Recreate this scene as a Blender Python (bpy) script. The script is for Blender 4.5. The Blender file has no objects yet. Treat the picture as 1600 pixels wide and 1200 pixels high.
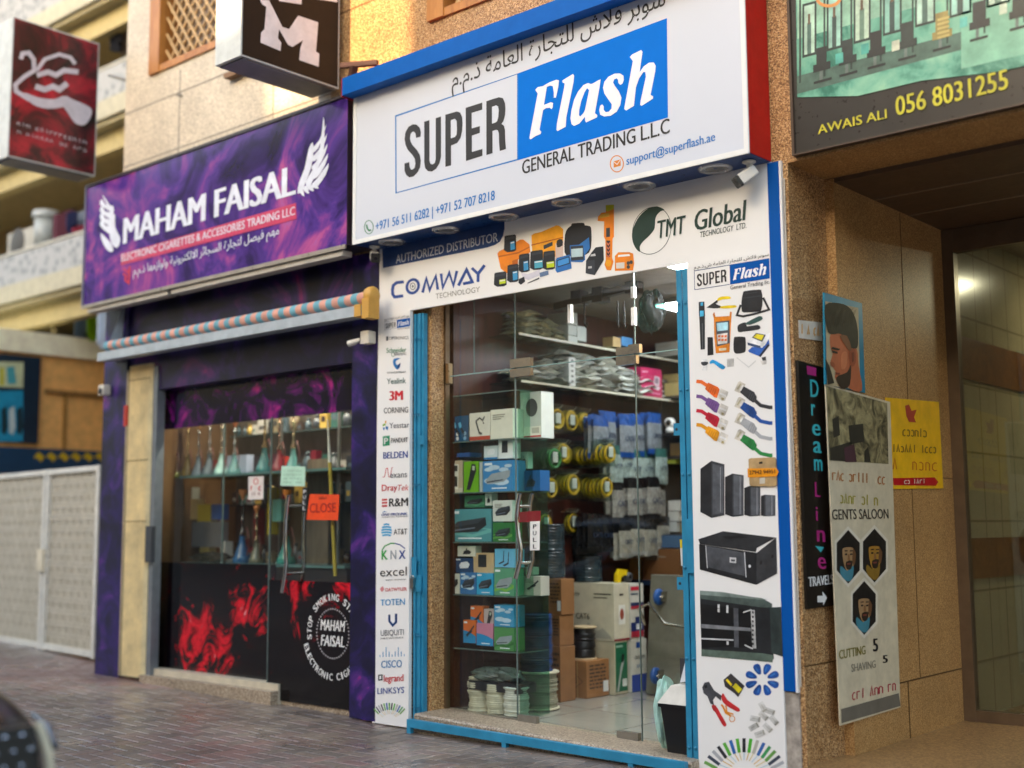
import bpy, math, random
from mathutils import Vector
rnd = random.Random(7)
sc = bpy.context.scene
R = math.radians
# ------------------------------------------------------------------ camera
F_PX, YAW, PITCH, ROLL = 1915.0, R(41.0), R(6.67), R(-0.387)
CAM = Vector((0.0, -5.871, 1.33))
_fw = Vector((-math.sin(YAW)*math.cos(PITCH), math.cos(YAW)*math.cos(PITCH), math.sin(PITCH)))
_r0 = Vector((math.cos(YAW), math.sin(YAW), 0)); _u0 = _r0.cross(_fw)
_rt = _r0*math.cos(ROLL) + _u0*math.sin(ROLL); _up = _u0*math.cos(ROLL) - _r0*math.sin(ROLL)
cd = bpy.data.cameras.new('camera'); cam = bpy.data.objects.new('camera', cd); sc.collection.objects.link(cam)
from mathutils import Matrix
cam.matrix_world = Matrix(((_rt.x, _up.x, -_fw.x, CAM.x), (_rt.y, _up.y, -_fw.y, CAM.y), (_rt.z, _up.z, -_fw.z, CAM.z), (0, 0, 0, 1)))
cd.sensor_width = 36.0; cd.lens = F_PX/1600*36.0; cd.clip_start = 0.05; cd.clip_end = 1000
cd.dof.use_dof = True; cd.dof.focus_distance = 7.3; cd.dof.aperture_fstop = cd.lens/1000/0.06
sc.camera = cam
# ------------------------------------------------------------------ world, sun, exposure
SUN_EL, SUN_AZ = R(13.0), R(4.0)          # low sun behind the opposite row of buildings
w = bpy.data.worlds.new('World'); sc.world = w; w.use_nodes = True
nt = w.node_tree; bg = nt.nodes['Background']
sky = nt.nodes.new('ShaderNodeTexSky'); sky.sky_type = 'NISHITA'; sky.sun_disc = False
sky.sun_elevation = SUN_EL; sky.sun_rotation = math.pi + SUN_AZ; sky.air_density = 1.0; sky.dust_density = 3.5; sky.ozone_density = 0.6
nt.links.new(sky.outputs[0], bg.inputs[0]); bg.inputs[1].default_value = 0.15
sl = bpy.data.lights.new('sun', 'SUN'); sl.energy = 2.0; sl.angle = R(0.5); sl.color = (1.0, 0.68, 0.36)
so = bpy.data.objects.new('sun', sl); sc.collection.objects.link(so)
sd = Vector((math.sin(SUN_AZ)*math.cos(SUN_EL), math.cos(SUN_AZ)*math.cos(SUN_EL), -math.sin(SUN_EL)))
so.rotation_euler = sd.to_track_quat('-Z', 'Y').to_euler(); so.location = (0, -30, 30)
vs = sc.view_settings; vs.view_transform = 'Standard'; vs.look = 'None'; vs.gamma = 1; vs.exposure = 2.6
sc.cycles.max_bounces = 8; sc.cycles.transparent_max_bounces = 24; sc.cycles.use_denoising = True
sc.cycles.sample_clamp_indirect = 4.0
# ------------------------------------------------------------------ pixel (1600x1200 photo) -> point on a real plane
def ray(x, y): return _rt*((x-800)/F_PX) - _up*((y-600)/F_PX) + _fw
def P(x, y, pl):
    r = ray(x, y); a, v = pl; i = 'xyz'.index(a)
    return CAM + r*((v-CAM[i])/r[i])
def fx(x, y, Y=0.0): return P(x, y, ('y', Y)).x
def fz(x, y, Y=0.0): return P(x, y, ('y', Y)).z
def Z(ox, oy, s): return lambda pts: [(ox+a/s, oy+b/s) for a, b in pts]
# ------------------------------------------------------------------ materials
def lin(h):
    h = h or '#888888'
    h = h.lstrip('#'); o = []
    for i in (0, 2, 4):
        c = int(h[i:i+2], 16)/255; o.append(c/12.92 if c <= .04045 else ((c+.055)/1.055)**2.4)
    return tuple(o)+(1.0,)
_M = {}
def base(name):
    m = bpy.data.materials.new(name); m.use_nodes = True
    return m, m.node_tree, m.node_tree.nodes['Principled BSDF']
def nd(t, k, **kw):
    n = t.nodes.new('ShaderNode'+k)
    for a, b in kw.items(): setattr(n, a, b)
    return n
def coords(t):
    return nd(t, 'TexCoord').outputs['Object']
def noise(t, scale, detail=4, rough=.6, vec=None, dist=0):
    n = nd(t, 'TexNoise'); n.inputs['Scale'].default_value = scale; n.inputs['Detail'].default_value = detail
    n.inputs['Roughness'].default_value = rough; n.inputs['Distortion'].default_value = dist
    t.links.new(vec or coords(t), n.inputs['Vector']); return n.outputs['Fac']
def ramp(t, fac, stops, const=False):
    r = nd(t, 'ValToRGB'); e = r.color_ramp.elements
    if const: r.color_ramp.interpolation = 'CONSTANT'
    while len(e) < len(stops): e.new(.5)
    for k, (p, c) in enumerate(stops): e[k].position = p; e[k].color = lin(c) if isinstance(c, str) else c
    t.links.new(fac, r.inputs[0]); return r.outputs[0]
def mixc(t, fac, a, b, mode='MIX'):
    n = nd(t, 'Mix', data_type='RGBA', blend_type=mode)
    for s, v in ((0, fac), (6, a), (7, b)):
        if hasattr(v, 'is_output'): t.links.new(v, n.inputs[s])
        else: n.inputs[s].default_value = v
    return n.outputs[2]
def bump(t, b, fac, s=.2, d=.005):
    n = nd(t, 'Bump'); n.inputs['Strength'].default_value = s; n.inputs['Distance'].default_value = d
    t.links.new(fac, n.inputs['Height']); t.links.new(n.outputs[0], b.inputs['Normal'])
def mat(c, rough=.5, metal=0.0, var=.10, vs=9.0, spec=.5, bmp=0.0):
    """plain colour with a little uneven tone and gloss"""
    k = (c, rough, metal, var, vs, spec, bmp)
    if k in _M: return _M[k]
    m, t, b = base('surface_'+c.strip('#')); col = lin(c)
    f = noise(t, vs, 5)
    d = tuple(max(0, x*(1-var*1.6)) for x in col[:3])+(1,); l = tuple(min(1, x*(1+var)) for x in col[:3])+(1,)
    t.links.new(ramp(t, f, [(.3, d), (.7, l)]), b.inputs['Base Color'])
    rr = nd(t, 'MapRange'); rr.inputs['To Min'].default_value = max(.02, rough-.08); rr.inputs['To Max'].default_value = min(1, rough+.08)
    t.links.new(noise(t, vs*3, 3), rr.inputs['Value']); t.links.new(rr.outputs[0], b.inputs['Roughness'])
    b.inputs['Metallic'].default_value = metal; b.inputs['Specular IOR Level'].default_value = spec
    if bmp: bump(t, b, noise(t, vs*12, 4), bmp)
    m.diffuse_color = col; _M[k] = m; return m
def emit(c, s):
    k = ('e', c, s)
    if k in _M: return _M[k]
    m, t, b = base('lamp_glow'); b.inputs['Base Color'].default_value = lin(c)
    b.inputs['Emission Color'].default_value = lin(c); b.inputs['Emission Strength'].default_value = s; _M[k] = m; return m
def granite(name, stops, scale=75, rough=.45, big=.5):
    m, t, b = base(name); v = coords(t)
    vo = nd(t, 'TexVoronoi'); vo.inputs['Scale'].default_value = scale*1.5; t.links.new(v, vo.inputs['Vector'])
    sp = nd(t, 'SeparateColor'); t.links.new(vo.outputs['Color'], sp.inputs[0])
    f = mixc(t, .35, sp.outputs[0], noise(t, scale*.8, 3, .7, v))
    col = ramp(t, f, stops)
    big_ = ramp(t, noise(t, 2.2, 4, .6, v), [(.3, (1-big*.35,)*3+(1,)), (.7, (1.08,)*3+(1,))])
    t.links.new(mixc(t, 1.0, col, big_, 'MULTIPLY'), b.inputs['Base Color']); b.inputs['Roughness'].default_value = rough
    bump(t, b, f, .15, .002); return m
TAN = granite('tan_granite', [(.15, '#4a2f17'), (.34, '#8a623a'), (.52, '#ad8150'), (.72, '#d0a873'), (.9, '#e6c99a')], 115)
PALE = granite('pale_granite', [(.15, '#958a78'), (.4, '#c6baa4'), (.6, '#dccfb8'), (.9, '#f0e6d2')], 110)
BROWNG = granite('brown_granite', [(.1, '#7d5a30'), (.4, '#a87c46'), (.6, '#ba8f58'), (.9, '#d6b078')], 120)
STEPG = granite('step_stone', [(.1, '#5b4a3a'), (.4, '#94816b'), (.6, '#a8967e'), (.9, '#c8b9a2')], 80, .4)
def cloud(name, stops, scale=2.2, rough=.18, dist=1.6, streak=None, off=0.0):
    """printed smoke / ink artwork"""
    m, t, b = base(name); v = coords(t)
    mp = nd(t, 'Mapping'); mp.inputs['Location'].default_value = (off, off*.7, off*.3); t.links.new(v, mp.inputs[0]); v = mp.outputs[0]
    f = noise(t, scale, 7, .62, v, dist); col = ramp(t, f, stops)
    if streak:
        f2 = noise(t, scale*2.3, 8, .7, v, 2.5)
        k = ramp(t, f2, [(.56, (0, 0, 0, 1)), (.68, (1, 1, 1, 1))]); col = mixc(t, k, col, lin(streak))
    t.links.new(col, b.inputs['Base Color']); b.inputs['Roughness'].default_value = rough; return m
PURPLE = cloud('purple_smoke_print_and_sheen', [(.28, '#140a28'), (.40, '#2f1c5c'), (.50, '#4f3088'), (.57, '#7d3c8e'), (.65, '#b4528e'), (.74, '#8a6cb4'), (.85, '#543a94')], 1.5, .12, 1.4)  # smoke print, with a lavender sky reflection painted into the lighter stops
DARKP = cloud('dark_purple_print', [(.3, '#07060e'), (.48, '#15112e'), (.58, '#2a1950'), (.66, '#571c5c'), (.76, '#9a1d58')], 1.7, .3, 1.8)
PILLARP = cloud('indigo_print', [(.3, '#0b0a1e'), (.46, '#171438'), (.57, '#2a1c5c'), (.66, '#562a7c'), (.74, '#b0267c'), (.82, '#d84a98')], 2.6, .3, 1.2, None, 3.0)
def redink(name, centres, off):
    """black film printed with red smoke round the given places (local coordinates)"""
    m, t, b = base(name); v = coords(t); mp = nd(t, 'Mapping'); mp.inputs['Location'].default_value = (off, 0, off); t.links.new(v, mp.inputs[0])
    f0 = noise(t, 3.6, 9, .7, mp.outputs[0], 1.6); kk = nd(t, 'MapRange'); kk.clamp = False; kk.inputs['From Min'].default_value = .3; kk.inputs['From Max'].default_value = .7; kk.inputs['To Min'].default_value = .12; kk.inputs['To Max'].default_value = .88; t.links.new(f0, kk.inputs['Value']); f = kk.outputs[0]; acc = None
    for (x, z, r) in centres:
        d = nd(t, 'VectorMath', operation='DISTANCE'); t.links.new(v, d.inputs[0]); d.inputs[1].default_value = (x, 0, z)
        q = nd(t, 'MapRange'); q.inputs['From Max'].default_value = r; q.inputs['To Min'].default_value = .24; q.inputs['To Max'].default_value = -.22; t.links.new(d.outputs['Value'], q.inputs['Value'])
        if acc is None: acc = q.outputs[0]
        else: mx = nd(t, 'Math', operation='MAXIMUM'); t.links.new(acc, mx.inputs[0]); t.links.new(q.outputs[0], mx.inputs[1]); acc = mx.outputs[0]
    s = nd(t, 'Math', operation='ADD'); t.links.new(f, s.inputs[0]); t.links.new(acc, s.inputs[1])
    col = ramp(t, s.outputs[0], [(.44, '#08060a'), (.56, '#240508'), (.68, '#8c0a16'), (.80, '#dc1426'), (.90, '#a81020'), (.99, '#d89a98')])
    t.links.new(col, b.inputs['Base Color']); b.inputs['Roughness'].default_value = .12; return m
REDSIGN = cloud('red_print', [(.35, '#140608'), (.47, '#4a0c18'), (.58, '#9a1228'), (.72, '#c81a34')], 2.6, .3, .8)
MAGF = cloud('magenta_film', [(.38, '#0a0814'), (.48, '#1d1030'), (.56, '#5a1560'), (.64, '#b02480'), (.74, '#7a2a7a')], 2.4, .12, 1.5, None, 8.0)
def wood(name, a, b_, scale=(3, 3, .4), rough=.4):
    m, t, b = base(name); mp = nd(t, 'Mapping'); mp.inputs['Scale'].default_value = scale
    t.links.new(coords(t), mp.inputs[0]); f = noise(t, 6, 6, .6, mp.outputs[0], .6)
    t.links.new(ramp(t, f, [(.3, a), (.7, b_)]), b.inputs['Base Color']); b.inputs['Roughness'].default_value = rough; return m
MAHO = wood('mahogany_laminate', '#2e110c', '#4a1c14')
OAK = wood('orange_wood', '#9a5f26', '#c08440')
def tiles(name, a, grout, w_, h_, rough=.2, mo=.006, rot=(0, 0, 0), b2=None):
    m, t, b = base(name); mp = nd(t, 'Mapping'); mp.inputs['Rotation'].default_value = rot; t.links.new(coords(t), mp.inputs[0])
    br = nd(t, 'TexBrick'); br.offset = 0.0; br.inputs['Scale'].default_value = 1.0; br.inputs['Brick Width'].default_value = w_
    br.inputs['Row Height'].default_value = h_; br.inputs['Mortar Size'].default_value = mo
    t.links.new(mp.outputs[0], br.inputs[0]); br.inputs['Color1'].default_value = lin(a); br.inputs['Color2'].default_value = lin(b2 or a)
    br.inputs['Mortar'].default_value = lin(grout)
    t.links.new(mixc(t, .15, br.outputs[0], ramp(t, noise(t, 4, 5), [(.3, '#555555'), (.7, '#ffffff')]), 'MULTIPLY'), b.inputs['Base Color'])
    b.inputs['Roughness'].default_value = rough; return m
FLOORT = tiles('floor_tile', '#9d9a8e', '#77746a', .6, .6, .12)
LOBBYT = tiles('lobby_wall_tile', '#8f866a', '#6e674f', .3, .45, .2, .008, (0, R(90), R(90)))
def brickm(name, c1, c2):
    m, t, b = base(name); v = coords(t)
    f = noise(t, 22, 6, .7, v); dirt = ramp(t, noise(t, 1.3, 7, .65, v), [(.3, '#b0aaa6'), (.5, '#dcd4d4'), (.7, '#ffffff')])
    t.links.new(mixc(t, 1, ramp(t, f, [(.3, c1), (.7, c2)]), dirt, 'MULTIPLY'), b.inputs['Base Color'])
    t.links.new(ramp(t, noise(t, 2, 5, .6, v), [(.35, (.24,)*3+(1,)), (.65, (.5,)*3+(1,))]), b.inputs['Roughness']); bump(t, b, f, .25, .003); return m
BRICKS = [brickm('paving_brick_grey', '#74695f', '#968878'), brickm('paving_brick_mauve', '#76665e', '#978479'), brickm('paving_brick_dark', '#665d56', '#83786c'), brickm('paving_brick_rose', '#846a60', '#9e8276')]
PAVE = brickm('joint_sand', '#8a827c', '#aaa29b')
def glassmat(name, tint='#ffffff', ior=1.55, rough=0.0):
    m = bpy.data.materials.new(name); m.use_nodes = True; t = m.node_tree; t.nodes.clear()
    o = nd(t, 'OutputMaterial'); mx = nd(t, 'MixShader'); tr = nd(t, 'BsdfTransparent'); gl = nd(t, 'BsdfGlossy'); fr = nd(t, 'Fresnel')
    tr.inputs[0].default_value = lin(tint); gl.inputs['Roughness'].default_value = rough
    ge = nd(t, 'NewGeometry'); iv = nd(t, 'Mix'); iv.inputs[2].default_value = ior; iv.inputs[3].default_value = 1/ior; t.links.new(ge.outputs['Backfacing'], iv.inputs[0]); t.links.new(iv.outputs[0], fr.inputs[0])
    for a, b_ in ((fr.outputs[0], mx.inputs[0]), (tr.outputs[0], mx.inputs[1]), (gl.outputs[0], mx.inputs[2]), (mx.outputs[0], o.inputs[0])): t.links.new(a, b_)
    return m
GLASS = glassmat('window_glass', '#f4faf6', 1.75)
SHELFG = glassmat('shelf_glass', '#d4ebe2', 1.5)
PLASTIC = glassmat('clear_plastic_bag', '#e6ece8', 1.5, .18)
TEALBAG = glassmat('thin_teal_bag', '#7fa89e', 1.4, .65)
EDGE = mat('#5d6b66', .25)
WHITE = mat('#e6e6e2', .35, var=.03); PANELW = mat('#e9e7e2', .4, var=.012, vs=3, spec=.3); BLACK = mat('#121214', .4); DKGREY = mat('#2b2b2d', .4)
GATEB = mat('#2a84a8', .38, var=.12, bmp=.06); BLUE = mat('#03509e', .5, var=.03, spec=.12); SKYB = mat('#006fd0', .55, var=.02, spec=.1); NAVY = mat('#123a72', .4)
STEEL = mat('#b9b5ac', .22, 1.0, .06); ALU = mat('#a9aaa8', .4, .9); RED = mat('#c01018', .4, var=.08); CARTON = mat('#9a6d42', .75, var=.12); CREAM = mat('#d8cfb6', .6)
CHROME = mat('#d6d4cf', .1, 1.0, .02)
# ------------------------------------------------------------------ mesh builder
def scrib(m, a, b, top, pl, mt, n, off=.0015):
    """a line too small to read: n uneven marks between baseline ends a and b"""
    h = a[1]-top; L = b[0]-a[0]; q = lambda t, v: (a[0]+L*t, a[1]+(b[1]-a[1])*t-h*v); u = 1/n; wd = max(.7, min(1.6, h*.17)); k = 0
    for i in range(n):
        if rnd.random() < .12 and 0 < i < n-1: continue
        t0, t1 = (i+.1)*u, (i+rnd.uniform(.62, .85))*u; tm = (t0+t1)/2; c = rnd.randrange(6); k += 1; o = off+.0002*(k % 2)
        segs = ([(t0, 0), (t0, .8)], [(t0, .75), (t1, .75)]) if c == 0 else ([(t0, .7), (tm, .75), (t1, .6), (t1, .1), (tm, 0), (t0, .1)],) if c == 1 else ([(t0, 0), (t0, .7), (tm, .74), (t1, .6), (t1, 0)],) if c == 2 else ([(t1, .7), (tm, .75), (t0, .55), (t0, .15), (tm, 0), (t1, .08)],) if c == 3 else ([(t0, 0), (tm, 1), (t1, 0)],) if c == 4 else ([(tm, 0), (tm, 1)],)
        for j, sg_ in enumerate(segs): m.stroke([q(*s_) for s_ in sg_], wd, pl, mt, o+.0001*j)
_txt = {}
def text_geo(s, bold, shear):
    k = (s, bold, shear)
    if k not in _txt:
        c = bpy.data.curves.new('t', 'FONT'); c.body = s; c.offset = bold; c.shear = shear; c.resolution_u = 3
        o = bpy.data.objects.new('t', c); me = o.to_mesh()
        vv = [(v.co.x, v.co.y) for v in me.vertices]; ff = [tuple(p.vertices) for p in me.polygons]
        o.to_mesh_clear(); bpy.data.objects.remove(o); bpy.data.curves.remove(c)
        x0 = min(a for a, b in vv); x1 = max(a for a, b in vv)
        _txt[k] = ([((a-x0)/(x1-x0), b) for a, b in vv], ff, x1-x0)
    return _txt[k]
def cap_h(bold): g = text_geo('H', bold, 0); return max(b for a, b in g[0])
class MB:
    def __init__(s): s.v, s.f, s.mi, s.ms, s.sm = [], [], [], [], []
    def k(s, m):
        if m not in s.ms: s.ms.append(m)
        return s.ms.index(m)
    def add(s, vs_, fs, m, smooth=False):
        n = len(s.v); s.v += [Vector(a) for a in vs_]; k = s.k(m)
        for f in fs: s.f.append(tuple(n+i for i in f)); s.mi.append(k); s.sm.append(smooth)
        return s
    def poly(s, pts, m): return s.add(pts, [range(len(pts))], m)
    def box(s, x0, x1, y0, y1, z0, z1, m, front=None, bev=0.0):
        x0, x1 = sorted((x0, x1)); y0, y1 = sorted((y0, y1)); z0, z1 = sorted((z0, z1))
        vs_ = [(x, y, z) for z in (z0, z1) for y in (y0, y1) for x in (x0, x1)]
        s.add(vs_, [(0, 2, 3, 1), (4, 5, 7, 6), (2, 6, 7, 3), (0, 4, 6, 2), (1, 3, 7, 5)], m); return s.add(vs_, [(0, 1, 5, 4)], front or m)
    def beam(s, a, b, w_, h_, m):
        a, b = Vector(a), Vector(b); d = (b-a).normalized(); u = d.cross(Vector((0, 0, 1)))
        u = Vector((1, 0, 0)) if u.length < 1e-3 else u.normalized(); v = u.cross(d)
        pts = [p+u*i*w_/2+v*j*h_/2 for p in (a, b) for i, j in ((-1, -1), (1, -1), (1, 1), (-1, 1))]
        return s.add(pts, [(0, 1, 2, 3), (7, 6, 5, 4), (0, 4, 5, 1), (1, 5, 6, 2), (2, 6, 7, 3), (3, 7, 4, 0)], m)
    def tube(s, pts, r, m, n=10, cap=True):
        pts = [Vector(p) for p in pts]; rs = r if isinstance(r, (list, tuple)) else [r]*len(pts); vs_ = []; fs = []; u = None
        for i, p in enumerate(pts):
            d = (pts[min(i+1, len(pts)-1)]-pts[max(i-1, 0)]).normalized()
            if u is None: u = d.orthogonal().normalized()
            else: u = (u-d*u.dot(d)).normalized()
            v = d.cross(u); vs_ += [p+(u*math.cos(a)+v*math.sin(a))*rs[i] for a in (2*math.pi*j/n for j in range(n))]
        for i in range(len(pts)-1):
            for j in range(n): fs.append((i*n+j, i*n+(j+1) % n, (i+1)*n+(j+1) % n, (i+1)*n+j))
        s.add(vs_, fs, m, True)
        if cap: s.add(vs_[:n][::-1], [range(n)], m); s.add(vs_[-n:], [range(n)], m)
        return s
    def lathe(s, prof, c, m, n=20, axis='z', smooth=True):
        c = Vector(c); vs_ = []; fs = []
        for r, h in prof:
            for j in range(n):
                a = 2*math.pi*j/n; p = (r*math.cos(a), r*math.sin(a), h)
                if axis == 'y': p = (p[0], p[2], p[1])
                if axis == 'x': p = (p[2], p[0], p[1])
                vs_.append(c+Vector(p))
        for i in range(len(prof)-1):
            for j in range(n): fs.append((i*n+j, i*n+(j+1) % n, (i+1)*n+(j+1) % n, (i+1)*n+j))
        return s.add(vs_, fs, m, smooth)
    def torus(s, c, R_, r, m, axis='z', n=28, k=8, sq=1.0):
        c = Vector(c); vs_ = []; fs = []
        for i in range(n):
            a = 2*math.pi*i/n
            for j in range(k):
                b = 2*math.pi*j/k; q = ((R_+r*math.cos(b))*math.cos(a), (R_+r*math.cos(b))*math.sin(a)*sq, r*math.sin(b))
                if axis == 'x': q = (q[2], q[0], q[1])
                if axis == 'y': q = (q[0], q[2], q[1])
                vs_.append(c+Vector(q))
        for i in range(n):
            for j in range(k): fs.append((i*k+j, ((i+1) % n)*k+j, ((i+1) % n)*k+(j+1) % k, i*k+(j+1) % k))
        return s.add(vs_, fs, m, True)
    # ---- print on a plane
    def pp(s, pts, pl, m, off=.001, smooth=0):
        if smooth:
            n = len(pts); q = []
            for i in range(n):
                p0, p1, p2, p3 = (pts[(i+j-1) % n] for j in range(4))
                for t_ in [k/smooth for k in range(smooth)]:
                    q.append(tuple(.5*(2*p1[a]+(p2[a]-p0[a])*t_+(2*p0[a]-5*p1[a]+4*p2[a]-p3[a])*t_*t_+(3*p1[a]-p0[a]-3*p2[a]+p3[a])*t_**3) for a in (0, 1)))
            pts = q
        N = Vector((0, -1, 0)) if pl[0] == 'y' else Vector((1, 0, 0))
        return s.poly([P(a, b, pl)+N*off for a, b in pts], m)
    def ell(s, cx, cy, rx, ry, pl, m, off=.001, n=28, sk=0.0):
        return s.pp([(cx+rx*math.cos(a), cy+ry*math.sin(a)+sk*rx*math.cos(a)) for a in (2*math.pi*i/n for i in range(n))], pl, m, off)
    def ring(s, cx, cy, rx, ry, wd, pl, m, off=.001, n=32, sk=0.0, a0=0, a1=360):
        N = Vector((0, -1, 0)) if pl[0] == 'y' else Vector((1, 0, 0)); vs_ = []
        for i in range(n+1):
            a = R(a0+(a1-a0)*i/n)
            for q in (0, wd): x = (rx-q)*math.cos(a); vs_.append(P(cx+x, cy+(ry-q)*math.sin(a)+sk*x, pl)+N*off)
        return s.add(vs_, [(2*i, 2*i+1, 2*i+3, 2*i+2) for i in range(n)], m)
    def stroke(s, pts, wd, pl, m, off=.001):
        N = Vector((0, -1, 0)) if pl[0] == 'y' else Vector((1, 0, 0)); vs_ = []; n = len(pts)
        for i, p in enumerate(pts):
            a = pts[max(i-1, 0)]; b = pts[min(i+1, n-1)]
            def nrm(q, r_): l = math.hypot(r_[0]-q[0], r_[1]-q[1]) or 1; return (-(r_[1]-q[1])/l, (r_[0]-q[0])/l)
            n1 = nrm(a, p) if i else nrm(p, b); n2 = nrm(p, b) if i < n-1 else n1
            mx, my = n1[0]+n2[0], n1[1]+n2[1]; l = math.hypot(mx, my) or 1; mx /= l; my /= l; sc_ = 1/max(.45, mx*n1[0]+my*n1[1])
            for sg in (-1, 1): vs_.append(P(p[0]+sg*mx*wd/2*sc_, p[1]+sg*my*wd/2*sc_, pl)+N*off)
        return s.add(vs_, [(2*i, 2*i+1, 2*i+3, 2*i+2) for i in range(n-1)], m)
    def textw(s, tx, P0, U, V, m, bold=.015, shear=0.0):
        ex = max(0.0, bold); bold = 0.0; g, ff, wd = text_geo(tx, bold, shear); ch = cap_h(bold); N = Vector((U.y, -U.x, 0)).normalized()
        for i, d in enumerate((-1, -.34, .34, 1) if ex else (0,)): s.add([P0+U*(a*(1-2*ex/wd)+(1+d)*ex/wd)+V*(b/ch)+N*(.0002*i) for a, b in g], ff, m)
        return s
    def text(s, tx, a, b, top, pl, m, off=.0015, bold=.015, shear=0.0):
        """baseline from pixel a to pixel b, cap height reaching image row `top` above a"""
        N = Vector((0, -1, 0)) if pl[0] == 'y' else Vector((1, 0, 0))
        P0 = P(*a, pl); P1 = P(*b, pl); V = Vector((0, 0, P(a[0], top, pl).z-P0.z))
        return s.textw(tx, P0+N*off, P1-P0, V, m, bold, shear)
    def textb(s, tx, x0, x1, y0, y1, sl, pl, m, **kw):
        """same, from a pixel box whose left end spans y0 (top) .. y1 (baseline) and whose lines slope by sl"""
        return s.text(tx, (x0, y1), (x1, y1+sl*(x1-x0)), y0, pl, m, **kw)
    def data(s, name, o):
        me = bpy.data.meshes.new(name); me.from_pydata([tuple(v-o) for v in s.v], [], s.f)
        for m in s.ms: me.materials.append(m)
        me.polygons.foreach_set('material_index', s.mi); me.polygons.foreach_set('use_smooth', s.sm); me.update(); return me
    def part(s, name, parent, label=None, bev=0):
        r = parent
        while r.parent: r = r.parent
        ob = bpy.data.objects.new(name, s.data(name, Vector(r['_o']))); sc.collection.objects.link(ob); ob.parent = parent
        if label: ob['label'] = label
        if bev: bevel(ob, bev)
        return ob
    def solo(s, name, label=None, cat=None, group=None, kind=None, bev=0):
        xs = [v.x for v in s.v]; ys = [v.y for v in s.v]; zs = [v.z for v in s.v]
        o = Vector(((min(xs)+max(xs))/2, (min(ys)+max(ys))/2, min(zs)))
        if kind == 'structure': o = Vector((0, 0, 0))
        ob = bpy.data.objects.new(name, s.data(name, o)); ob.location = o; sc.collection.objects.link(ob); ob['_o'] = tuple(o)
        tag(ob, label, cat, group, kind)
        if bev: bevel(ob, bev)
        return ob
def bevel(o, w_): b = o.modifiers.new('bevel', 'BEVEL'); b.width = w_; b.segments = 2; b.limit_method = 'ANGLE'; b.angle_limit = R(40)
def tag(o, label, cat, group=None, kind=None):
    if label: o['label'] = label
    if cat: o['category'] = cat
    if group: o['group'] = group
    if kind: o['kind'] = kind
def thing(name, label, cat, loc, group=None):
    o = bpy.data.objects.new(name, None); o.location = loc; o.empty_display_size = .1; sc.collection.objects.link(o); o['_o'] = tuple(loc)
    tag(o, label, cat, group); return o
def copy_tree(o, delta, label=None, rz=None, parent=None, jit=0):
    c = o.copy(); sc.collection.objects.link(c)
    if parent is None:
        c.location = o.location + Vector(delta); c['_o'] = tuple(c.location)
        if label: c['label'] = label
        if rz is not None: c.rotation_euler.z = rz
        if jit: c.rotation_euler = (0, 0, rnd.uniform(-jit, jit))
    else: c.parent = parent
    for ch in [x for x in sc.objects if x.parent == o and x != c]: copy_tree(ch, delta, parent=c)
    return c
FAR = {'ا': (0xFE8D, 0xFE8E, 0, 0), 'ب': (0xFE8F, 0xFE90, 0xFE91, 0xFE92), 'ت': (0xFE95, 0xFE96, 0xFE97, 0xFE98), 'ة': (0xFE93, 0xFE94, 0, 0), 'ج': (0xFE9D, 0xFE9E, 0xFE9F, 0xFEA0),
 'ذ': (0xFEAB, 0xFEAC, 0, 0), 'ر': (0xFEAD, 0xFEAE, 0, 0), 'ز': (0xFEAF, 0xFEB0, 0, 0), 'س': (0xFEB1, 0xFEB2, 0xFEB3, 0xFEB4), 'ش': (0xFEB5, 0xFEB6, 0xFEB7, 0xFEB8), 'ع': (0xFEC9, 0xFECA, 0xFECB, 0xFECC),
 'ف': (0xFED1, 0xFED2, 0xFED3, 0xFED4), 'ك': (0xFED9, 0xFEDA, 0xFEDB, 0xFEDC), 'ل': (0xFEDD, 0xFEDE, 0xFEDF, 0xFEE0), 'م': (0xFEE1, 0xFEE2, 0xFEE3, 0xFEE4), 'ن': (0xFEE5, 0xFEE6, 0xFEE7, 0xFEE8), 'ه': (0xFEE9, 0xFEEA, 0xFEEB, 0xFEEC),
 'و': (0xFEED, 0xFEEE, 0, 0), 'ي': (0xFEF1, 0xFEF2, 0xFEF3, 0xFEF4), 'ئ': (0xFE89, 0xFE8A, 0xFE8B, 0xFE8C), 'ص': (0xFEB9, 0xFEBA, 0xFEBB, 0xFEBC), 'ح': (0xFEA1, 0xFEA2, 0xFEA3, 0xFEA4), 'د': (0xFEA9, 0xFEAA, 0, 0), 'خ': (0xFEA5, 0xFEA6, 0xFEA7, 0xFEA8)}
FAR['\u0001'] = (0xFEFB, 0xFEFC, 0, 0)
def arab(s):
    s = s.replace('لا', '\u0001'); out = []
    for i, c in enumerate(s):
        if c not in FAR: out.append(c); continue
        p = i > 0 and s[i-1] in FAR and FAR[s[i-1]][2]; n = FAR[c][2] and i+1 < len(s) and s[i+1] in FAR
        out.append(chr(FAR[c][3] if p and n else FAR[c][1] if p else FAR[c][2] if n else FAR[c][0]))
    return ''.join(reversed(out))
AR_NAME = arab('سوبر فلاش للتجارة العامة ذ.م.م')
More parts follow.
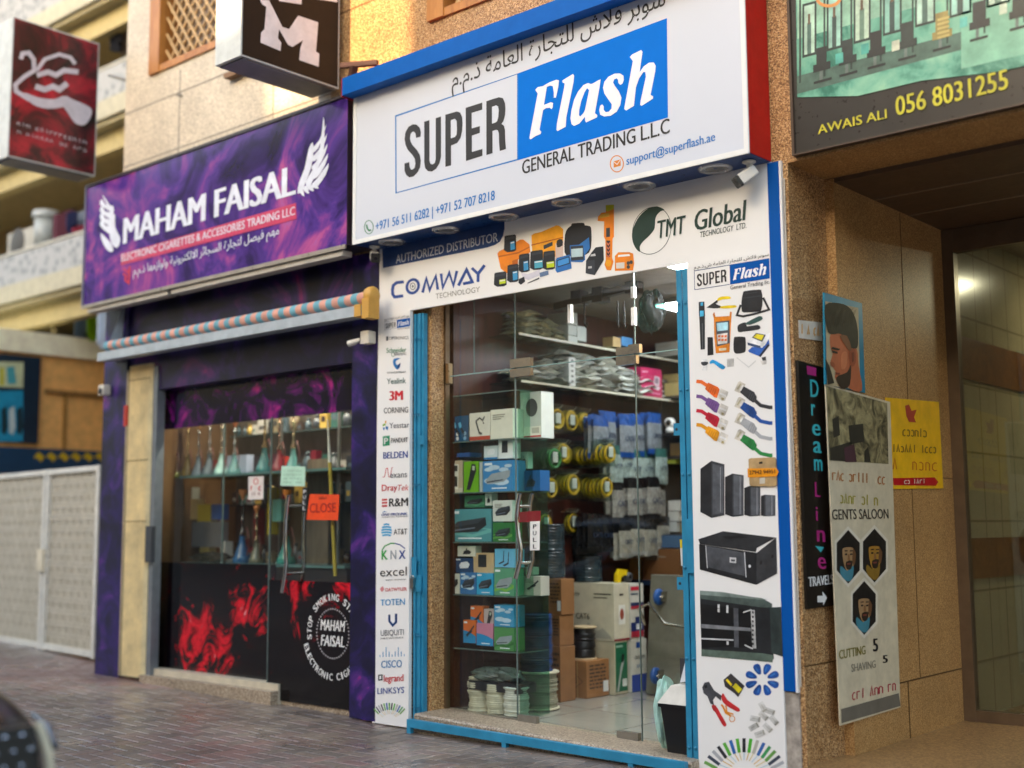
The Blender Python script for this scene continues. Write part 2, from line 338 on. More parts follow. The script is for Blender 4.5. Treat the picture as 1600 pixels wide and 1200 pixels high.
# ------------------------------------------------------------------ ground
def GZ(x): return max(0.0, min(.14, .022*(-6.2-x)))
g = MB(); gx = [-160, -12.5, -6.2, 160]; gy = [-160, 160]
g.add([(x, y, GZ(x)) for y in gy for x in gx], [(i, i+1, i+5, i+4) for i in range(3)], PAVE); g.solo('ground', kind='structure')
pv = MB(); Lb, Wb, gp_ = .20, .10, .004; prn = random.Random(3)
def patch_noise(x, y): return math.sin(x*1.7+y*.6)+math.sin(y*2.3-x*.8)+math.sin(x*.55+1.3)
for iy in range(-80, 8):
    for ix in range(-150, 10):
        for o in (0, 1):
            # herringbone: unit of one lying and one standing brick on a diagonal lattice
            k = (ix-iy) % 4
            if o == 0 and k == 0: x0, y0, w_, h_ = ix*Wb, iy*Wb, Lb, Wb
            elif o == 1 and k == 3: x0, y0, w_, h_ = ix*Wb, iy*Wb, Wb, Lb
            else: continue
            if x0 > -1.5 or y0 > .34: continue
            if x0 > -3.9 and y0+h_ > -.02: continue
            if x0 < -9.6 and y0 < -3.6: continue
            t = patch_noise(x0, y0)+prn.uniform(-1.4, 1.4); mt = BRICKS[3] if t > 1.5 else BRICKS[1] if t > .2 else BRICKS[0] if prn.random() < .7 else BRICKS[2]
            dz = .004+prn.uniform(-.0012, .0012); a, b, c, d = x0+gp_, x0+w_-gp_, y0+gp_, y0+h_-gp_; zz = lambda x: GZ(x)+dz; e = .004
            pv.add([(a, c, GZ(a)), (b, c, GZ(b)), (b, d, GZ(b)), (a, d, GZ(a)), (a+e, c+e, zz(a)), (b-e, c+e, zz(b)), (b-e, d-e, zz(b)), (a+e, d-e, zz(a))], [(4, 5, 6, 7), (0, 1, 5, 4), (1, 2, 6, 5), (2, 3, 7, 6), (3, 0, 4, 7)], mt)
pv.solo('pavement', kind='structure')
# ------------------------------------------------------------------ main building
FZ = .11                                   # shop floor
bld = thing('apartment_building', 'tan and pale granite apartment building with glazed shops along the street', 'building', (-6.4, 1.5, 0))
m = MB()
m.box(-3.745, -3.112, .001, 2.0, 0, 3.30, TAN); m.box(-6.5, -6.034, .001, .19, 0, 2.96, TAN); m.box(-6.034, -5.885, .062, .19, 0, 2.96, TAN); m.box(-6.5, -3.745, .001, .19, 2.96, 3.30, TAN)
m.part('street_wall', bld)
X1, X2 = -6.9, 3.0
def wall_with_holes(m, x0, x1, z0, z1, y0, y1, holes, mt):
    xs = sorted({x0, x1, *[h[0] for h in holes], *[h[1] for h in holes]}); zs = sorted({z0, z1, *[h[2] for h in holes], *[h[3] for h in holes]})
    for a, b in zip(xs, xs[1:]):
        for c, d in zip(zs, zs[1:]):
            if not any(h[0]-1e-6 <= a and b <= h[1]+1e-6 and h[2]-1e-6 <= c and d <= h[3]+1e-6 for h in holes): m.box(a, b, y0, y1, c, d, mt)
w1 = (-9.33, -7.95, 5.36, 6.75); w2 = (fx(676, 34), fx(676, 34)+1.45, fz(676, 34), fz(676, 34)+1.4)
m = MB(); wall_with_holes(m, -9.77, X1, 3.3, 9.5, .0, .35, [w1], PALE); m.part('upper_wall', bld, 'pale speckled granite wall beside the orange lattice window')
m = MB(); wall_with_holes(m, X1, X2, 3.302, 9.5, .0, .35, [w2], TAN); m.part('upper_wall', bld, 'tan granite wall above the white fascia sign')
m = MB(); m.box(-9.77, -9.6, .35, 6, 0, 9.5, PALE); m.part('side_wall', bld)
def window(wn, lattice, ledge):
    x0, x1, z0, z1 = wn; f = MB(); t_ = .13
    f.box(x0-.03, x0+t_, -.03, .2, z0, z1, OAK); f.box(x1-t_, x1+.03, -.03, .2, z0, z1, OAK); f.box(x0+t_, x1-t_, -.02, .2, z0, z0+.06, OAK); f.box(x0+t_, x1-t_, -.02, .2, z1-t_, z1, OAK)
    fr = f.part('window', bld, 'window with an orange wooden frame')
    p = MB(); p.box(x0+t_, x1-t_, .16, .17, z0+.06, z1-t_, mat('#6d5a44', .3)); p.part('pane', fr)
    if lattice:
        l = MB(); xa, xb, za, zb = x0+t_, x1-t_, z0+.06, z1-t_; s = .115
        k = -20
        while k < 40:
            for sg in (1, -1):
                c = xa+k*s; pts = []
                a0 = za; x_at = lambda z: c+(z-za)*.75*sg
                zz = [za+(zb-za)*i/24 for i in range(25)]; ok = [z for z in zz if xa < x_at(z) < xb]
                if len(ok) > 1: l.beam((x_at(ok[0]), .06+.012*sg, ok[0]), (x_at(ok[-1]), .06+.012*sg, ok[-1]), .018, .018, mat('#c9a878', .5))
            k += 1
        l.part('lattice', fr)
    if ledge:
        l = MB(); l.box(x1-.22, x1+.06, -.07, 0, z0-.34, z0-.30, mat('#8c6a4a', .6)); l.box(x1-.16, x1+.06, -.05, 0, z0-.30, z0, OAK); l.part('sill', fr)
window(w1, True, True); window(w2, True, False)
j = MB()
for x in (-8.9, -7.6): j.box(x-.006, x+.006, -.002, 0, 3.3, 5.3, mat('#8d857a', .8))
for z in (5.1, 4.6): j.box(-9.77, X1, -.002, 0, z-.006, z+.006, mat('#8d857a', .8))
for z in (5.2,): j.box(X1, X2, -.002, 0, z-.006, z+.006, mat('#6b4c2c', .8))
for z in (1.05, 2.25): j.box(-3.138, -3.113, -.0015, .0005, z-.004, z+.004, mat('#5d4222', .8))
j.part('stone_joint', bld)
m = MB(); m.tube([(-3.128, -.012, 3.2), (-3.131, -.012, 2.4), (-3.127, -.012, 1.6), (-3.129, -.012, .5)], .004, mat('#b8b2a6', .5), 6); m.part('cable', bld)
# shop interior shell
rm = MB(); fl_ = lambda x: .118-(x+5.88)*.027; rm.add([(-5.9, .19, fl_(-5.9)), (-3.745, .19, fl_(-3.745)), (-3.745, 3.6, fl_(-3.745)), (-5.9, 3.6, fl_(-5.9)), (-5.9, .19, 0), (-3.745, .19, 0), (-3.745, 3.6, 0), (-5.9, 3.6, 0)], [(0, 1, 2, 3), (4, 5, 1, 0), (5, 6, 2, 1), (7, 4, 0, 3)], FLOORT); rm.part('shop_floor', bld)
rm = MB(); rm.box(-5.95, -5.86, .25, 3.6, FZ, 3.0, MAHO); rm.part('shop_side_wall', bld)
rm = MB(); rm.box(-5.95, -3.745, 3.6, 3.7, FZ, 3.0, mat('#5a3a28', .5)); rm.part('shop_back_wall', bld)
rm = MB(); rm.box(-5.95, -3.745, .19, 3.7, 3.0, 3.3, mat('#8d8a84', .6)); rm.part('shop_ceiling', bld)
for i, (x, y) in enumerate(((-4.05, .62), (-4.9, 1.9), (-4.3, 2.9))):
    l = thing('ceiling_light', ('square white ceiling light just inside the shop door', 'square white ceiling light over the middle of the shop', 'square white ceiling light at the back of the shop')[i], 'ceiling light', (x, y, 2.95))
    q = MB(); q.box(x-.21, x+.21, y-.31, y+.31, 2.962, 2.999, ALU); q.part('frame', l)
    q = MB(); q.box(x-.185, x+.185, y-.285, y+.285, 2.952, 2.961, emit('#f3f6ff', (13.0, 6.0, 3.5)[i])); q.part('diffuser', l)
# stone step under the shop window, sloping with the street
st = MB(); ya, yb = -.10, .25
v = []
for x, z in ((-5.884, .125), (-3.75, .062)):
    for y, h in ((ya, 0), (ya, z-.012), (ya+.012, z), (yb, z), (yb, 0)): v.append((x, y, h))
st.add(v, [(0, 5, 6, 1), (1, 6, 7, 2), (2, 7, 8, 3), (3, 8, 9, 4), (0, 1, 2, 3, 4), (9, 8, 7, 6, 5)], STEPG); st.part('stone_step', bld)
# ---- passage on the right
PX = -3.112
p = MB(); p.box(PX, 3.0, -.02, 2.2, 0, .10, granite('passage_floor_stone', [(.2, '#6e5236'), (.5, '#94744e'), (.8, '#b0905f')], 60, .3)); p.part('passage_floor', bld)
p = MB(); p.box(PX+.0, PX+.055, .43, 2.0, .10, 3.28, BROWNG); p.part('passage_wall', bld)
j = MB(); j.box(PX+.055, PX+.058, .405+.03, 2.0, .42, .428, mat('#5d4222')); j.box(PX+.055, PX+.058, 1.14, 1.15, .1, .42, mat('#5d4222')); j.box(PX, PX+.002, .0, .43, .60, .607, mat('#5d4222')); j.box(PX, PX+.002, .0, .43, 1.9, 1.906, mat('#5d4222')); j.box(PX+.055, PX+.0575, .435, 2.0, 1.62, 1.626, mat('#6d4e28')); j.box(PX+.055, PX+.0575, 1.32, 1.326, .43, 3.25, mat('#6d4e28')); j.part('stone_joint', bld)
p = MB(); p.box(PX, 3.0, .0, .44, 3.285, 3.302, BROWNG); p.part('lintel_soffit', bld)
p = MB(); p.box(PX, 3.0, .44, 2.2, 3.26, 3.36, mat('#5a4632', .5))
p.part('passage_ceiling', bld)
j = MB()
for y in (.95, 1.45): j.box(PX+.06, 3.0, y-.008, y+.008, 3.255, 3.26, mat('#86735a', .5))
j.part('ceiling_strip', bld)
j = MB(); cx = fx(1592, 268, 1.0); j.lathe([(.13, 3.258), (.13, 3.235), (.10, 3.235), (.09, 3.25)], (-2.0, .9, 0), mat('#50402e', .3)); j.part('ceiling_light_ring', bld)
# entrance screen and lobby
en = thing('entrance_door', 'brown framed glass entrance screen at the end of the stone passage', 'entrance', (-2.0, 2.0, .1))
f = MB(); BR = mat('#6d5a45', .35, .4)
for x in (PX+.055, -2.28, -1.2): f.box(x, x+.075, 1.97, 2.04, .1, 3.255, BR)
f.box(PX+.13, -.5, 1.972, 2.038, .1, .17, BR); f.box(PX+.13, -.5, 1.972, 2.038, 3.1, 3.254, BR); f.part('frame', en)
f = MB(); f.box(PX+.13, -.5, 2.0, 2.008, .17, 3.1, GLASS); f.part('pane', en)
f = MB(); f.tube([(-2.36, 1.9, .9), (-2.36, 1.9, 1.7)], .014, STEEL); f.box(-2.4, -2.32, 1.955, 1.97, 1.5, 1.62, mat('#c9c2b0')); f.part('handle', en)
lb = MB(); lb.box(PX, PX+.1, 2.04, 9, .1, 3.3, LOBBYT); lb.part('lobby_wall', bld)
lb = MB(); DADO = wood('dark_wood_band', '#4a2d12', '#6d4520', (1, 3, 3), .3); lb.box(PX+.1, PX+.115, 2.05, 9, 2.28, 2.56, DADO); lb.box(PX+.1, PX+.115, 2.05, 9, .98, 1.24, DADO); lb.part('wall_band', bld)
lb = MB(); lb.box(PX, 3, 2.2, 9, 0, .1, mat('#6d553a', .25)); lb.part('lobby_floor', bld)
lb = MB(); lb.box(PX, 3, 2.2, 9, 3.3, 3.4, mat('#9a8f78', .6)); lb.part('lobby_ceiling', bld)
lb = MB(); lb.box(PX, 3, 9, 9.1, .1, 3.3, LOBBYT); lb.part('lobby_back_wall', bld)
lb = MB(); lb.box(2.9, 3.0, 2.2, 9, .1, 3.3, BROWNG); lb.part('passage_far_wall', bld)
ll = thing('ceiling_light', 'lit white lamp on the lobby ceiling behind the entrance screen', 'ceiling light', (-2.2, 3.6, 3.2)); q = MB(); q.lathe([(.22, 3.299), (.22, 3.26), (.21, 3.26)], (-2.2, 3.9, 0), ALU, 20); q.part('rim', ll); q = MB(); q.lathe([(.205, 3.262), (.1, 3.245), (.001, 3.24)], (-2.2, 3.9, 0), emit('#ffedc8', 14.0), 20); q.part('diffuser', ll)
# ---- salon fascia over the passage
sg = thing('salon_sign', 'dark salon sign over the passage with a green interior picture and yellow phone number', 'sign', (-1.6, 0, 3.3))
PLS = ('y', -.035)
s = MB(); s.box(-3.045, 2.5, -.03, -.001, 3.312, 5.2, mat('#2a2622', .3)); s.box(-3.06, -3.045, -.045, -.001, 3.305, 5.2, mat('#4a392b', .4)); s.box(-3.045, 2.5, -.045, -.001, 3.303, 3.312, mat('#4a392b', .4)); s.part('board', sg)
def tintprint(name, stops, sc_): return cloud(name, stops, sc_, .25, .5)
GRN = tintprint('salon_picture', [(.3, '#1c3a30'), (.42, '#3f7f6a'), (.5, '#6fae94'), (.6, '#8fc4a4'), (.72, '#b6cf9c')], 2.6)
s = MB(); zb = fz(1245, 150, -.035)
s.pp([(1243, -60), (1700, -220), (1700, 82), (1560, 112), (1440, 126), (1340, 150), (1246, 152)], PLS, GRN, .001)
s.pp([(1502, -40), (1700, -120), (1700, 62), (1502, 108)], PLS, mat('#7fb89a', .3, var=.2), .002)
sl2 = lambda x, y: (x, y-.27*(x-1250))
def sq(x0, x1, y0, y1, c, o, v=.25): s.pp([sl2(x0, y0), sl2(x1, y0), sl2(x1, y1), sl2(x0, y1)], PLS, mat(c, .35, 0, v, 12), o)
sq(1246, 1700, -40, 60, '#8fbfa2', .0015); sq(1246, 1700, 118, 146, '#4c6a5c', .0016)
for k, x in enumerate((1254, 1292, 1334, 1380, 1430, 1484, 1542, 1604)):
    wq = 22+k*2.4; sq(x, x+wq, 8, 92, '#22352e', .002); sq(x+3, x+wq-3, 12, 88, ('#b2d4bc', '#9ac8b4', '#c4dcc0', '#86baa6')[k % 4], .0024); sq(x+wq*.35, x+wq*.62, 40, 88, ('#4c6c60', '#384c46', '#6a8a74', '#2c4440')[k % 4], .0028); sq(x+wq*.4, x+wq*.56, 26, 42, '#6a5238', .003)
    sq(x-5, x-2, -30, 130, '#2c4038', .0026)
for k, x in enumerate((1276, 1316, 1360, 1408, 1462, 1520, 1582)):
    h_ = 26+k*2; c = ('#1c2522', '#23302c', '#1b2120', '#24322e', '#9a8a4c', '#20292a', '#1d2624')[k]
    sq(x, x+16+k, 96-h_*.5, 112, c, .0034); sq(x-5, x+22+k, 108, 120, c, .0037); sq(x+5, x+10, 120, 134, '#6c7c74', .0034); sq(x-4, x+24, 134, 138, '#1d2422', .0036)
for k in range(5): s.pp([sl2(1465, 88+k*7), sl2(1484, 88+k*7), sl2(1484, 92+k*7), sl2(1465, 92+k*7)], PLS, mat('#c4b068', .3), .0045)
for x, y, c in ((1306, 100, '#58b8a4'), (1346, 96, '#4fae9c'), (1394, 104, '#d8dcc0'), (1500, 96, '#62b4a4'), (1562, 92, '#c8d4b8')): sq(x, x+12, y, y+16, c, .004)
for x in (1270, 1350, 1440, 1540): sq(x, x+40, -16, -10, '#e4ecd4', .003)
s.ring(1295, -2, 20, 14, 5, PLS, mat('#d6904a', .4), .004)
s.part('interior_picture', sg)
s = MB(); YEL = mat('#c9bf28', .4); s.textb('056 8031255', 1400, 1576, 152, 181, -.243, PLS, YEL, bold=.02); s.textb('AWAIS ALI', 1278, 1386, 196, 210, -.235, PLS, YEL, bold=.015); s.part('lettering', sg)
# ---- things on the passage wall (x = const planes facing the passage)
PLX = ('x', PX+.0005)
def boardx(pts, th, mt, name, label, cat):
    q = [P(a, b, ('x', PX+th)) for a, b in pts]; m = MB(); n = len(q); bk = [v-Vector((th-.001, 0, 0)) for v in q]
    m.add(q+bk, [range(n)]+[(i, i+n, (i+1) % n+n, (i+1) % n) for i in range(n)], mt); t_ = thing(name, label, cat, q[0]); m.part('board', t_); return t_
dl = boardx([(1247, 563), (1290, 575), (1304, 946), (1262, 952)], .018, mat('#17130f', .35), 'travel_agency_sign', 'tall black sign with cyan and pink letters and a white arrow on the passage corner', 'sign')
PLD = ('x', PX+.0185); s = MB(); CY = mat('#3fb8bf', .4); PK = mat('#b02a78', .4)
s.pp([(1260, 571), (1275, 575), (1275, 588), (1261, 585)], PLD, PK, .001)
for i, (c, y, cl) in enumerate((('D', 621, CY), ('r', 650, CY), ('e', 681, CY), ('a', 708, CY), ('m', 736, CY), ('L', 777, PK), ('i', 814, PK), ('n', 847, PK), ('e', 889, PK))):
    x = 1266+i*1.45; wd = {'i': 3, 'r': 6, 'L': 8}.get(c, 13); hh = 28 if c == 'D' else 24
    s.text(c, (x, y-1), (x+wd, y), y-hh if c in 'DLi' else y-hh*1.15, PLD, cl, bold=.02)
s.pp([(1273, 853), (1287, 855), (1282, 863)], PLD, CY, .002)
s.text('TRAVELS', (1263, 917), (1302, 912), 902, PLD, mat('#e8e8e4'), bold=.03)
s.pp([(1277, 931), (1285, 931), (1285, 924), (1292, 934), (1286, 946), (1286, 941), (1277, 941)], PLD, mat('#e8e8e4'), .001); s.part('lettering', dl)
tz = boardx([(1248, 500), (1284, 504), (1285, 533), (1249, 528)], .004, mat('#d9d2c2', .5), 'small_notice', 'small cream sticker with faded orange letters above the tall black sign', 'notice')
s = MB(); scrib(s, (1251, 521), (1281, 525), 506, ('x', PX+.0045), mat('#d8a24a'), 6); s.part('lettering', tz)
PW = PX+.055
def boardw(pts, th, mt, name, label, cat):
    q = [P(a, b, ('x', PW+th)) for a, b in pts]; m = MB(); n = len(q); bk = [v-Vector((th-.001, 0, 0)) for v in q]
    m.add(q+bk, [range(n)]+[(i, i+n, (i+1) % n+n, (i+1) % n) for i in range(n)], mt); t_ = thing(name, label, cat, q[0]); m.part('board', t_); return t_
PLW = ('x', PW+.0125)
po = boardw([(1288, 457), (1347, 474), (1352, 614), (1290, 600)], .012, mat('#1c7f9c', .35), 'barber_poster', 'blue bordered barber poster showing the dark haired head of a man', 'poster')
s = MB(); q = Z(1280, 440, 3.53)
s.pp(q([(32, 108), (215, 145), (225, 600), (42, 570)]), PLW, mat('#b9a985', .5), .001)
s.pp(q([(38, 250), (30, 130), (110, 120), (170, 150), (205, 230), (212, 340), (195, 370), (140, 350), (120, 290), (60, 290)]), PLW, mat('#17130d', .5), .003, 3)
s.pp(q([(62, 290), (130, 290), (150, 350), (205, 370), (215, 460), (235, 600), (165, 590), (150, 545), (110, 560), (85, 530), (88, 495), (60, 450), (72, 400), (60, 360)]), PLW, mat('#b5623c', .5), .002, 3)
s.pp(q([(90, 530), (150, 500), (172, 460), (165, 570), (120, 590)]), PLW, mat('#2c1a10', .5), .004, 3); s.pp(q([(66, 378), (98, 388), (98, 398), (70, 392)]), PLW, mat('#2c1a10', .5), .004)
s.pp(q([(165, 380), (195, 375), (200, 440), (180, 470), (165, 440)]), PLW, mat('#9c4a2c', .5), .004, 3)
s.pp(q([(30, 420), (55, 470), (80, 560), (44, 568)]), PLW, mat('#1d1a15', .5), .004); s.pp(q([(62, 372), (104, 380), (112, 372), (70, 360)]), PLW, mat('#1d120a', .5), .0045); s.pp(q([(56, 445), (66, 470), (84, 468), (76, 446)]), PLW, mat('#9a4e2e', .5), .0045, 2); s.pp(q([(84, 500), (112, 504), (108, 514), (86, 512)]), PLW, mat('#7c3422', .5), .0046); s.pp(q([(110, 300), (150, 300), (175, 372), (160, 380), (136, 345)]), PLW, mat('#7a4a2c', .5), .0042, 2); s.pp(q([(120, 400), (150, 390), (146, 470), (118, 480)]), PLW, mat('#c8754a', .5), .0035, 3); s.pp(q([(175, 395), (188, 392), (188, 430), (178, 445)]), PLW, mat('#7c361e', .5), .0055, 3)
for k in range(14): s.stroke(q([(40+k*11, 250-k*2+(k % 3)*8), (60+k*10, 190-(k % 4)*9), (96+k*8, 160-(k % 3)*6)]), .5, PLW, mat('#3a2c1c', .5), .0038)
s.part('printed_portrait', po)
bn = boardw([(1290, 600), (1391, 628), (1407, 1105), (1313, 1134)], .008, mat('#d2c6a8', .45), 'salon_banner', 'tall cream hair salon banner with three hexagon portraits on the passage wall', 'banner')
PLB = ('x', PW+.0085); s = MB()
s.pp([(1291, 603), (1386, 630), (1388, 725), (1296, 719)], PLB, cloud('leafy_print', [(.35, '#3a3526'), (.48, '#7d7452'), (.6, '#a79c70'), (.75, '#c8bf95')], 9, .4, 1.0), .001)
for pts in ([(1296, 700), (1330, 690), (1334, 722), (1297, 719)], [(1300, 655), (1310, 650), (1312, 680), (1302, 684)], [(1325, 665), (1348, 662), (1350, 690), (1328, 694)], [(1350, 705), (1356, 698), (1360, 722), (1350, 722)]): s.pp(pts, PLB, mat('#2e2b22', .5), .002)
s.pp([(1318, 700), (1334, 694), (1338, 722), (1320, 722)], PLB, mat('#4a2a34', .5), .003); s.part('printed_picture', bn)
s = MB(); scrib(s, (1300, 750), (1384, 757), 735, PLB, mat('#b06a28'), 13); scrib(s, (1312, 786), (1372, 790), 770, PLB, mat('#a39a28'), 9)
s.text('GENTS SALOON', (1300, 812), (1388, 810), 796, PLB, mat('#3b352c'), bold=.012)
s.text('CUTTING', (1311, 1030), (1352, 1022), 1016, PLB, mat('#7d7426'), bold=.02); s.text('5', (1364, 1018), (1372, 1017), 998, PLB, BLACK, bold=.03); s.text('SHAVING', (1330, 1050), (1368, 1043), 1038, PLB, mat('#8a8472'), bold=.01); s.text('5', (1379, 1036), (1387, 1035), 1024, PLB, BLACK, bold=.03)
scrib(s, (1331, 1094), (1401, 1078), 1079, PLB, mat('#b03040'), 10); s.pp([(1314, 1108), (1404, 1083), (1407, 1103), (1315, 1130)], PLB, mat('#6d685c'), .001); s.part('lettering', bn)
def hexa(cx, cy, rx, ry): return [(cx, cy-ry), (cx+rx, cy-ry*.52), (cx+rx, cy+ry*.5), (cx, cy+ry), (cx-rx, cy+ry*.5), (cx-rx, cy-ry*.52)]
s = MB()
for cx, cy in ((1325, 870), (1366, 868), (1350, 950)):
    s.pp(hexa(cx, cy, 21, 48), PLB, mat('#ded6c2'), .001); s.pp(hexa(cx, cy, 18, 42), PLB, mat('#16120e'), .0015)
    s.pp([(cx-8, cy-16), (cx+6, cy-20), (cx+11, cy-4), (cx+8, cy+14), (cx-2, cy+22), (cx-8, cy+6)], PLB, mat('#a8845a' if cx != 1366 else '#a87a28'), .002, 3)
    s.pp([(cx-12, cy+14), (cx-2, cy+22), (cx+8, cy+14), (cx+6, cy+34), (cx-2, cy+38), (cx-12, cy+28)], PLB, mat('#3f8090' if cx != 1366 else '#8a6a1c'), .0025, 3)
    s.pp([(cx-10, cy-14), (cx-4, cy-28), (cx+10, cy-24), (cx+13, cy-4), (cx+7, cy-14), (cx-3, cy-15)], PLB, mat('#0e0b08'), .003, 3); s.pp([(cx-4, cy+8), (cx+6, cy+6), (cx+4, cy+19), (cx-3, cy+19)], PLB, mat('#2c1f14'), .0035, 2)
for cx, cy in ((1325, 870), (1366, 868), (1350, 950)):
    for d in (-4, 4): s.pp([(cx+d-1.8, cy-5), (cx+d+1.8, cy-5.5), (cx+d+1.8, cy-3), (cx+d-1.8, cy-2.5)], PLB, mat('#1d120a'), .004); s.pp([(cx+d-2.4, cy-10), (cx+d+2.4, cy-10.5), (cx+d+2.4, cy-8.8), (cx+d-2.4, cy-8.4)], PLB, mat('#1d120a'), .004)
    s.pp([(cx-1, cy-4), (cx+1.2, cy-4), (cx+2.4, cy+5), (cx-1.4, cy+5)], PLB, mat('#8a6038'), .0039); s.pp([(cx-3, cy+10), (cx+3.4, cy+9.6), (cx+2.6, cy+12), (cx-2.4, cy+12.4)], PLB, mat('#7c3a2c'), .0042); s.pp([(cx+8, cy-16), (cx+12, cy-6), (cx+10, cy+12), (cx+6, cy+8)], PLB, mat('#6a4626'), .0022, 2)
s.part('hexagon_portraits', bn)
yp = boardw([(1384, 621), (1467, 628), (1474, 763), (1391, 764)], .006, mat('#f2bd04', .45), 'yellow_poster', 'yellow poster with red writing beside the salon banner', 'poster')
PLY = ('x', PW+.0065); s = MB(); RY = mat('#b03a20'); s.pp([(1414, 634), (1420, 632), (1424, 642), (1432, 640), (1428, 652), (1431, 660), (1420, 659), (1416, 650)], PLY, RY, .001)
scrib(s, (1410, 681), (1448, 683), 668, PLY, mat('#8a6a20'), 6); scrib(s, (1394, 706), (1464, 708), 694, PLY, mat('#8a6a20'), 11); scrib(s, (1394, 733), (1466, 736), 716, PLY, mat('#c8701c'), 7)
s.pp([(1395, 747), (1460, 746), (1466, 753), (1462, 759), (1396, 758)], PLY, RED, .001); scrib(s, (1412, 756), (1446, 755), 749, PLY, mat('#e8d8c8'), 7, .003); s.part('lettering', yp)
# ------------------------------------------------------------------ row of buildings across the street (seen in the glass)
ob = thing('street_building', 'tan street building facing the shops across the road', 'building', (-6, -22, 0))
def block(x0, x1, h, mt):
    m = MB(); m.box(x0, x1, -34, -22, 0, h, mt); m.part('wall', ob)
    m = MB(); dk = mat('#3a3e44', .25); z = 5.0
    while z < h-1.5:
        x = x0+1
        while x < x1-1.5: m.box(x, x+1.2, -21.99, -21.9, z, z+1.4, dk); x += 2.7
        z += 3.2
    m.part('window', ob)
OB = mat('#b59a76', .8); block(-70, -10.0, 16.5, OB); block(-10.0, -7.6, 9.7, mat('#cbbfae', .8)); block(-7.6, 60, 12.5, OB)  # low middle block and heights shaped to let a sun patch reach the facade
m = MB(); m.box(-70, 60, -21.9, -20.4, 3.3, 3.9, mat('#6f6a66', .6)); m.part('canopy', ob)
m = MB()
for k in range(22): m.box(-60+k*5.2, -60+k*5.2+4.4, -21.98, -21.9, .3, 3.1, mat(('#3a3a3e', '#5c2a24', '#2c4456')[k % 3], .3))
m.part('shop_window', ob)
# ------------------------------------------------------------------ big white fascia sign
YF = -.24; PL = ('y', YF)
fs = thing('fascia_sign', 'large white box sign with black and blue shop lettering over the glass shop front', 'sign', (-4.78, -.12, 3.3))
sx0, sx1, sz0, sz1 = -6.365, -3.205, 3.305, 4.50
m = MB(); m.box(sx0, sx1, YF+.004, -.006, sz0+.006, sz1, mat('#c01a14', .45, var=.10, spec=.2), front=WHITE); m.part('box', fs, 'red painted box sides')
FACE = mat('#ced2da', .35, var=.01, vs=2, spec=.3)
m = MB(); m.box(sx0+.03, sx1-.03, YF, YF+.003, sz0+.03, sz1-.02, FACE); m.part('face', fs)
m = MB()
m.box(sx0, sx0+.03, YF-.006, YF+.003, sz0, sz1-.01, WHITE); m.box(sx1-.03, sx1, YF-.006, YF+.003, sz0, sz1-.01, WHITE); m.box(sx0+.03, sx1-.03, YF-.005, YF+.003, sz0, sz0+.03, WHITE); m.part('frame', fs)
m = MB(); m.box(sx0+.004, sx1-.004, YF+.006, -.002, sz0, sz0+.005, mat('#0d3c78', .3)); m.part('soffit', fs, 'dark blue underside panel')
zt = 4.385; m = MB(); m.box(sx0-.01, sx1, -.345, YF-.007, zt-.02, zt+.105, mat('#045cb0', .5, var=.05, spec=.15)); m.part('visor', fs, 'bright blue projecting top edge')
m = MB(); m.box(sx0-.02, sx0-.011, -.345, YF+.02, zt-.03, zt+.105, mat('#a01a28', .4)); m.part('visor_end', fs)
for px_, py_ in ((625, 381), (704, 361), (792, 340), (888, 317), (998, 290), (1114, 262)):
    c = P(px_, py_, ('z', sz0)); y = -.115
    q = MB(); q.lathe([(.055, -.004), (.072, -.012), (.094, -.008), (.098, 0)], (c.x, y, sz0), mat('#c2c4c6', .25, .6), 24); d = q.part('downlight', fs)
    q = MB(); q.lathe([(.001, .001), (.03, -.002), (.055, -.003)], (c.x, y, sz0), mat('#8f8f8c', .3, .3), 20); q.part('lamp', d)
BLK = mat('#262321', .35, var=.05); LB = mat('#1273bd', .35, var=.03)
m = MB(); q = [P(*a, PL) for a in ((617.5, 180.5), (809.9, 114.6), (809.9, 250.2), (618, 302.5))]
def frame_px(m, pts, wd, pl, mt, off=.001):
    c = (sum(a for a, b in pts)/len(pts), sum(b for a, b in pts)/len(pts)); ins = []
    for a, b in pts: l = math.hypot(c[0]-a, c[1]-b); ins.append((a+math.copysign(wd, c[0]-a), b+math.copysign(wd, c[1]-b)))
    n = len(pts)
    for i in range(n): m.pp([pts[i], pts[(i+1) % n], ins[(i+1) % n], ins[i]], pl, mt, off)
frame_px(m, [(617.5, 180.5), (809.9, 114.6), (809.9, 250.2), (618, 302.5)], 1.8, PL, LB); m.part('blue_outline', fs)
BLU = [(809.9, 114.6), (1042.2, 28.4), (1043.9, 183.7), (809.9, 250.2)]
m = MB(); m.pp(BLU, PL, SKYB, .001); m.part('blue_field', fs)
zf = Z(800, 60, 6.154); W_ = mat('#e8e9ec', .35, var=.02)
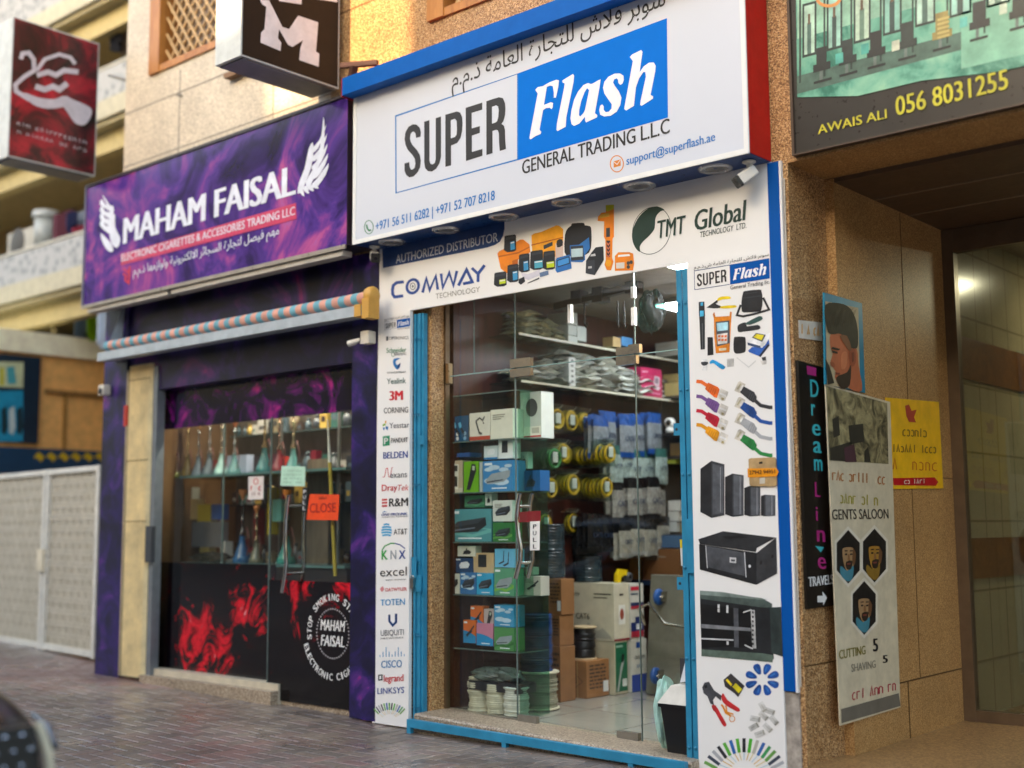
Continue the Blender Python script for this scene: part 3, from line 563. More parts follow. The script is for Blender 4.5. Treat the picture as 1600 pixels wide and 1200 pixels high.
FL = [zf(a) for a in ([(228, 495), (250, 470), (300, 460), (360, 425), (430, 398), (455, 405), (448, 470), (425, 570), (405, 572), (405, 520), (395, 460), (370, 455), (338, 467), (310, 640), (345, 628), (375, 615), (398, 622), (395, 660), (385, 682), (365, 668), (330, 672), (302, 690), (268, 880), (285, 900), (278, 920), (230, 940), (180, 972), (170, 960), (175, 930), (250, 530), (235, 510)],
 [(485, 408), (520, 385), (590, 343), (600, 360), (595, 420), (525, 760), (520, 850), (440, 893), (430, 880), (435, 820), (505, 470), (510, 435), (490, 425)],
 [(855, 395), (845, 470), (800, 720), (825, 740), (820, 760), (715, 810), (705, 790), (705, 755), (650, 820), (600, 843), (575, 825), (565, 770), (575, 690), (600, 590), (640, 510), (690, 450), (735, 430), (760, 440), (780, 435), (830, 405)],
 [(1075, 360), (1078, 400), (1065, 435), (1045, 448), (1025, 430), (1022, 400), (1010, 385), (985, 395), (975, 425), (990, 455), (1030, 510), (1055, 570), (1045, 640), (1010, 705), (950, 745), (890, 752), (850, 735), (842, 690), (850, 650), (870, 635), (885, 655), (885, 690), (905, 710), (935, 705), (960, 675), (962, 635), (930, 590), (890, 530), (878, 475), (890, 420), (930, 370), (990, 340), (1040, 338)],
 [(1135, 180), (1160, 155), (1245, 113), (1258, 130), (1230, 325), (1270, 270), (1320, 235), (1365, 232), (1385, 265), (1380, 320), (1335, 545), (1360, 558), (1358, 580), (1250, 650), (1235, 640), (1240, 600), (1290, 370), (1285, 325), (1265, 325), (1225, 385), (1195, 470), (1175, 650), (1100, 695), (1082, 680), (1090, 630), (1165, 220), (1150, 200)])]
AH = zf([(745, 500), (725, 480), (700, 520), (670, 600), (650, 690), (648, 740), (660, 752), (690, 720), (705, 690), (740, 520)])
_c = [P(*a, PL) for a in BLU]; _x0, _x1 = _c[0].x, _c[1].x; _z0, _z1 = (_c[2].z+_c[3].z)/2, (_c[0].z+_c[1].z)/2
def uv(pt): v = P(*pt, PL); return ((v.x-_x0)/(_x1-_x0), (v.z-_z0)/(_z1-_z0))
def script_word(m, P0, U, V, mt, back, off):
    N = Vector((0, -1, 0))
    for g_ in FL: m.poly([P0+U*a+V*b+N*off for a, b in map(uv, g_)], mt)
    m.poly([P0+U*a+V*b+N*(off+.0006) for a, b in map(uv, AH)], back)
m = MB(); script_word(m, Vector((_x0, YF, _z0)), Vector((_x1-_x0, 0, 0)), Vector((0, 0, _z1-_z0)), W_, SKYB, .003); m.part('script_lettering', fs)
zs_ = Z(600, 140, 6.667)
SUP = [zs_(a) for a in ([(215, 770), (265, 755), (268, 800), (280, 832), (300, 832), (320, 815), (328, 770), (322, 725), (300, 685), (250, 630), (225, 575), (215, 515), (225, 445), (255, 390), (300, 362), (340, 365), (372, 395), (385, 440), (382, 490), (335, 505), (330, 460), (315, 440), (295, 440), (278, 465), (272, 510), (280, 545), (300, 580), (345, 630), (375, 680), (385, 740), (378, 810), (350, 865), (310, 905), (265, 915), (232, 890), (215, 845)],
 [(420, 335), (475, 318), (475, 740), (485, 772), (505, 780), (530, 765), (540, 725), (540, 298), (595, 280), (595, 700), (580, 765), (545, 825), (500, 855), (460, 850), (430, 820), (420, 760)],
 [(640, 262), (700, 245), (760, 228), (795, 240), (815, 285), (820, 350), (815, 430), (800, 500), (765, 555), (700, 585), (700, 790), (640, 805)], [(852, 190), (1025, 135), (1025, 210), (915, 243), (915, 405), (1000, 380), (1000, 452), (917, 480), (917, 650), (1027, 618), (1027, 690), (855, 745)],
 [(1067, 122), (1130, 100), (1200, 80), (1240, 90), (1262, 140), (1267, 200), (1262, 270), (1245, 330), (1225, 358), (1250, 375), (1262, 420), (1265, 540), (1272, 620), (1207, 640), (1200, 560), (1198, 460), (1188, 425), (1165, 420), (1132, 432), (1132, 662), (1068, 682)])]
SUH = [zs_(a) for a in ([(698, 320), (740, 305), (758, 325), (762, 400), (758, 470), (740, 495), (698, 508)], [(1127, 180), (1170, 165), (1190, 175), (1197, 215), (1192, 290), (1180, 330), (1160, 345), (1127, 355)])]
_a, _b = P(618, 302.5, PL), P(809.9, 114.6, PL)
def uv2(pt): v = P(*pt, PL); return ((v.x-_a.x)/(_b.x-_a.x), (v.z-_a.z)/(_b.z-_a.z))
def bold_word(m, P0, U, V, mt, back, off):
    N = Vector((0, -1, 0))
    for g_ in SUP: m.poly([P0+U*a+V*b+N*off for a, b in map(uv2, g_)], mt)
    for g_ in SUH: m.poly([P0+U*a+V*b+N*(off+.0006) for a, b in map(uv2, g_)], back)
m = MB(); bold_word(m, Vector((_a.x, YF, _a.z)), Vector((_b.x-_a.x, 0, 0)), Vector((0, 0, _b.z-_a.z)), BLK, FACE, .0012); m.part('bold_lettering', fs)
m = MB(); m.text('GENERAL TRADING L.L.C', (816, 272.5), (1047, 207.5), 251.5, PL, BLK, bold=.02); m.part('lettering', fs)
m = MB(); m.text(AR_NAME, (706, 137.5), (1040, 8), 112, PL, BLK, bold=.006); m.part('arabic_lettering', fs)
m = MB(); m.text('support@superflash.ae', (979, 258), (1118, 219.5), 245, PL, LB, bold=.02); OR = mat('#d8802a', .4)
m.ring(964, 256, 11, 13.5, 1.6, PL, OR, .001); m.pp([(959, 252), (970, 249), (970, 259), (959, 262)], PL, OR, .001); m.stroke([(959.5, 253), (964.5, 257), (969.5, 250)], .9, PL, WHITE, .002); m.part('mail_lettering', fs)
m = MB(); m.text('+971 56 511 6282 | +971 52 707 8218', (587, 360.5), (773.5, 312), 347, PL, LB, bold=.026); GN = mat('#2f7d4a', .4)
m.ring(576.5, 355, 7.5, 11, 1.2, PL, GN, .001); m.stroke([(573, 351), (574, 357), (577, 360.5), (580, 359)], 2.4, PL, GN, .001); m.part('phone_lettering', fs)
# ------------------------------------------------------------------ header panel under the sign
PH = ('y', -.02); hp = thing('header_panel', 'wide white printed panel with brand logos and orange devices above the shop glass', 'panel', (-4.75, 0, 2.82))
m = MB(); m.box(-6.33, -3.195, -.0195, -.001, 2.825, 3.304, PANELW); m.part('board', hp)
m = MB(); zc = Z(580, 300, 2.424)
m.pp(zc([(40, 160), (505, 20), (505, 140), (500, 165), (488, 188), (470, 200), (440, 210), (45, 288)]), PH, NAVY, .0008); m.part('blue_flash', hp)
m = MB(); m.text('AUTHORIZED DISTRIBUTOR', (619, 412), (778.5, 377), 399, PH, mat('#c9cdd6', .4), off=.0025, bold=.008); m.part('lettering', hp)
q = Z(580, 380, 7.273); CW = mat('#28488f', .35); m = MB()
m.stroke(q([(372, 440), (290, 448), (252, 480), (243, 530), (245, 580), (268, 612), (365, 598)]), 4.6, PH, CW)
m.ring(*q([(473, 490)])[0], 11.3, 12.6, 4.2, PH, CW, .001, sk=-.15); m.ring(*q([(473, 490)])[0], 4.4, 5.6, 1, PH, DKGREY, .001); m.ell(*q([(473, 490)])[0], 1.4, 2, PH, DKGREY)
m.stroke(q([(585, 562), (628, 400), (665, 535), (735, 372), (758, 528)]), 4.4, PH, CW); m.stroke(q([(795, 345), (815, 505), (888, 335), (935, 480), (975, 315)]), 4.4, PH, CW)
m.stroke(q([(992, 482), (1085, 300), (1150, 440), (1045, 462)]), 4.4, PH, CW); m.stroke(q([(1145, 282), (1215, 348), (1290, 250)]), 4.4, PH, CW, .0015); m.stroke(q([(1215, 345), (1215, 440)]), 4.4, PH, CW); m.part('blue_logo', hp)
m = MB(); m.text('TECHNOLOGY', (681, 467), (750, 456), 459, PH, mat('#8a8578'), bold=-.006); m.part('lettering', hp)
GR = mat('#1f3a30', .35); q = Z(980, 300, 7.62); m = MB()
m.ring(*q([(292, 460)])[0], 30.6, 37, .9, PH, GR, .001, sk=-.17, n=48)
m.pp(q([(345, 172), (255, 195), (150, 285), (85, 400), (58, 500), (70, 600), (110, 680), (155, 712), (152, 650), (190, 590), (260, 525), (320, 450), (332, 390), (335, 330), (355, 275), (400, 230), (445, 215), (410, 190), (375, 177)]), PH, GR, .0014, 3); m.part('round_emblem', hp)
m = MB(); m.text('TMT', q([(365, 555)])[0], q([(705, 488)])[0], 345.5, PH, GR, off=.003, bold=.022, shear=.14); m.text('Global', q([(805, 462)])[0], q([(1430, 330)])[0], 330, PH, GR, bold=.028, shear=.14)
m.text('TECHNOLOGY  LTD.', q([(870, 542)])[0], q([(1420, 428)])[0], 362.5, PH, GR, bold=.012, shear=.14); m.part('green_logo', hp)
q = Z(760, 310, 6.667); m = MB(); O1 = mat('#e8840c', .4, var=.12); O2 = mat('#efa414', .4, var=.12); O3 = mat('#b85c08', .4); DK = mat('#202226', .4); D2 = mat('#33363c', .4); SC = mat('#3f93c4', .3); LM = mat('#c3d41e', .35); BB = mat('#2a6fb4', .4)
def pq(pts, mt, off, sm=0): m.pp(q(pts), PH, mt, off, sm)
pq([(470, 385), (500, 365), (570, 350), (730, 280), (760, 285), (800, 320), (800, 560), (700, 620), (480, 620)], O2, .0008); pq([(470, 480), (800, 400), (800, 412), (470, 494)], O3, .001); pq([(595, 490), (690, 450), (692, 490), (600, 532)], D2, .0012); pq([(720, 470), (800, 440), (802, 600), (722, 640)], mat('#d4bcae'), .0012); pq([(735, 440), (790, 425), (795, 490), (740, 510)], DK, .0014, 2)
pq([(115, 575), (135, 550), (200, 520), (350, 430), (385, 428), (450, 480), (460, 560), (330, 640), (330, 740), (210, 780), (150, 730)], O1, .001); pq([(125, 600), (330, 560), (450, 500), (452, 512), (330, 576), (128, 614)], O3, .0012); pq([(270, 650), (330, 630), (330, 740), (275, 740)], O3, .0012)
def dev(x0, y0, x1, y1, sx, sy, sxx, syy, c, tilt):
    pq([(x0, y0+tilt*.4), (x0+.15*(x1-x0), y0+tilt*.1), (x1-.1*(x1-x0), y0-tilt*.3), (x1, y0), (x1+.02*(x1-x0), y1-tilt*.5), (x1-.2*(x1-x0), y1), (x0+.25*(x1-x0), y1+tilt*.2), (x0-.05*(x1-x0), y1-tilt*.5)], DK, .0016); pq([(x0+8, y0+25), (x1-12, y0+5), (x1-10, y0+30), (x0+10, y0+52)], D2, .0018); pq([(sx, sy), (sxx, sy-12), (sxx+4, syy-12), (sx+4, syy)], c, .002); pq([(sx+5, sy+6), (sxx-4, sy-4), (sxx-2, sy+6), (sx+6, sy+16)], mat('#e8e8e0'), .0022)
dev(190, 385, 310, 555, 250, 455, 295, 540, SC, 30); dev(85, 770, 210, 915, 135, 850, 200, 895, LM, 30); dev(222, 690, 335, 870, 275, 765, 325, 855, SC, 30); dev(342, 580, 450, 765, 388, 660, 435, 755, SC, 30); dev(462, 545, 590, 740, 500, 655, 585, 730, mat('#4aa0b4'), 30); dev(596, 550, 715, 740, 628, 665, 705, 725, LM, 25)
pq([(820, 380), (850, 310), (885, 285), (895, 260), (1015, 255), (1025, 280), (1080, 290), (1095, 340), (1090, 520), (1030, 590), (870, 600), (815, 560)], mat('#18191c'), .0012, 2); pq([(970, 480), (1070, 405), (1080, 520), (1020, 600)], BB, .0014)
pq([(870, 490), (1020, 478), (1030, 640), (1000, 665), (880, 660)], BB, .0016); pq([(878, 500), (1010, 490), (1018, 640), (885, 650)], D2, .0018); pq([(885, 528), (1005, 518), (1005, 605), (888, 615)], mat('#b9d2d6'), .002)
pq([(722, 650), (735, 620), (870, 585), (885, 680), (890, 730), (740, 775), (722, 750)], BB, .0018); pq([(735, 645), (865, 603), (875, 680), (745, 720)], mat('#1d2c44'), .002); pq([(745, 652), (858, 615), (864, 672), (750, 708)], mat('#3d8fd0'), .0022)
pq([(1040, 650), (1100, 560), (1140, 510), (1220, 500), (1225, 640), (1130, 800), (1035, 780)], DK, .0016); pq([(1040, 650), (1130, 640), (1130, 800), (1035, 780)], D2, .0018); pq([(1090, 585), (1135, 575), (1140, 600), (1085, 605)], mat('#c8c8c8'), .002); pq([(1062, 710), (1100, 705), (1100, 728), (1062, 732)], mat('#b8b8b8'), .002)
pq([(1245, 70), (1330, 65), (1330, 400), (1315, 420), (1310, 620), (1325, 660), (1300, 750), (1255, 745), (1232, 690), (1245, 640), (1240, 430), (1225, 400), (1228, 240), (1160, 235), (1165, 190), (1200, 150), (1245, 145)], O1, .0014); pq([(1245, 70), (1330, 65), (1328, 110), (1260, 140), (1245, 120)], mat('#c9c01c'), .0016); pq([(1190, 170), (1280, 150), (1285, 190), (1175, 210)], mat('#d8a838'), .0016); pq([(1248, 310), (1288, 305), (1290, 400), (1250, 405)], D2, .0018); pq([(1252, 440), (1292, 440), (1290, 610), (1255, 610)], mat('#3a1c1c'), .0018)
for k in range(4): pq([(1256, 475+k*42), (1272, 495+k*42), (1289, 472+k*42), (1289, 452+k*42), (1272, 476+k*42), (1256, 455+k*42)], mat('#c86a4a'), .002)
m.ell(*q([(1272, 675)])[0], 4.4, 5.4, PH, O2, .0018)
pq([(1340, 600), (1375, 562), (1490, 560), (1530, 575), (1540, 680), (1528, 750), (1340, 755)], O1, .0014); pq([(1375, 590), (1490, 580), (1500, 600), (1370, 612)], PANELW, .0016); pq([(1352, 672), (1440, 665), (1440, 728), (1354, 732)], mat('#e0d8cc'), .0016)
for a, b in ((1480, 675), (1480, 715), (1510, 665)): m.ell(*q([(a, b)])[0], 2.6, 3, PH, mat('#3a3a3a'), .0018)
pq([(340, 840), (395, 815), (405, 865), (360, 900), (335, 880)], DK, .0016); pq([(430, 880), (550, 825), (552, 840), (432, 886)], D2, .0016); pq([(555, 775), (645, 750), (650, 795), (560, 820)], mat('#5c7494'), .0016); pq([(360, 770), (430, 790), (560, 740), (555, 800), (440, 850), (380, 830)], mat('#cfccd4'), .0007)
m.part('device_pictures', hp)
# ------------------------------------------------------------------ left brand panel
PB = ('y', -.03); x0, x1 = -6.325, -6.006
bp_ = thing('brand_panel', 'narrow white panel of many small brand logos left of the blue gate', 'panel', (-6.18, 0, 0))
m = MB(); m.add([(x0+.0, -.0295, 2.824), (x1, -.0295, 2.824), (x1-.005, -.0295, .012), (x0-.04, -.0295, .012), (x0, -.001, 2.824), (x1, -.001, 2.824), (x1-.005, -.001, .012), (x0-.04, -.001, .012)], [(0, 3, 2, 1), (0, 1, 5, 4), (1, 2, 6, 5), (2, 3, 7, 6), (3, 0, 4, 7)], PANELW); m.part('board', bp_)
za = Z(570, 480, 3.53); zb_ = Z(570, 800, 3.43)
def small_brand(m, c, pl):
    """mini copy of the shop name: outline, black word, blue field, script word; c = px corners tl, tr, br, bl of the box; word split at .53"""
    tl, tr, br, bl = [P(*a, pl) for a in c]; x0, x1 = tl.x, tr.x; z0, z1 = (bl.z+br.z)/2, (tl.z+tr.z)/2; Wd, Hh = x1-x0, z1-z0; y = tl.y; t_ = Hh*.03; sp = x0+Wd*.485
    def rc(a, b, cc, d, mt, o): m.poly([(a, y-o, cc), (b, y-o, cc), (b, y-o, d), (a, y-o, d)], mt)
    rc(x0, sp, z0, z0+t_, NAVY, .001); rc(x0, sp, z1-t_, z1, NAVY, .001); rc(x0, x0+t_, z0+t_, z1-t_, NAVY, .001); rc(sp, x1, z0, z1, BLUE, .001)
    bold_word(m, Vector((x0, y, z0)), Vector((sp-x0, 0, 0)), Vector((0, 0, Hh)), BLK, PANELW, .0012)
    script_word(m, Vector((sp, y, z0)), Vector((x1-sp, 0, 0)), Vector((0, 0, Hh)), W_, BLUE, .002)
def logo(build, label=None):
    m = MB(); build(m); m.part('logo', bp_, label)
def tb(tx, z_, x0, x1, yt, yb, mt, **kw):
    a = z_([(x0, yb)])[0]; b = z_([(x1, yb-(x1-x0)*.045)])[0]; return lambda m: m.text(tx, a, b, z_([(x0, yt)])[0][1], PB, mt, **kw)
def seq(*fs): return lambda m: [f(m) for f in fs]
G1 = mat('#2e7a4a'); GY = mat('#55585c'); R1 = mat('#c81a28'); CB = mat('#1f6fae'); NB = mat('#1c3f8c')
def spl(z_, pts, mt, off=.001, sm=0): return lambda m: m.pp(z_(pts), PB, mt, off, sm)
logo(lambda m: (small_brand(m, za([(110, 78), (250, 62), (250, 104), (110, 126)]), PB), m.text(AR_NAME, za([(110, 74)])[0], za([(248, 52)])[0], za([(110, 62)])[0][1], PB, BLK, bold=.003), m.text('General Trading llc.', za([(180, 124)])[0], za([(250, 116)])[0], za([(180, 117)])[0][1], PB, BLK)))
logo(seq(tb('OPTRONICS', za, 134, 242, 164, 180, GY, bold=.005), spl(za, [(118, 162), (130, 160), (130, 184), (118, 186)], GY)))
logo(seq(tb('Schneider', za, 120, 230, 226, 252, G1, bold=.015), tb('Electric', za, 166, 230, 250, 266, GY), lambda m: m.ring(*za([(156, 260)])[0], 2.6, 3.6, .7, PB, G1)))
logo(seq(spl(za, [(160, 285), (198, 282), (172, 296), (176, 318), (196, 322), (180, 345), (158, 318)], CB, .001, 2), spl(za, [(182, 318), (198, 306), (194, 330), (180, 338)], NAVY), tb('GRANDSTREAM', za, 124, 226, 356, 366, GY)))
logo(tb('Yealink', za, 122, 228, 394, 424, mat('#2c5a4c'), bold=.01)); logo(tb('3M', za, 136, 212, 464, 514, R1, bold=.05)); logo(tb('CORNING', za, 106, 240, 556, 586, BLK, bold=.012))
logo(seq(tb('Yeastar', za, 136, 246, 638, 668, GY, bold=.008), spl(za, [(98, 648), (114, 640), (116, 650), (100, 658)], mat('#7aa82a')), spl(za, [(116, 655), (130, 660), (126, 680), (116, 670)], CB), spl(za, [(112, 626), (120, 626), (118, 640), (112, 640)], mat('#e0a020')), spl(za, [(100, 664), (112, 662), (108, 678), (102, 676)], CB)))
logo(seq(spl(za, [(100, 712), (138, 708), (138, 762), (100, 766)], mat('#1f8a5c')), tb('P', za, 108, 130, 722, 756, WHITE, off=.003, bold=.02), tb('PANDUIT', za, 146, 238, 722, 748, BLK, bold=.03)))
logo(tb('BELDEN', za, 102, 238, 800, 836, NB, bold=.03)); logo(seq(tb('exans', za, 140, 234, 908, 942, GY, bold=.008), lambda m: m.stroke(za([(98, 938), (110, 935), (118, 890), (126, 888), (132, 935), (140, 936), (150, 886), (156, 884)]), .9, PB, R1)))
logo(seq(tb('Dray', za, 94, 180, 980, 1014, R1, bold=.02), tb('Tek', za, 182, 242, 980, 1012, R1, bold=0, shear=.2))); logo(seq(tb('R&M', za, 134, 240, 1056, 1100, BLK, bold=.03), *[spl(za, [(95, 1058+k*17), (124, 1056+k*17), (124, 1066+k*17), (95, 1068+k*17)], R1) for k in range(3)]))
logo(seq(tb('ONE PROLINK', za, 92, 236, 1138, 1152, NB, bold=.03, shear=.3), spl(za, [(94, 1136), (108, 1124), (126, 1132), (108, 1130)], CB), tb('CONNECTING THE WORLD', za, 94, 236, 1156, 1162, GY)))
def globe(m):
    cx, cy = zb_([(117, 103)])[0]; rx, ry = 8.2, 11.6
    for k in range(5):
        t0 = -.85+k*.36; pts = []
        for i in range(9): a = -1+2*i/8; wx = math.sqrt(max(0, 1-t0*t0))*rx; pts.append((cx+a*wx, cy+(t0-.10*(1-a*a))*ry))
        m.stroke(pts, 2.6, PB, mat('#2a9fd0'))
logo(seq(globe, tb('AT&T', zb_, 156, 228, 92, 122, BLK, bold=.012)))
logo(seq(tb('K', zb_, 90, 124, 206, 256, mat('#2f9a3c'), bold=.03), tb('N', zb_, 138, 170, 206, 254, mat('#9aa0a4'), bold=.025), tb('X', zb_, 182, 220, 206, 252, NB, bold=.03), lambda m: (m.stroke(zb_([(92, 205), (108, 182), (140, 168), (160, 168)]), 1.8, PB, mat('#2f9a3c')), m.stroke(zb_([(160, 168), (190, 176), (216, 196)]), 1.8, PB, NB))))
logo(seq(tb('excel', zb_, 82, 226, 300, 346, BLK, bold=.004), tb('without compromise.', zb_, 112, 222, 360, 368, BLK))); logo(seq(tb('DATWYLER', zb_, 112, 226, 408, 426, R1, bold=.02), spl(zb_, [(82, 412), (96, 398), (104, 414), (92, 428)], mat('#d88a8a'), .001, 2)))
logo(tb('TOTEN', zb_, 84, 216, 470, 502, mat('#1f8cc4'), bold=.02)); logo(seq(lambda m: m.stroke(zb_([(132, 550), (132, 585), (150, 608), (168, 590), (168, 545)]), 3.4, PB, NAVY), tb('UBIQUITI', zb_, 86, 210, 634, 664, GY, bold=.006), tb('NETWORKS', zb_, 86, 208, 674, 682, GY)))
logo(seq(*[(lambda i, h: lambda m: m.stroke(zb_([(82+i*16.3, 778-h-i*.6), (82+i*16.3, 778-i*.6)]), 1.1, PB, mat('#1f8cc4')))(i, h) for i, h in enumerate((12, 28, 52, 28, 12, 28, 50, 26, 12))], tb('CISCO', zb_, 88, 200, 798, 836, mat('#1a78b0'), bold=.02)))
logo(seq(tb('legrand', zb_, 102, 208, 874, 910, R1, bold=.025), spl(zb_, [(72, 872), (96, 870), (96, 902), (72, 904)], BLK), spl(zb_, [(80, 878), (90, 877), (88, 896), (78, 896)], WHITE, .002))); logo(tb('LINKSYS', zb_, 68, 212, 944, 976, NB, bold=.015))
def fan(m, cx, cy, r0, r1, a0, a1, n, pl, wd, cols):
    for i in range(n):
        a = R(a0+(a1-a0)*i/(n-1)); c = cols[i % len(cols)]; sx, sy = math.cos(a), -math.sin(a)
        m.stroke([(cx+sx*r0*.55, cy+sy*r0*.75), (cx+sx*r0, cy+sy*r0)], wd*.28, pl, mat(('#d8c48a', '#b8d0dc', '#d8b060')[i % 3])); m.stroke([(cx+sx*r0, cy+sy*r0), (cx+sx*r1, cy+sy*r1)], wd, pl, mat(c))
COLS = ('#6aa04a', '#3a4250', '#a8aaac', '#2a2c30', '#5aa83a', '#1f5fa8', '#58b030', '#1c2024', '#4ab028', '#b8b4a8', '#2f62a8', '#3f9a58')
logo(lambda m: fan(m, *zb_([(132, 1146)])[0], 25, 36, 132, 48, 13, PB, 2.0, COLS), 'printed fan of cable connectors')
# ------------------------------------------------------------------ right product panel
PR = ('y', -.025); pp_ = thing('product_panel', 'tall white panel printed with network tools and cabinets right of the shop door', 'panel', (-3.47, 0, 0))
xr0, xr1 = -3.752, -3.222
m = MB(); m.box(xr0, xr1, -.0245, -.001, -.02, 2.824, PANELW); m.part('board', pp_)
m = MB(); m.box(xr1, -3.152, -.0235, -.0005, .475, 3.30, BLUE); m.part('blue_edge', pp_); m = MB(); m.box(-3.152, -3.140, -.0235, -.0005, .47, 3.30, PANELW); m.part('edge_trim', pp_)
m = MB(); m.box(xr1, -3.14, -.012, -.0005, 0, .47, mat('#a59b8e', .9, var=.35, vs=14)); m.part('bare_patch', pp_)
def pic(build, label): 
    m = MB(); build(m); m.part('printed_picture', pp_, label)
z3 = Z(1060, 400, 4); z4 = Z(1060, 680, 4); z5 = Z(1060, 920, 4.285); z6 = Z(1075, 440, 8)
pic(lambda m: (small_brand(m, z3([(98, 95), (568, 10), (570, 138), (102, 215)]), PR), m.text('General Trading llc.', z3([(325, 210)])[0], z3([(572, 172)])[0], z3([(325, 186)])[0][1], PR, BLK, bold=.006), m.text(arab('سوبر فلاش للتجارة العامة ش.ذ.م.م'), z3([(98, 82)])[0], z3([(566, -2)])[0], z3([(98, 62)])[0][1], PR, BLK, bold=.002)), 'small shop name with a blue field')
def S(m, z_, c, pts, off=.001, sm=0): m.pp(z_(pts), PR, mat(c, .4, 0, .30, 15) if isinstance(c, str) else c, off, sm)
def LN(m, z_, c, pts, wd, off=.001): m.stroke(z_(pts), wd, PR, mat(c, .4), off)
pic(lambda m: (S(m, z6, '#26282b', [(135, 255), (205, 250), (212, 400), (212, 845), (160, 850), (145, 520), (138, 400)]), S(m, z6, '#3a9ac0', [(158, 262), (190, 258), (190, 300), (160, 305)], .0015), S(m, z6, '#46b0d8', [(150, 365), (198, 362), (198, 430), (152, 440)], .0015), LN(m, z6, '#6a6c70', [(180, 520), (186, 840)], .8, .0015)), 'printed black test pen')
pic(lambda m: (S(m, z6, '#2e2f31', [(232, 325), (310, 270), (370, 225), (372, 260), (345, 275), (370, 290), (412, 305), (412, 330), (320, 335)]), S(m, z6, '#e8c80c', [(370, 215), (420, 188), (520, 185), (530, 215), (440, 222), (375, 240)], .0012, 2), S(m, z6, '#e8c80c', [(412, 308), (590, 295), (598, 325), (470, 336), (415, 332)], .0012, 2)), 'printed yellow handled pliers')
pic(lambda m: (LN(m, z6, '#1f2022', [(660, 290), (612, 420), (690, 435), (850, 400), (1015, 350), (940, 200)], 3.4), S(m, z6, '#202123', [(690, 140), (720, 118), (890, 100), (920, 120), (935, 230), (920, 350), (880, 375), (700, 385), (672, 350), (670, 250)], .0015, 2), S(m, z6, '#34363a', [(690, 200), (918, 170), (920, 185), (690, 215)], .002), S(m, z6, '#3c3e42', [(720, 150), (870, 128), (870, 136), (720, 158)], .002)), 'printed black shoulder bag')
pic(lambda m: (S(m, z6, '#e8860f', [(310, 410), (330, 380), (345, 440), (520, 430), (525, 375), (548, 380), (540, 500), (520, 880), (350, 895), (330, 700), (325, 460)]), S(m, z6, '#4a4c52', [(345, 505), (520, 485), (525, 770), (365, 812)], .0013), S(m, z6, '#a8d4de', [(360, 520), (500, 505), (500, 605), (368, 622)], .0016), S(m, z6, '#d8d6d0', [(365, 660), (495, 640), (492, 770), (375, 785)], .0016), *[S(m, z6, '#d86a2a', [(378+k % 3*40, 672+k//3*45), (408+k % 3*40, 668+k//3*45), (408+k % 3*40, 696+k//3*45), (378+k % 3*40, 700+k//3*45)], .002) for k in range(6)], S(m, z6, '#ecd8b8', [(388, 835), (480, 828), (480, 860), (390, 866)], .0016)), 'printed orange hand held meter')
pic(lambda m: (S(m, z6, '#26282a', [(620, 560), (650, 530), (720, 510), (740, 560), (870, 540), (905, 570), (880, 600), (700, 625), (640, 632), (622, 610)], .001, 2), S(m, z6, '#33564f', [(720, 520), (890, 432), (930, 450), (920, 480), (780, 540)], .0014, 2)), 'printed dark wire stripper')
pic(lambda m: (S(m, z6, '#1d1e20', [(245, 695), (310, 695), (320, 915), (245, 925)]), S(m, z6, '#232426', [(575, 710), (600, 690), (700, 690), (722, 720), (722, 860), (690, 890), (600, 900), (570, 850)], .001, 2)), 'printed black pouches')
pic(lambda m: (S(m, z6, '#e4e4e4', [(745, 740), (870, 640), (980, 660), (1030, 640), (1020, 700), (930, 830), (750, 790)]), S(m, z6, '#43464c', [(800, 700), (850, 642), (975, 665), (930, 755)], .0013), S(m, z6, '#d8c828', [(820, 695), (860, 655), (950, 672), (920, 735)], .0016), S(m, z6, '#3a4a6a', [(745, 760), (910, 805), (905, 835), (750, 795)], .0016), S(m, z6, '#2a5cae', [(755, 860), (800, 820), (960, 800), (1010, 720), (1020, 790), (910, 940), (760, 880)], .0009), S(m, z6, '#262c3c', [(1000, 780), (1025, 795), (905, 945), (885, 930)], .0014)), 'printed blue and white cleaver')
pic(lambda m: (S(m, z6, '#dcdcda', [(170, 970), (245, 970), (242, 1110), (178, 1110)]), S(m, z6, '#3a3c3e', [(168, 1005), (248, 1005), (246, 1035), (205, 1052), (172, 1038)], .0014, 2), S(m, z6, '#1f96d0', [(270, 1010), (310, 975), (400, 1020), (468, 1065), (440, 1098), (390, 1075), (320, 1020), (285, 1030)], .001, 2), S(m, z6, '#dcdad4', [(485, 965), (575, 960), (575, 1060), (490, 1068)], .0008), LN(m, z6, '#d0d0cc', [(610, 950), (760, 1070), (850, 990)], 1.6), S(m, z6, '#3c3a3a', [(920, 950), (975, 938), (978, 985), (935, 990)], .0012), S(m, z6, '#d4d0c8', [(905, 990), (985, 985), (980, 1030), (930, 1040)])), 'printed small blue and clear tools')
def plug_r(m, x, y, c, d):
    """patch plug pointing right-down, cable from the left"""
    LN(m, z3, c, [(x-62, y-42), (x-30, y-38), (x+6, y-14)], 5.4); S(m, z3, c, [(x-8, y+6), (x+12, y-34), (x+72, y-6), (x+84, y+10), (x+66, y+62), (x+50, y+58)], .0014)
    for k in range(4): LN(m, z3, d, [(x+10+k*12, y+26+k*7), (x+26+k*12, y-10+k*6)], .8, .0018)
    S(m, z3, '#d9d4c8', [(x+66, y+55), (x+92, y+2), (x+138, y+24), (x+134, y+40), (x+116, y+80), (x+100, y+82)], .0012); S(m, z3, '#a89a6a', [(x+96, y+58), (x+112, y+64), (x+108, y+78), (x+94, y+72)], .0018); S(m, z3, '#f2f0ea', [(x+86, y+28), (x+126, y+44), (x+122, y+54), (x+82, y+38)], .0018)
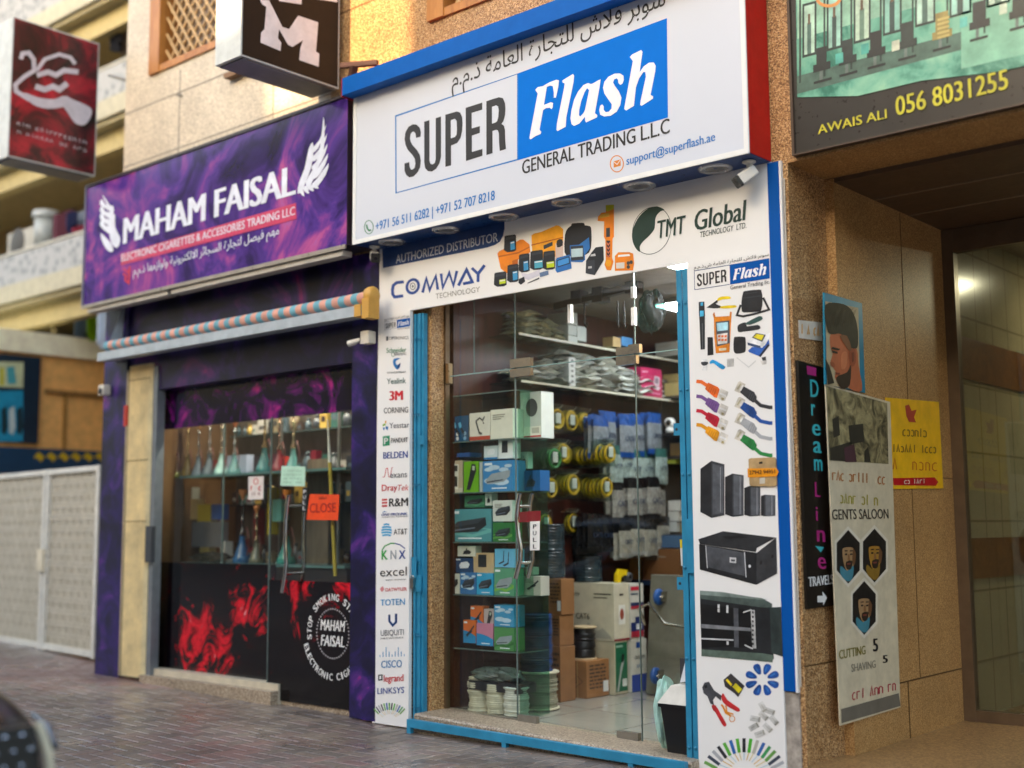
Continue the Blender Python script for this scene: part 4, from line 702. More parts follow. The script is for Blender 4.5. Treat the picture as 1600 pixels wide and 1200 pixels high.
def plug_l(m, x, y, c, d):
    LN(m, z3, c, [(x+110, y+58), (x+150, y+94), (x+205, y+106), (x+224, y+106)], 5.6); S(m, z3, c, [(x+22, y+12), (x+40, y-28), (x+110, y+10), (x+128, y+46), (x+106, y+78), (x+80, y+62)], .0014)
    for k in range(4): LN(m, z3, d, [(x+72+k*12, y+52+k*6), (x+90+k*12, y+10+k*8)], .8, .0018)
    S(m, z3, '#cfc8b8', [(x-14, y+2), (x+10, y-52), (x+22, y-58), (x+56, y-38), (x+34, y+22)], .0012); S(m, z3, '#b0a888', [(x+2, y-10), (x+24, y-44), (x+32, y-40), (x+10, y-4)], .0018); S(m, z3, '#ece8de', [(x+20, y-6), (x+38, y-36), (x+48, y-30), (x+28, y+4)], .0018)
def plugs(m):
    for y, c, d in ((825, '#e0641c', '#a84410'), (918, '#74508c', '#55386a'), (1008, '#c41a34', '#8c1024'), (1096, '#e59a14', '#b07010')): plug_r(m, 175, y, c, d)
    for y, c, d in ((840, '#303134', '#505256'), (938, '#1f4f9a', '#143870'), (1036, '#a4a6a8', '#808284'), (1140, '#2c8a44', '#1c6030')): plug_l(m, 364, y, c, d)
pic(plugs, 'printed patch cable plugs in eight colours')
def rack(m, x0, y0, x1, y1, h, side):
    xm = x0+(x1-x0)*side
    S(m, z4, '#232427', [(x0, y0), (xm, y0-h), (xm, y1+h*.55), (x0, y1-h*.2)]); S(m, z4, '#3a3c40', [(xm, y0-h), (x1, y0-h*.55), (x1, y1+h*.2), (xm, y1+h*.55)], .0012)
    S(m, z4, '#585b60', [(xm+8, y0-h*.6), (x1-6, y0-h*.3), (x1-6, y1-h*.1), (xm+8, y1+h*.15)], .0015); LN(m, z4, '#a0a2a6', [(x1-(x1-xm)*.3, y0-h*.2), (x1-(x1-xm)*.3, y1-h*.2)], .8, .002)
pic(lambda m: (rack(m, 138, 210, 288, 490, 50, .46), rack(m, 292, 262, 408, 498, 22, .4), rack(m, 412, 330, 512, 500, 14, .35), rack(m, 516, 380, 606, 502, 8, .25)), 'printed row of four black cabinets')
pic(lambda m: (S(m, z4, '#2a2b2d', [(125, 650), (280, 600), (612, 640), (490, 705), (485, 730), (135, 680)]), S(m, z4, '#1f2022', [(130, 680), (490, 735), (488, 935), (135, 840)], .0012), S(m, z4, '#353638', [(490, 735), (612, 640), (618, 865), (488, 935)], .0012), S(m, z4, '#4c4e52', [(178, 690), (412, 735), (415, 880), (182, 825)], .0016), LN(m, z4, '#c8c8c8', [(172, 688), (182, 830)], 1.2, .002), LN(m, z4, '#d0d0d0', [(414, 732), (424, 888)], 1.4, .002), S(m, z4, '#d8d8d8', [(322, 762), (362, 766), (362, 800), (322, 796)], .002), S(m, z4, '#4c4e52', [(330, 775), (355, 777), (355, 790), (330, 788)], .0024), S(m, z4, '#d8d8d8', [(438, 815), (448, 808), (455, 820), (445, 830)], .002, 2), S(m, z4, '#141414', [(510, 790), (524, 782), (524, 805), (510, 812)], .002), S(m, z4, '#141414', [(582, 750), (596, 744), (596, 765), (582, 770)], .002), S(m, z4, '#18191b', [(275, 632), (380, 628), (440, 640), (300, 648)], .0016)), 'printed black wall cabinet')
pic(lambda m: (S(m, z5, '#232527', [(145, 60), (620, 125), (640, 470), (155, 410)]), S(m, z5, '#4d5a54', [(145, 12), (560, 62), (628, 100), (628, 125), (560, 125), (145, 65)], .0012), S(m, z5, '#7c8a82', [(145, 12), (300, 22), (600, 72), (560, 72), (145, 40)], .0016), S(m, z5, '#5a6a5e', [(155, 405), (570, 432), (640, 445), (630, 492), (155, 450)], .0014), S(m, z5, '#2f3a38', [(612, 125), (688, 122), (700, 455), (625, 430)], .0015), S(m, z5, '#101112', [(150, 100), (370, 128), (375, 385), (155, 395)], .0014), S(m, z5, '#0f1011', [(400, 135), (488, 145), (500, 390), (405, 395)], .0014), S(m, z5, '#54565a', [(370, 128), (402, 132), (406, 395), (375, 390)], .0018), S(m, z5, '#b8b8b4', [(485, 140), (512, 142), (522, 400), (496, 398)], .0018), *[S(m, z5, '#1c1c1e', [(494, 150+k*30), (505, 151+k*30), (506, 166+k*30), (495, 165+k*30)], .0022) for k in range(8)], S(m, z5, '#7a7c7e', [(150, 235), (485, 262), (486, 284), (150, 262)], .002), S(m, z5, '#c0c0c0', [(152, 328), (370, 338), (370, 348), (152, 338)], .002), *[S(m, z5, '#d8d8d4', [(a, b), (a+14, b), (a+14, b+26), (a, b+24)], .0024) for a, b in ((264, 104), (264, 132), (322, 110), (322, 136), (324, 350))], LN(m, z5, '#d0d0cc', [(435, 158), (490, 140)], 2, .0024), LN(m, z5, '#d0d0cc', [(445, 376), (500, 402)], 2, .0024)), 'printed open green-black cabinet')
def boots(m):
    cx, cy = 562, 608
    for k in range(8):
        a = R(22.5+45*k); ca, sa = math.cos(a), math.sin(a); f = lambda r, t: (cx+(r*ca-t*sa)*1.0, cy+(r*sa+t*ca)*.95)
        S(m, z5, '#1f55a4', [f(42, -8), f(72, -22), f(102, -24), f(116, -10), f(116, 12), f(100, 24), f(72, 20), f(42, 8)], .001, 2); S(m, z5, '#3d78c4', [f(60, -8), f(96, -12), f(96, 0), f(60, 0)], .0015)
pic(boots, 'printed ring of eight blue boots')
pic(lambda m: (S(m, z5, '#45464a', [(160, 660), (175, 628), (205, 622), (240, 680), (290, 715), (285, 750), (250, 720), (232, 745), (240, 780), (215, 770), (195, 720), (170, 700)]), S(m, z5, '#c02a2c', [(290, 712), (302, 700), (330, 745), (408, 800), (408, 822), (385, 818), (320, 780), (292, 745)], .0012, 2), S(m, z5, '#c02a2c', [(222, 782), (250, 780), (285, 840), (322, 905), (312, 922), (292, 905), (250, 830), (235, 815)], .0012, 2), S(m, z5, '#1c1d1f', [(172, 650), (190, 640), (196, 660), (180, 668)], .0014), LN(m, z5, '#d8861c', [(288, 775), (300, 790), (318, 830), (350, 850)], 3), LN(m, z5, '#d8861c', [(318, 780), (325, 825), (370, 840)], 2.2, .0013), m.ring(*z5([(360, 870)])[0], 4.8, 5.2, 1.2, PR, mat('#d8861c'))), 'printed red handled crimping tool')
pic(lambda m: (S(m, z5, '#3a3636', [(302, 610), (352, 566), (444, 650), (400, 726), (376, 700), (312, 655)]), S(m, z5, '#e0c81c', [(318, 612), (328, 602), (362, 640), (352, 652)], .0014), S(m, z5, '#e0d020', [(362, 655), (385, 632), (428, 672), (404, 700)], .0014)), 'printed black and yellow cutter')
def clear(m):
    for (a, b, r) in ((565, 790, 60), (612, 820, 20), (515, 870, 10), (570, 850, 42), (640, 880, 50), (505, 925, -30), (598, 930, 45), (545, 970, -20)):
        ca, sa = math.cos(R(r)), math.sin(R(r)); f = lambda u, v: (a+u*ca-v*sa, b+u*sa+v*ca); S(m, z5, '#cfcec8', [f(-34, -18), f(34, -18), f(34, 18), f(-34, 18)], .0008+.0001*(a % 7)); S(m, z5, '#a8a598', [f(22, -16), f(34, -16), f(34, 16), f(22, 16)], .0018); S(m, z5, '#b8b6ac', [f(-20, -5), f(20, -5), f(20, 3), f(-20, 3)], .0018)
pic(clear, 'printed heap of clear connectors'); pic(lambda m: fan(m, *z5([(440, 1300)])[0], 48, 70, 152, 28, 15, PR, 5.0, COLS), 'printed fan of fibre connectors')
# number plate stuck on the panel
np_ = thing('number_plate', 'small worn tan number plate with an orange band stuck on the white product panel', 'plate', P(1190, 762, PR))
def brd(pts, y0, y1, mt): 
    m = MB(); f = [P(*a, ('y', y0)) for a in pts]; b = [Vector((v.x, y1, v.z)) for v in f]; n = len(f); m.add(f+b, [range(n)]+[(i, i+n, (i+1) % n+n, (i+1) % n) for i in range(n)], mt); return m
brd(z4([(438, 152), (450, 144), (600, 138), (608, 148), (614, 310), (604, 320), (452, 318), (444, 308)]), -.034, -.0255, mat('#b99a6a', .5, .2, .25, 14)).part('plate', np_)
brd(z4([(432, 208), (612, 206), (626, 230), (612, 256), (434, 264)]), -.037, -.0345, mat('#e8940c', .4)).part('orange_band', np_)
m = MB(); m.text('27942 94951', z4([(444, 246)])[0], z4([(606, 238)])[0], z4([(444, 222)])[0][1], ('y', -.0375), mat('#4a2c10'), bold=.015); m.pp(z4([(505, 168), (526, 164), (526, 178), (505, 180)]), ('y', -.0345), BLACK); m.pp(z4([(508, 268), (542, 264), (542, 302), (508, 305)]), ('y', -.0345), mat('#c8c0ae')); m.part('lettering', np_)
# ------------------------------------------------------------------ blue folding gate
def rail_z(x): return .113 + (x+5.88)*(-.026/2.05)
gl_ = thing('folding_gate', 'blue steel folding gate stacked at the left of the shop opening', 'gate', (-5.95, .02, 0))
for i, x in enumerate((-5.992, -5.970, -5.948, -5.926)):
    m = MB(); m.box(x-.0098, x+.0105, .004+.010*(i % 2), .040+.010*(i % 2), .06, 2.80, GATEB); m.part('bar', gl_)
m = MB()
for z in (.14, .62, 1.1, 1.62, 2.1, 2.62):
    for x in (-5.981, -5.959, -5.937): m.lathe([(.009, -.006), (.009, -.001), (.001, 0)][::-1], (x, .001, z), GATEB, 8, 'y')
m.part('rivet', gl_)
m = MB(); q = fz(655, 908); m.box(-5.965, -5.920, -.010, .002, q-.07, q+.04, GATEB); m.box(-6.0, -5.955, -.016, -.011, q+.02, q+.16, GATEB); d = m.part('latch_plate', gl_)
m = MB(); m.box(-5.997, -5.965, -.033, -.016, q-.05, q+.02, STEEL); m.torus((-5.981, -.025, q+.025), .012, .004, STEEL, 'y', 14, 6); m.part('padlock', gl_)
m = MB(); q = fz(652, 688); m.box(-5.932, -5.892, -.010, .002, q-.03, q+.03, GATEB); m.part('latch_plate', gl_)
gr_ = thing('folding_gate', 'pair of blue steel gate bars with latch tabs at the right of the shop opening', 'gate', (-3.80, .02, 0))
for x in (-3.825, -3.782):
    m = MB(); m.box(x-.018, x+.016, .0, .04, .05, 2.80, GATEB); m.part('bar', gr_)
m = MB()
for z in (.12, .6, 1.1, 1.62, 2.1, 2.6):
    for x in (-3.828, -3.785): m.lathe([(.001, -.007), (.009, -.006), (.009, 0)], (x, -.001, z), GATEB, 8, 'y')
m.part('rivet', gr_)
for py_ in (670, 912):
    m = MB(); q = fz(1070, py_); m.box(-3.885, -3.845, .002, .012, q-.035, q+.035, GATEB); m.lathe([(.001, -.001), (.009, 0)], (-3.865, .001, q), DKGREY, 8, 'y'); m.part('latch_tab', gr_)
m = MB(); q = fz(1085, 850); m.box(-3.80, -3.75, -.02, -.001, q-.16, q+.14, GATEB); m.part('lock_box', gr_)
rl = thing('bottom_rail', 'low blue steel rail on short legs along the foot of the stone step', 'rail', (-4.8, -.13, 0))
m = MB(); m.beam((-5.90, -.135, rail_z(-5.9)-.045), (-3.76, -.135, rail_z(-3.76)-.045), .035, .05, GATEB); m.part('rail', rl)
for x in (-5.885, -5.06, -4.12): m = MB(); m.box(x-.017, x+.017, -.15, -.12, -.004, rail_z(x)-.07, GATEB); m.part('leg', rl)
# ------------------------------------------------------------------ glass front
YG = .20; g0, g1, g2, g3 = -5.88, -5.245, -4.285, -3.80; ZT = 2.37
gw = thing('glass_front', 'fixed glass panes beside and above the glass shop door', 'window', (-4.85, YG, FZ))
zb0 = .105; zs = lambda x: zb0+(x+5.884)*-.0295
for x0, x1, za_, zb_2, nm in ((g0, g1-.004, None, ZT-.004, 'lower left pane'), (g2+.004, g3, None, ZT-.004, 'lower right pane'), (g0, -5.62, ZT+.004, 2.955, 'upper pane'), (-5.614, g1-.003, ZT+.004, 2.955, 'upper pane'), (g1+.003, g2-.003, ZT+.004, 2.955, 'upper pane over the door'), (g2+.003, g3, ZT+.004, 2.955, 'upper pane')):
    m = MB(); a = za_ or .12; v = [(x0, YG, za_ or zs(x0)+.01), (x1, YG, za_ or zs(x1)+.01), (x1, YG, zb_2), (x0, YG, zb_2)]; m.poly(v, GLASS); m.part('pane', gw, nm)
m = MB(); ED = mat('#8fae a8'.replace(' ', ''), .2, var=0)
for x in (g1-.004, g2+.003): m.box(x-.0025, x+.0025, YG-.005, YG+.006, zs(x)+.01, 2.955, EDGE)
m.box(-5.6195, -5.6155, YG-.004, YG+.005, ZT, 2.955, EDGE); m.box(g0, g1-.01, YG-.004, YG+.005, ZT-.003, ZT+.003, ED); m.box(g1+.01, g3, YG-.004, YG+.005, ZT-.003, ZT+.003, ED); m.part('glass_edge', gw)
m = MB(); m.box(g0-.004, g0+.012, YG-.02, YG+.02, .1, 2.955, mat('#6f5a42', .4, .5)); m.box(g0+.012, g1, YG-.012, YG+.012, zs(g0)-.03, zs(g0)+.012, mat('#8f8a80', .35, .6)); m.part('channel', gw)
for x, z, nm in ((g1, ZT, 'corner patch over the door handle side'), (g2, ZT, 'corner patch over the hinge side')):
    m = MB(); m.box(x-.035, x+.14 if x == g1 else x+.045, YG-.018, YG+.018, z+.004, z+.062, CHROME); m.box(x-.035 if x == g1 else x-.13, x+.14 if x == g1 else x+.02, YG-.0175, YG+.0175, z-.058, z-.003, CHROME)
    if x == g2: m.box(x-.13, x-.036, YG-.0175, YG+.0175, z+.004, z+.05, CHROME)
    m.part('patch_fitting', gw, nm, .003)
m = MB(); m.box(g0-.005, g0+.04, YG-.02, YG+.02, ZT-.05, ZT+.09, mat('#a58d6c', .3, .8)); m.part('wall_clip', gw)
for x, z0, z1 in ((-4.78, 2.62, 2.74), (g2-.001, 2.72, 2.79), (g2-.001, 2.55, 2.66)): m = MB(); m.box(x-.012, x+.012, YG-.014, YG+.014, z0, z1, mat('#f2f4f4', .15)); m.part('clamp', gw)  # white bars standing in for lamp reflections in the glass, no real fittings
dr = thing('glass_door', 'frameless glass shop door with curved steel pull handles and a white notice', 'door', ((g1+g2)/2, YG, FZ))
m = MB(); zd = lambda x: zs(x)+.02; m.poly([(g1+.004, YG, zd(g1)), (g2-.004, YG, zd(g2)), (g2-.004, YG, ZT-.01), (g1+.004, YG, ZT-.01)], GLASS); m.part('pane', dr)
def hz_(y): return fz(815, y, .14)
def handle(dx, y): 
    pts = [(fx(px_, 830, .14)+dx, y-.0, hz_(py_)) for px_, py_ in ((813, 771), (810, 785), (807.5, 810), (810, 835), (813, 855), (812.5, 876), (808, 892), (805, 904))]
    m = MB(); m.tube(pts, .0155, CHROME, 12); return m
hd = handle(0, .14).part('handle', dr); handle(0.0, .26).part('handle', dr)
m = MB()
for y in (791, 880): x = fx(810, 830, .14); m.tube([(x, .14, hz_(y)), (x, .26, hz_(y))], .010, CHROME)
m.part('handle_standoff', hd)
PN = ('y', YG-.003); m = MB(); m.pp([(828.5, 815), (843.5, 814), (843, 859.5), (828, 860)], PN, WHITE, 0)
for i, c in enumerate('PULL'): m.text(c, (833, 826+i*10.4), (838.5, 825.6+i*10.4), 819.5+i*10.4, PN, BLACK, bold=.02)
m.part('pull_notice', dr)
m = MB(); m.pp([(811, 800), (844, 798), (844, 815), (811, 816)], PN, mat('#9c2430', .4), -.004); m.part('red_notice', dr)
for x, nm in ((g1+.01, 'lower patch on the left'), (g2-.17, 'lower patch on the right')): m = MB(); m.box(x, x+.155, YG-.018, YG+.018, zs(x+.08)-.006, zs(x+.08)+.062, mat('#9c988f', .3, .8)); m.part('patch_fitting', dr, nm, .003)
m = MB(); x = g2-.06; m.box(x-.14, x+.06, YG-.09, YG-.02, zs(x)-.015, zs(x)-.008+.003, STEEL); m.part('floor_hinge_plate', dr)
# ------------------------------------------------------------------ display case and its goods
cs = thing('display_case', 'narrow glass display case of five shelves behind the left window pane', 'display case', (-5.55, .4, FZ))
CX0, CX1, CY0, CY1 = -5.85, -5.262, .235, .53
SH = [fz(803, y, CY0) for y in (683, 766, 846, 931, 1018)]; ZTOP = fz(803, 608, CY0)
for z in SH+[ZTOP]: m = MB(); m.box(CX0, CX1, CY0, CY1, z-.012, z-.004, SHELFG); m.box(CX0, CX1, CY0-.004, CY0-.001, z-.012, z-.004, EDGE); m.box(CX1+.001, CX1+.003, CY0, CY1, z-.012, z-.004, EDGE); m.part('shelf', cs)
m = MB(); m.box(CX1+.003, CX1+.005, CY0, CY1, FZ, ZTOP, SHELFG); m.part('side_pane', cs); m = MB(); m.box(CX0, CX1, CY1+.004, CY1+.012, FZ, ZTOP, SHELFG); m.part('back_pane', cs)
DEV = mat('#26292e', .4)
def faceart(m, x0, x1, z0, z1, y, kind, c2):
    """simple printed picture on the front of a box: kind of picture, accent colour"""
    W, H = x1-x0, z1-z0; a = mat(c2, .4)
    def r(u0, v0, u1, v1, mt, o=.0008): m.poly([(x0+W*u0, y-o, z0+H*v0), (x0+W*u1, y-o, z0+H*v0), (x0+W*u1, y-o, z0+H*v1), (x0+W*u0, y-o, z0+H*v1)], mt)
    def pg(pts, mt, o=.0012): m.poly([(x0+W*u, y-o, z0+H*v) for u, v in pts], mt)
    if 'band' in kind: r(0.001, 0, .999, .14, a)
    if 'half' in kind: pg([(0.001, .001), (.999, .001), (.999, .3), (.7, .42), (.4, .5), (.001, .55)], a)
    if 'cloud' in kind:
        for u, v, s in ((.2, .72, .12), (.38, .78, .15), (.7, .7, .13), (.85, .82, .1), (.3, .35, .2), (.62, .3, .2)): pg([(u+s*math.cos(t)*1.3, v+s*.55*math.sin(t)) for t in (k*math.pi/5 for k in range(10))], mat('#b9cfe0', .5), .0009+u*.0002)
    if 'wave' in kind: pg([(0.001, .12), (.3, .2), (.6, .12), (.999, .28), (.999, .4), (.6, .22), (.3, .32), (.001, .22)], a); pg([(.001, .3), (.5, .45), (.999, .35), (.999, .38), (.5, .5), (.001, .36)], a, .001)
    if 'dev' in kind: pg([(.12, .42), (.3, .62), (.88, .74), (.9, .5), (.72, .3), (.18, .26)], DEV, .0016); pg([(.12, .42), (.3, .62), (.88, .74), (.72, .56)], mat('#3b4048', .4), .0018); pg([(.2, .36), (.66, .44), (.66, .40), (.2, .31)], mat('#6c7484', .4), .002)
    if 'grey' in kind: pg([(.08, .35), (.3, .58), (.92, .68), (.9, .48), (.7, .3), (.15, .24)], mat('#9aa2a8', .4), .0016); pg([(.14, .33), (.68, .39), (.68, .35), (.14, .28)], mat('#4a5058', .4), .0018)
    if 'dongle' in kind: pg([(.2, .35), (.55, .55), (.85, .8), (.9, .74), (.62, .48), (.32, .26)], DEV, .0016); pg([(.55, .5), (.7, .6), (.74, .5), (.6, .42)], DEV, .0018)
    if 'mouse' in kind: pg([(.3, .2), (.7, .22), (.78, .45), (.6, .62), (.36, .52)], DEV, .0016); pg([(.45, .6), (.5, .78), (.56, .78), (.53, .6)], DEV, .0016)
    if 'tall' in kind: pg([(.2, .08), (.42, .06), (.86, .7), (.8, .9), (.55, .92), (.48, .75)], DEV, .0016); pg([(.58, .72), (.74, .7), (.76, .84), (.6, .86)], mat('#b7c4b0', .4), .002)
    if 'printer' in kind: pg([(.35, .12), (.75, .1), (.8, .88), (.4, .92)], mat('#e2ded0', .4), .0016); pg([(.42, .68), (.72, .66), (.73, .84), (.44, .86)], mat('#3a3c3c', .3), .002); pg([(.42, .2), (.72, .18), (.72, .5), (.42, .52)], mat('#30302f', .3), .002)
    if 'puck' in kind: pg([(.3, .3), (.75, .34), (.85, .6), (.7, .78), (.35, .72), (.24, .5)], mat('#dfe3e8', .3), .0016)
    if 'ant' in kind: pg([(.2, .22), (.45, .36), (.5, .3), (.24, .16)], DEV, .0016); pg([(.42, .34), (.46, .9), (.49, .9), (.47, .33)], DEV, .0018); pg([(.42, .12), (.68, .28), (.73, .2), (.48, .05)], DEV, .0016); pg([(.66, .25), (.7, .84), (.73, .84), (.71, .24)], DEV, .0018)
    if 'cable' in kind: 
        for u in (0, .22): pg([(.36+u, .72), (.46+u, .76), (.5+u, .58), (.42+u, .5)], mat('#69b4d8', .4), .0016); pg([(.44+u, .52), (.5+u, .54), (.66+u, .28), (.58+u, .26)], DEV, .0016)
    if 'hook' in kind: pg([(.3, .72), (.5, .84), (.64, .74), (.6, .7), (.5, .77), (.36, .68), (.5, .3), (.62, .26), (.6, .18), (.46, .22), (.3, .66)], mat('#4c4c4c', .4), .0016); pg([(.62, .72), (.72, .86), (.76, .84), (.66, .66), (.74, .6), (.68, .56)], mat('#5c5c5c', .4), .0018)
    if 'icon' in kind: 
        for u, v in ((.55, .12), (.55, .3)): pg([(u+.06*math.cos(t), v+.08*math.sin(t)) for t in (k*math.pi/5 for k in range(10))], WHITE, .0016); pg([(u+.3+.06*math.cos(t), v+.08*math.sin(t)) for t in (k*math.pi/5 for k in range(10))], mat('#7fa8c8', .4), .0016)
        for k in range(4): r(.06, .08+k*.085, .4, .13+k*.085, mat('#5a86ac', .4), .0016)
    if 'dome' in kind: pg([(.55+.28*math.cos(t), .66+.2*math.sin(t)) for t in (k*math.pi/8 for k in range(16))], mat('#3c4246', .4), .0016); r(.02, .02, .98, .25, mat('#e6e2d6', .5), .0016); r(.02, .02, .98, .05, RED, .002); r(.55, .1, .9, .22, mat('#b4b0a4'), .002)
    if 'words' in kind: 
        for k in range(3): r(.1, .8-k*.07, .1+rnd.uniform(.3, .6), .83-k*.07, mat('#8a8578', .5), .0014)
    if 'title' in kind: r(.06, .86, .32, .94, mat('#e6ecf0', .4), .0018)
    if 'foot' in kind: r(.3, .08, .8, .12, mat('#e6ecf0', .4), .0018)
    if 'card' in kind: r(.25, .3, .65, .92, DEV, .0016)
LB_ = {}
def goods(px0, px1, pyt, pyb, y, depth, c, kind='', c2='#888888', label='', zbase=None, rough=.45, name='box', side=None):
    """a packet or carton whose front face covers the given pixels on the plane y"""
    xm = (px0+px1)/2; x0, x1 = fx(px0, (pyt+pyb)/2, y), fx(px1, (pyt+pyb)/2, y); zt_ = fz(xm, pyt, y); zb2 = fz(xm, pyb, y)
    if zbase is not None: zt_ += zbase-zb2; zb2 = zbase
    m = MB(); mt = mat(c, rough, var=.05); m.box(x0+.001, x1-.001, y, y+depth, zb2+.0005, zt_, mat(side, .5) if side else mt, front=mt)
    if kind: faceart(m, x0+.001, x1-.001, zb2+.001, zt_, y, kind, c2)
    return m.solo(name, label, 'box')
s1, s2, s3, s4, s5 = [z-.003 for z in SH]
Y1 = .262
goods(694, 732.5, 648, 688, Y1, .10, '#14496e', 'cable icon', '#14496e', 'dark blue cable box with two light blue plugs on the top goods shelf', s1, side='#6d6a5c')
goods(733.5, 766, 642, 685, Y1-.015, .12, '#d6d1c4', 'hook band', '#b0402c', 'white box with a bent cable drawing and red stripe on the top goods shelf', s1)
goods(766.5, 801.5, 637, 683, Y1-.015, .14, '#dcd8c8', 'words', '#8a8578', 'plain cream box with small brown print next to the red striped white box', s1)
goods(745, 776, 620, 648, .41, .08, '#b6b2a6', 'card', '', 'pale grey packet standing behind the white boxes on the top goods shelf', s1)
goods(735, 745, 630, 650, .40, .05, '#1d3f7a', '', '', 'narrow blue packet standing behind the dark blue cable box', s1)
goods(813, 846, 612, 684, .36, .13, '#c3c9c2', 'dome', '', 'tall pale box with a dark dome camera picture ending the top goods shelf', s1)
goods(695, 723, 716, 766, Y1, .09, '#b9a78c', 'printer band', '#c8bfae', 'beige box showing a cream label printer on the second goods shelf', s2)
goods(695, 734, 708, 714.5, Y1+.02, .12, '#2a4f8c', '', '', 'flat blue carton lying on the beige label printer box')
goods(724.5, 748, 717, 765, Y1, .07, '#6cab1c', 'tall', '', 'bright green box with a black label maker on the second goods shelf', s2)
goods(749, 754, 718, 765, Y1, .12, '#a9b0ac', '', '', 'thin grey box between the green box and the sky blue box', s2)
goods(754.5, 801.5, 717, 765, Y1, .13, '#3d84bc', 'cloud grey title foot', '', 'sky blue box with white clouds and a grey switch picture', s2)
q2 = fz(778, 717, Y1)
goods(756, 777.5, 695, 716, Y1+.02, .08, '#c9d4d8', 'puck band', '#2a78b0', 'small white box with a pale blue device on top of the sky blue box', q2+.001)
goods(778.5, 801.5, 686, 716, Y1+.02, .08, '#dfe1e0', 'card', '', 'white box with a dark panel on its front, on the sky blue box', q2+.001)
goods(812, 825, 706, 732, .40, .05, '#d8d6cc', 'mouse', '', 'small white box with a black mouse picture on the blue adapter box', None)
goods(813, 844, 733, 765, .38, .10, '#17568c', 'mouse', '', 'blue adapter box at the end of the second goods shelf', s2)
goods(726, 757, 774, 793, Y1+.04, .08, '#3f7a5c', 'dev wave', '#5a9a74', 'small green box lying on the large teal splitter box')
goods(758, 768.5, 771, 790, Y1+.04, .06, '#d4d6d0', 'mouse', '', 'tiny white box beside the small green box')
goods(694.5, 768, 795, 846, Y1, .12, '#4f8f96', 'wave dev title foot', '#6cb0ac', 'large teal box with a long black splitter on the third goods shelf', s3)
q3 = fz(785, 815, Y1)
goods(770, 800.5, 816, 846, Y1, .10, '#33763c', 'wave dev foot', '#62a04c', 'green box with two black devices under the white adapter box', s3)
goods(770, 800.5, 782, 815, Y1, .10, '#d3d6ce', 'dev words', '', 'white adapter box with one black device over the green box', q3+.001)
goods(693.5, 718.5, 899, 930, Y1, .08, '#cbc8ba', 'dev words', '', 'white box with one small black device at the left of the fourth goods shelf', s4)
goods(719, 744, 896, 930, Y1, .09, '#2f6ca4', 'dev title cloud', '', 'mid blue box with a black converter on the fourth goods shelf', s4)
goods(744.5, 771, 896, 930, Y1, .09, '#2b9cc8', 'dev title foot', '', 'cyan box with a black device on the fourth goods shelf', s4)
q4 = fz(740, 896, Y1)
goods(711, 738.5, 871, 894, Y1+.01, .07, '#1d3f66', 'puck title', '', 'navy box with a white puck shaped device over the mid blue box', q4+.001)
goods(739, 772, 863, 895, Y1+.02, .08, '#c2a67c', 'card', '', 'tan kraft box with a black window over the cyan box', q4+.001)
goods(715, 743, 853, 869.5, Y1+.012, .06, '#d2cfc0', 'mouse', '', 'small cream box with tiny black parts on top of the navy box', None)
goods(772, 803, 887, 930, Y1, .10, '#5b9a78', 'grey wave title foot', '#7ab24c', 'green box with a long grey switch at the right of the fourth goods shelf', s4)
q5 = fz(788, 887, Y1)
goods(773, 804, 857, 886, Y1, .10, '#63aed0', 'ant', '', 'light blue box with two black antennas over the green switch box', q5+.001)
goods(817, 845, 899, 929, .38, .09, '#b9b8aa', 'dongle words', '', 'pale box with a small cable picture at the end of the fourth goods shelf', s4)
goods(820, 833, 886, 898, .39, .06, '#c3c2b4', 'words', '', 'small pale box on top of the pale cable picture box', None)
goods(735, 755, 939, 976, Y1+.03, .06, '#d0661c', 'half dongle title', '#1f86bc', 'orange and blue dongle box in the upper row of the fifth goods shelf', s5+.12)
goods(756, 771.5, 945, 979, Y1+.03, .06, '#b9a8a4', 'tall', '', 'red edged box with a black phone shaped device on the fifth goods shelf', s5+.118)
goods(724, 743.5, 975, 1011, Y1+.01, .06, '#d0661c', 'half dongle title', '#1f86bc', 'orange and blue dongle box in the lower row of the fifth goods shelf', s5+.03)
goods(744.5, 771, 980, 1015, Y1+.01, .06, '#c87f98', 'half foot', '#1a8ac4', 'pink and blue box in the lower row of the fifth goods shelf', s5+.02)
goods(772, 803, 980, 1016, Y1, .11, '#4d8a4c', 'grey wave foot', '#2c6a30', 'green box with a small grey switch on the fifth goods shelf', s5)
q6 = fz(788, 980, Y1)
goods(772, 803, 945, 979, Y1, .11, '#3d90bc', 'cloud title foot', '', 'blue box with a white wave picture over the green switch box of the fifth shelf', q6+.001)
# spools at the bottom of the case
def spool(cx, cy, z0, r, h, wire, rim=None, label='', flange=None, name='cable_spool', rows=None, lump=.006):
    t_ = thing(name, label, 'cable spool', (cx, cy, z0)); rows = rows or max(5, int(h/.013)); pr = []
    fl = .012 if flange else 0
    for i in range(rows):
        a = fl+(h-2*fl)*i/rows; b = fl+(h-2*fl)*(i+1)/rows; k = rnd.uniform(-lump, lump); pr += [(r*.97+k-.003, a), (r+k, (a*2+b)/3), (r+k, (a+2*b)/3)]
    pr = [(r*.3, fl)]+pr+[(r*.97, h-fl), (r*.3, h-fl)]
    m = MB(); m.lathe(pr, (cx, cy, z0), wire, 28); m.part('cable_winding', t_)
    if flange:
        for z in (0, h-.012):
            m = MB(); m.lathe([(.001, z), (r*1.1, z), (r*1.12, z+.003), (r*1.12, z+.009), (r*1.1, z+.012), (.001, z+.012)], (cx, cy, z0), flange, 28, smooth=False); m.part('flange', t_)
    return t_
WC = mat('#c9c4ac', .4, var=.12, vs=20); WC2 = mat('#cfcfc4', .4, var=.1, vs=20)
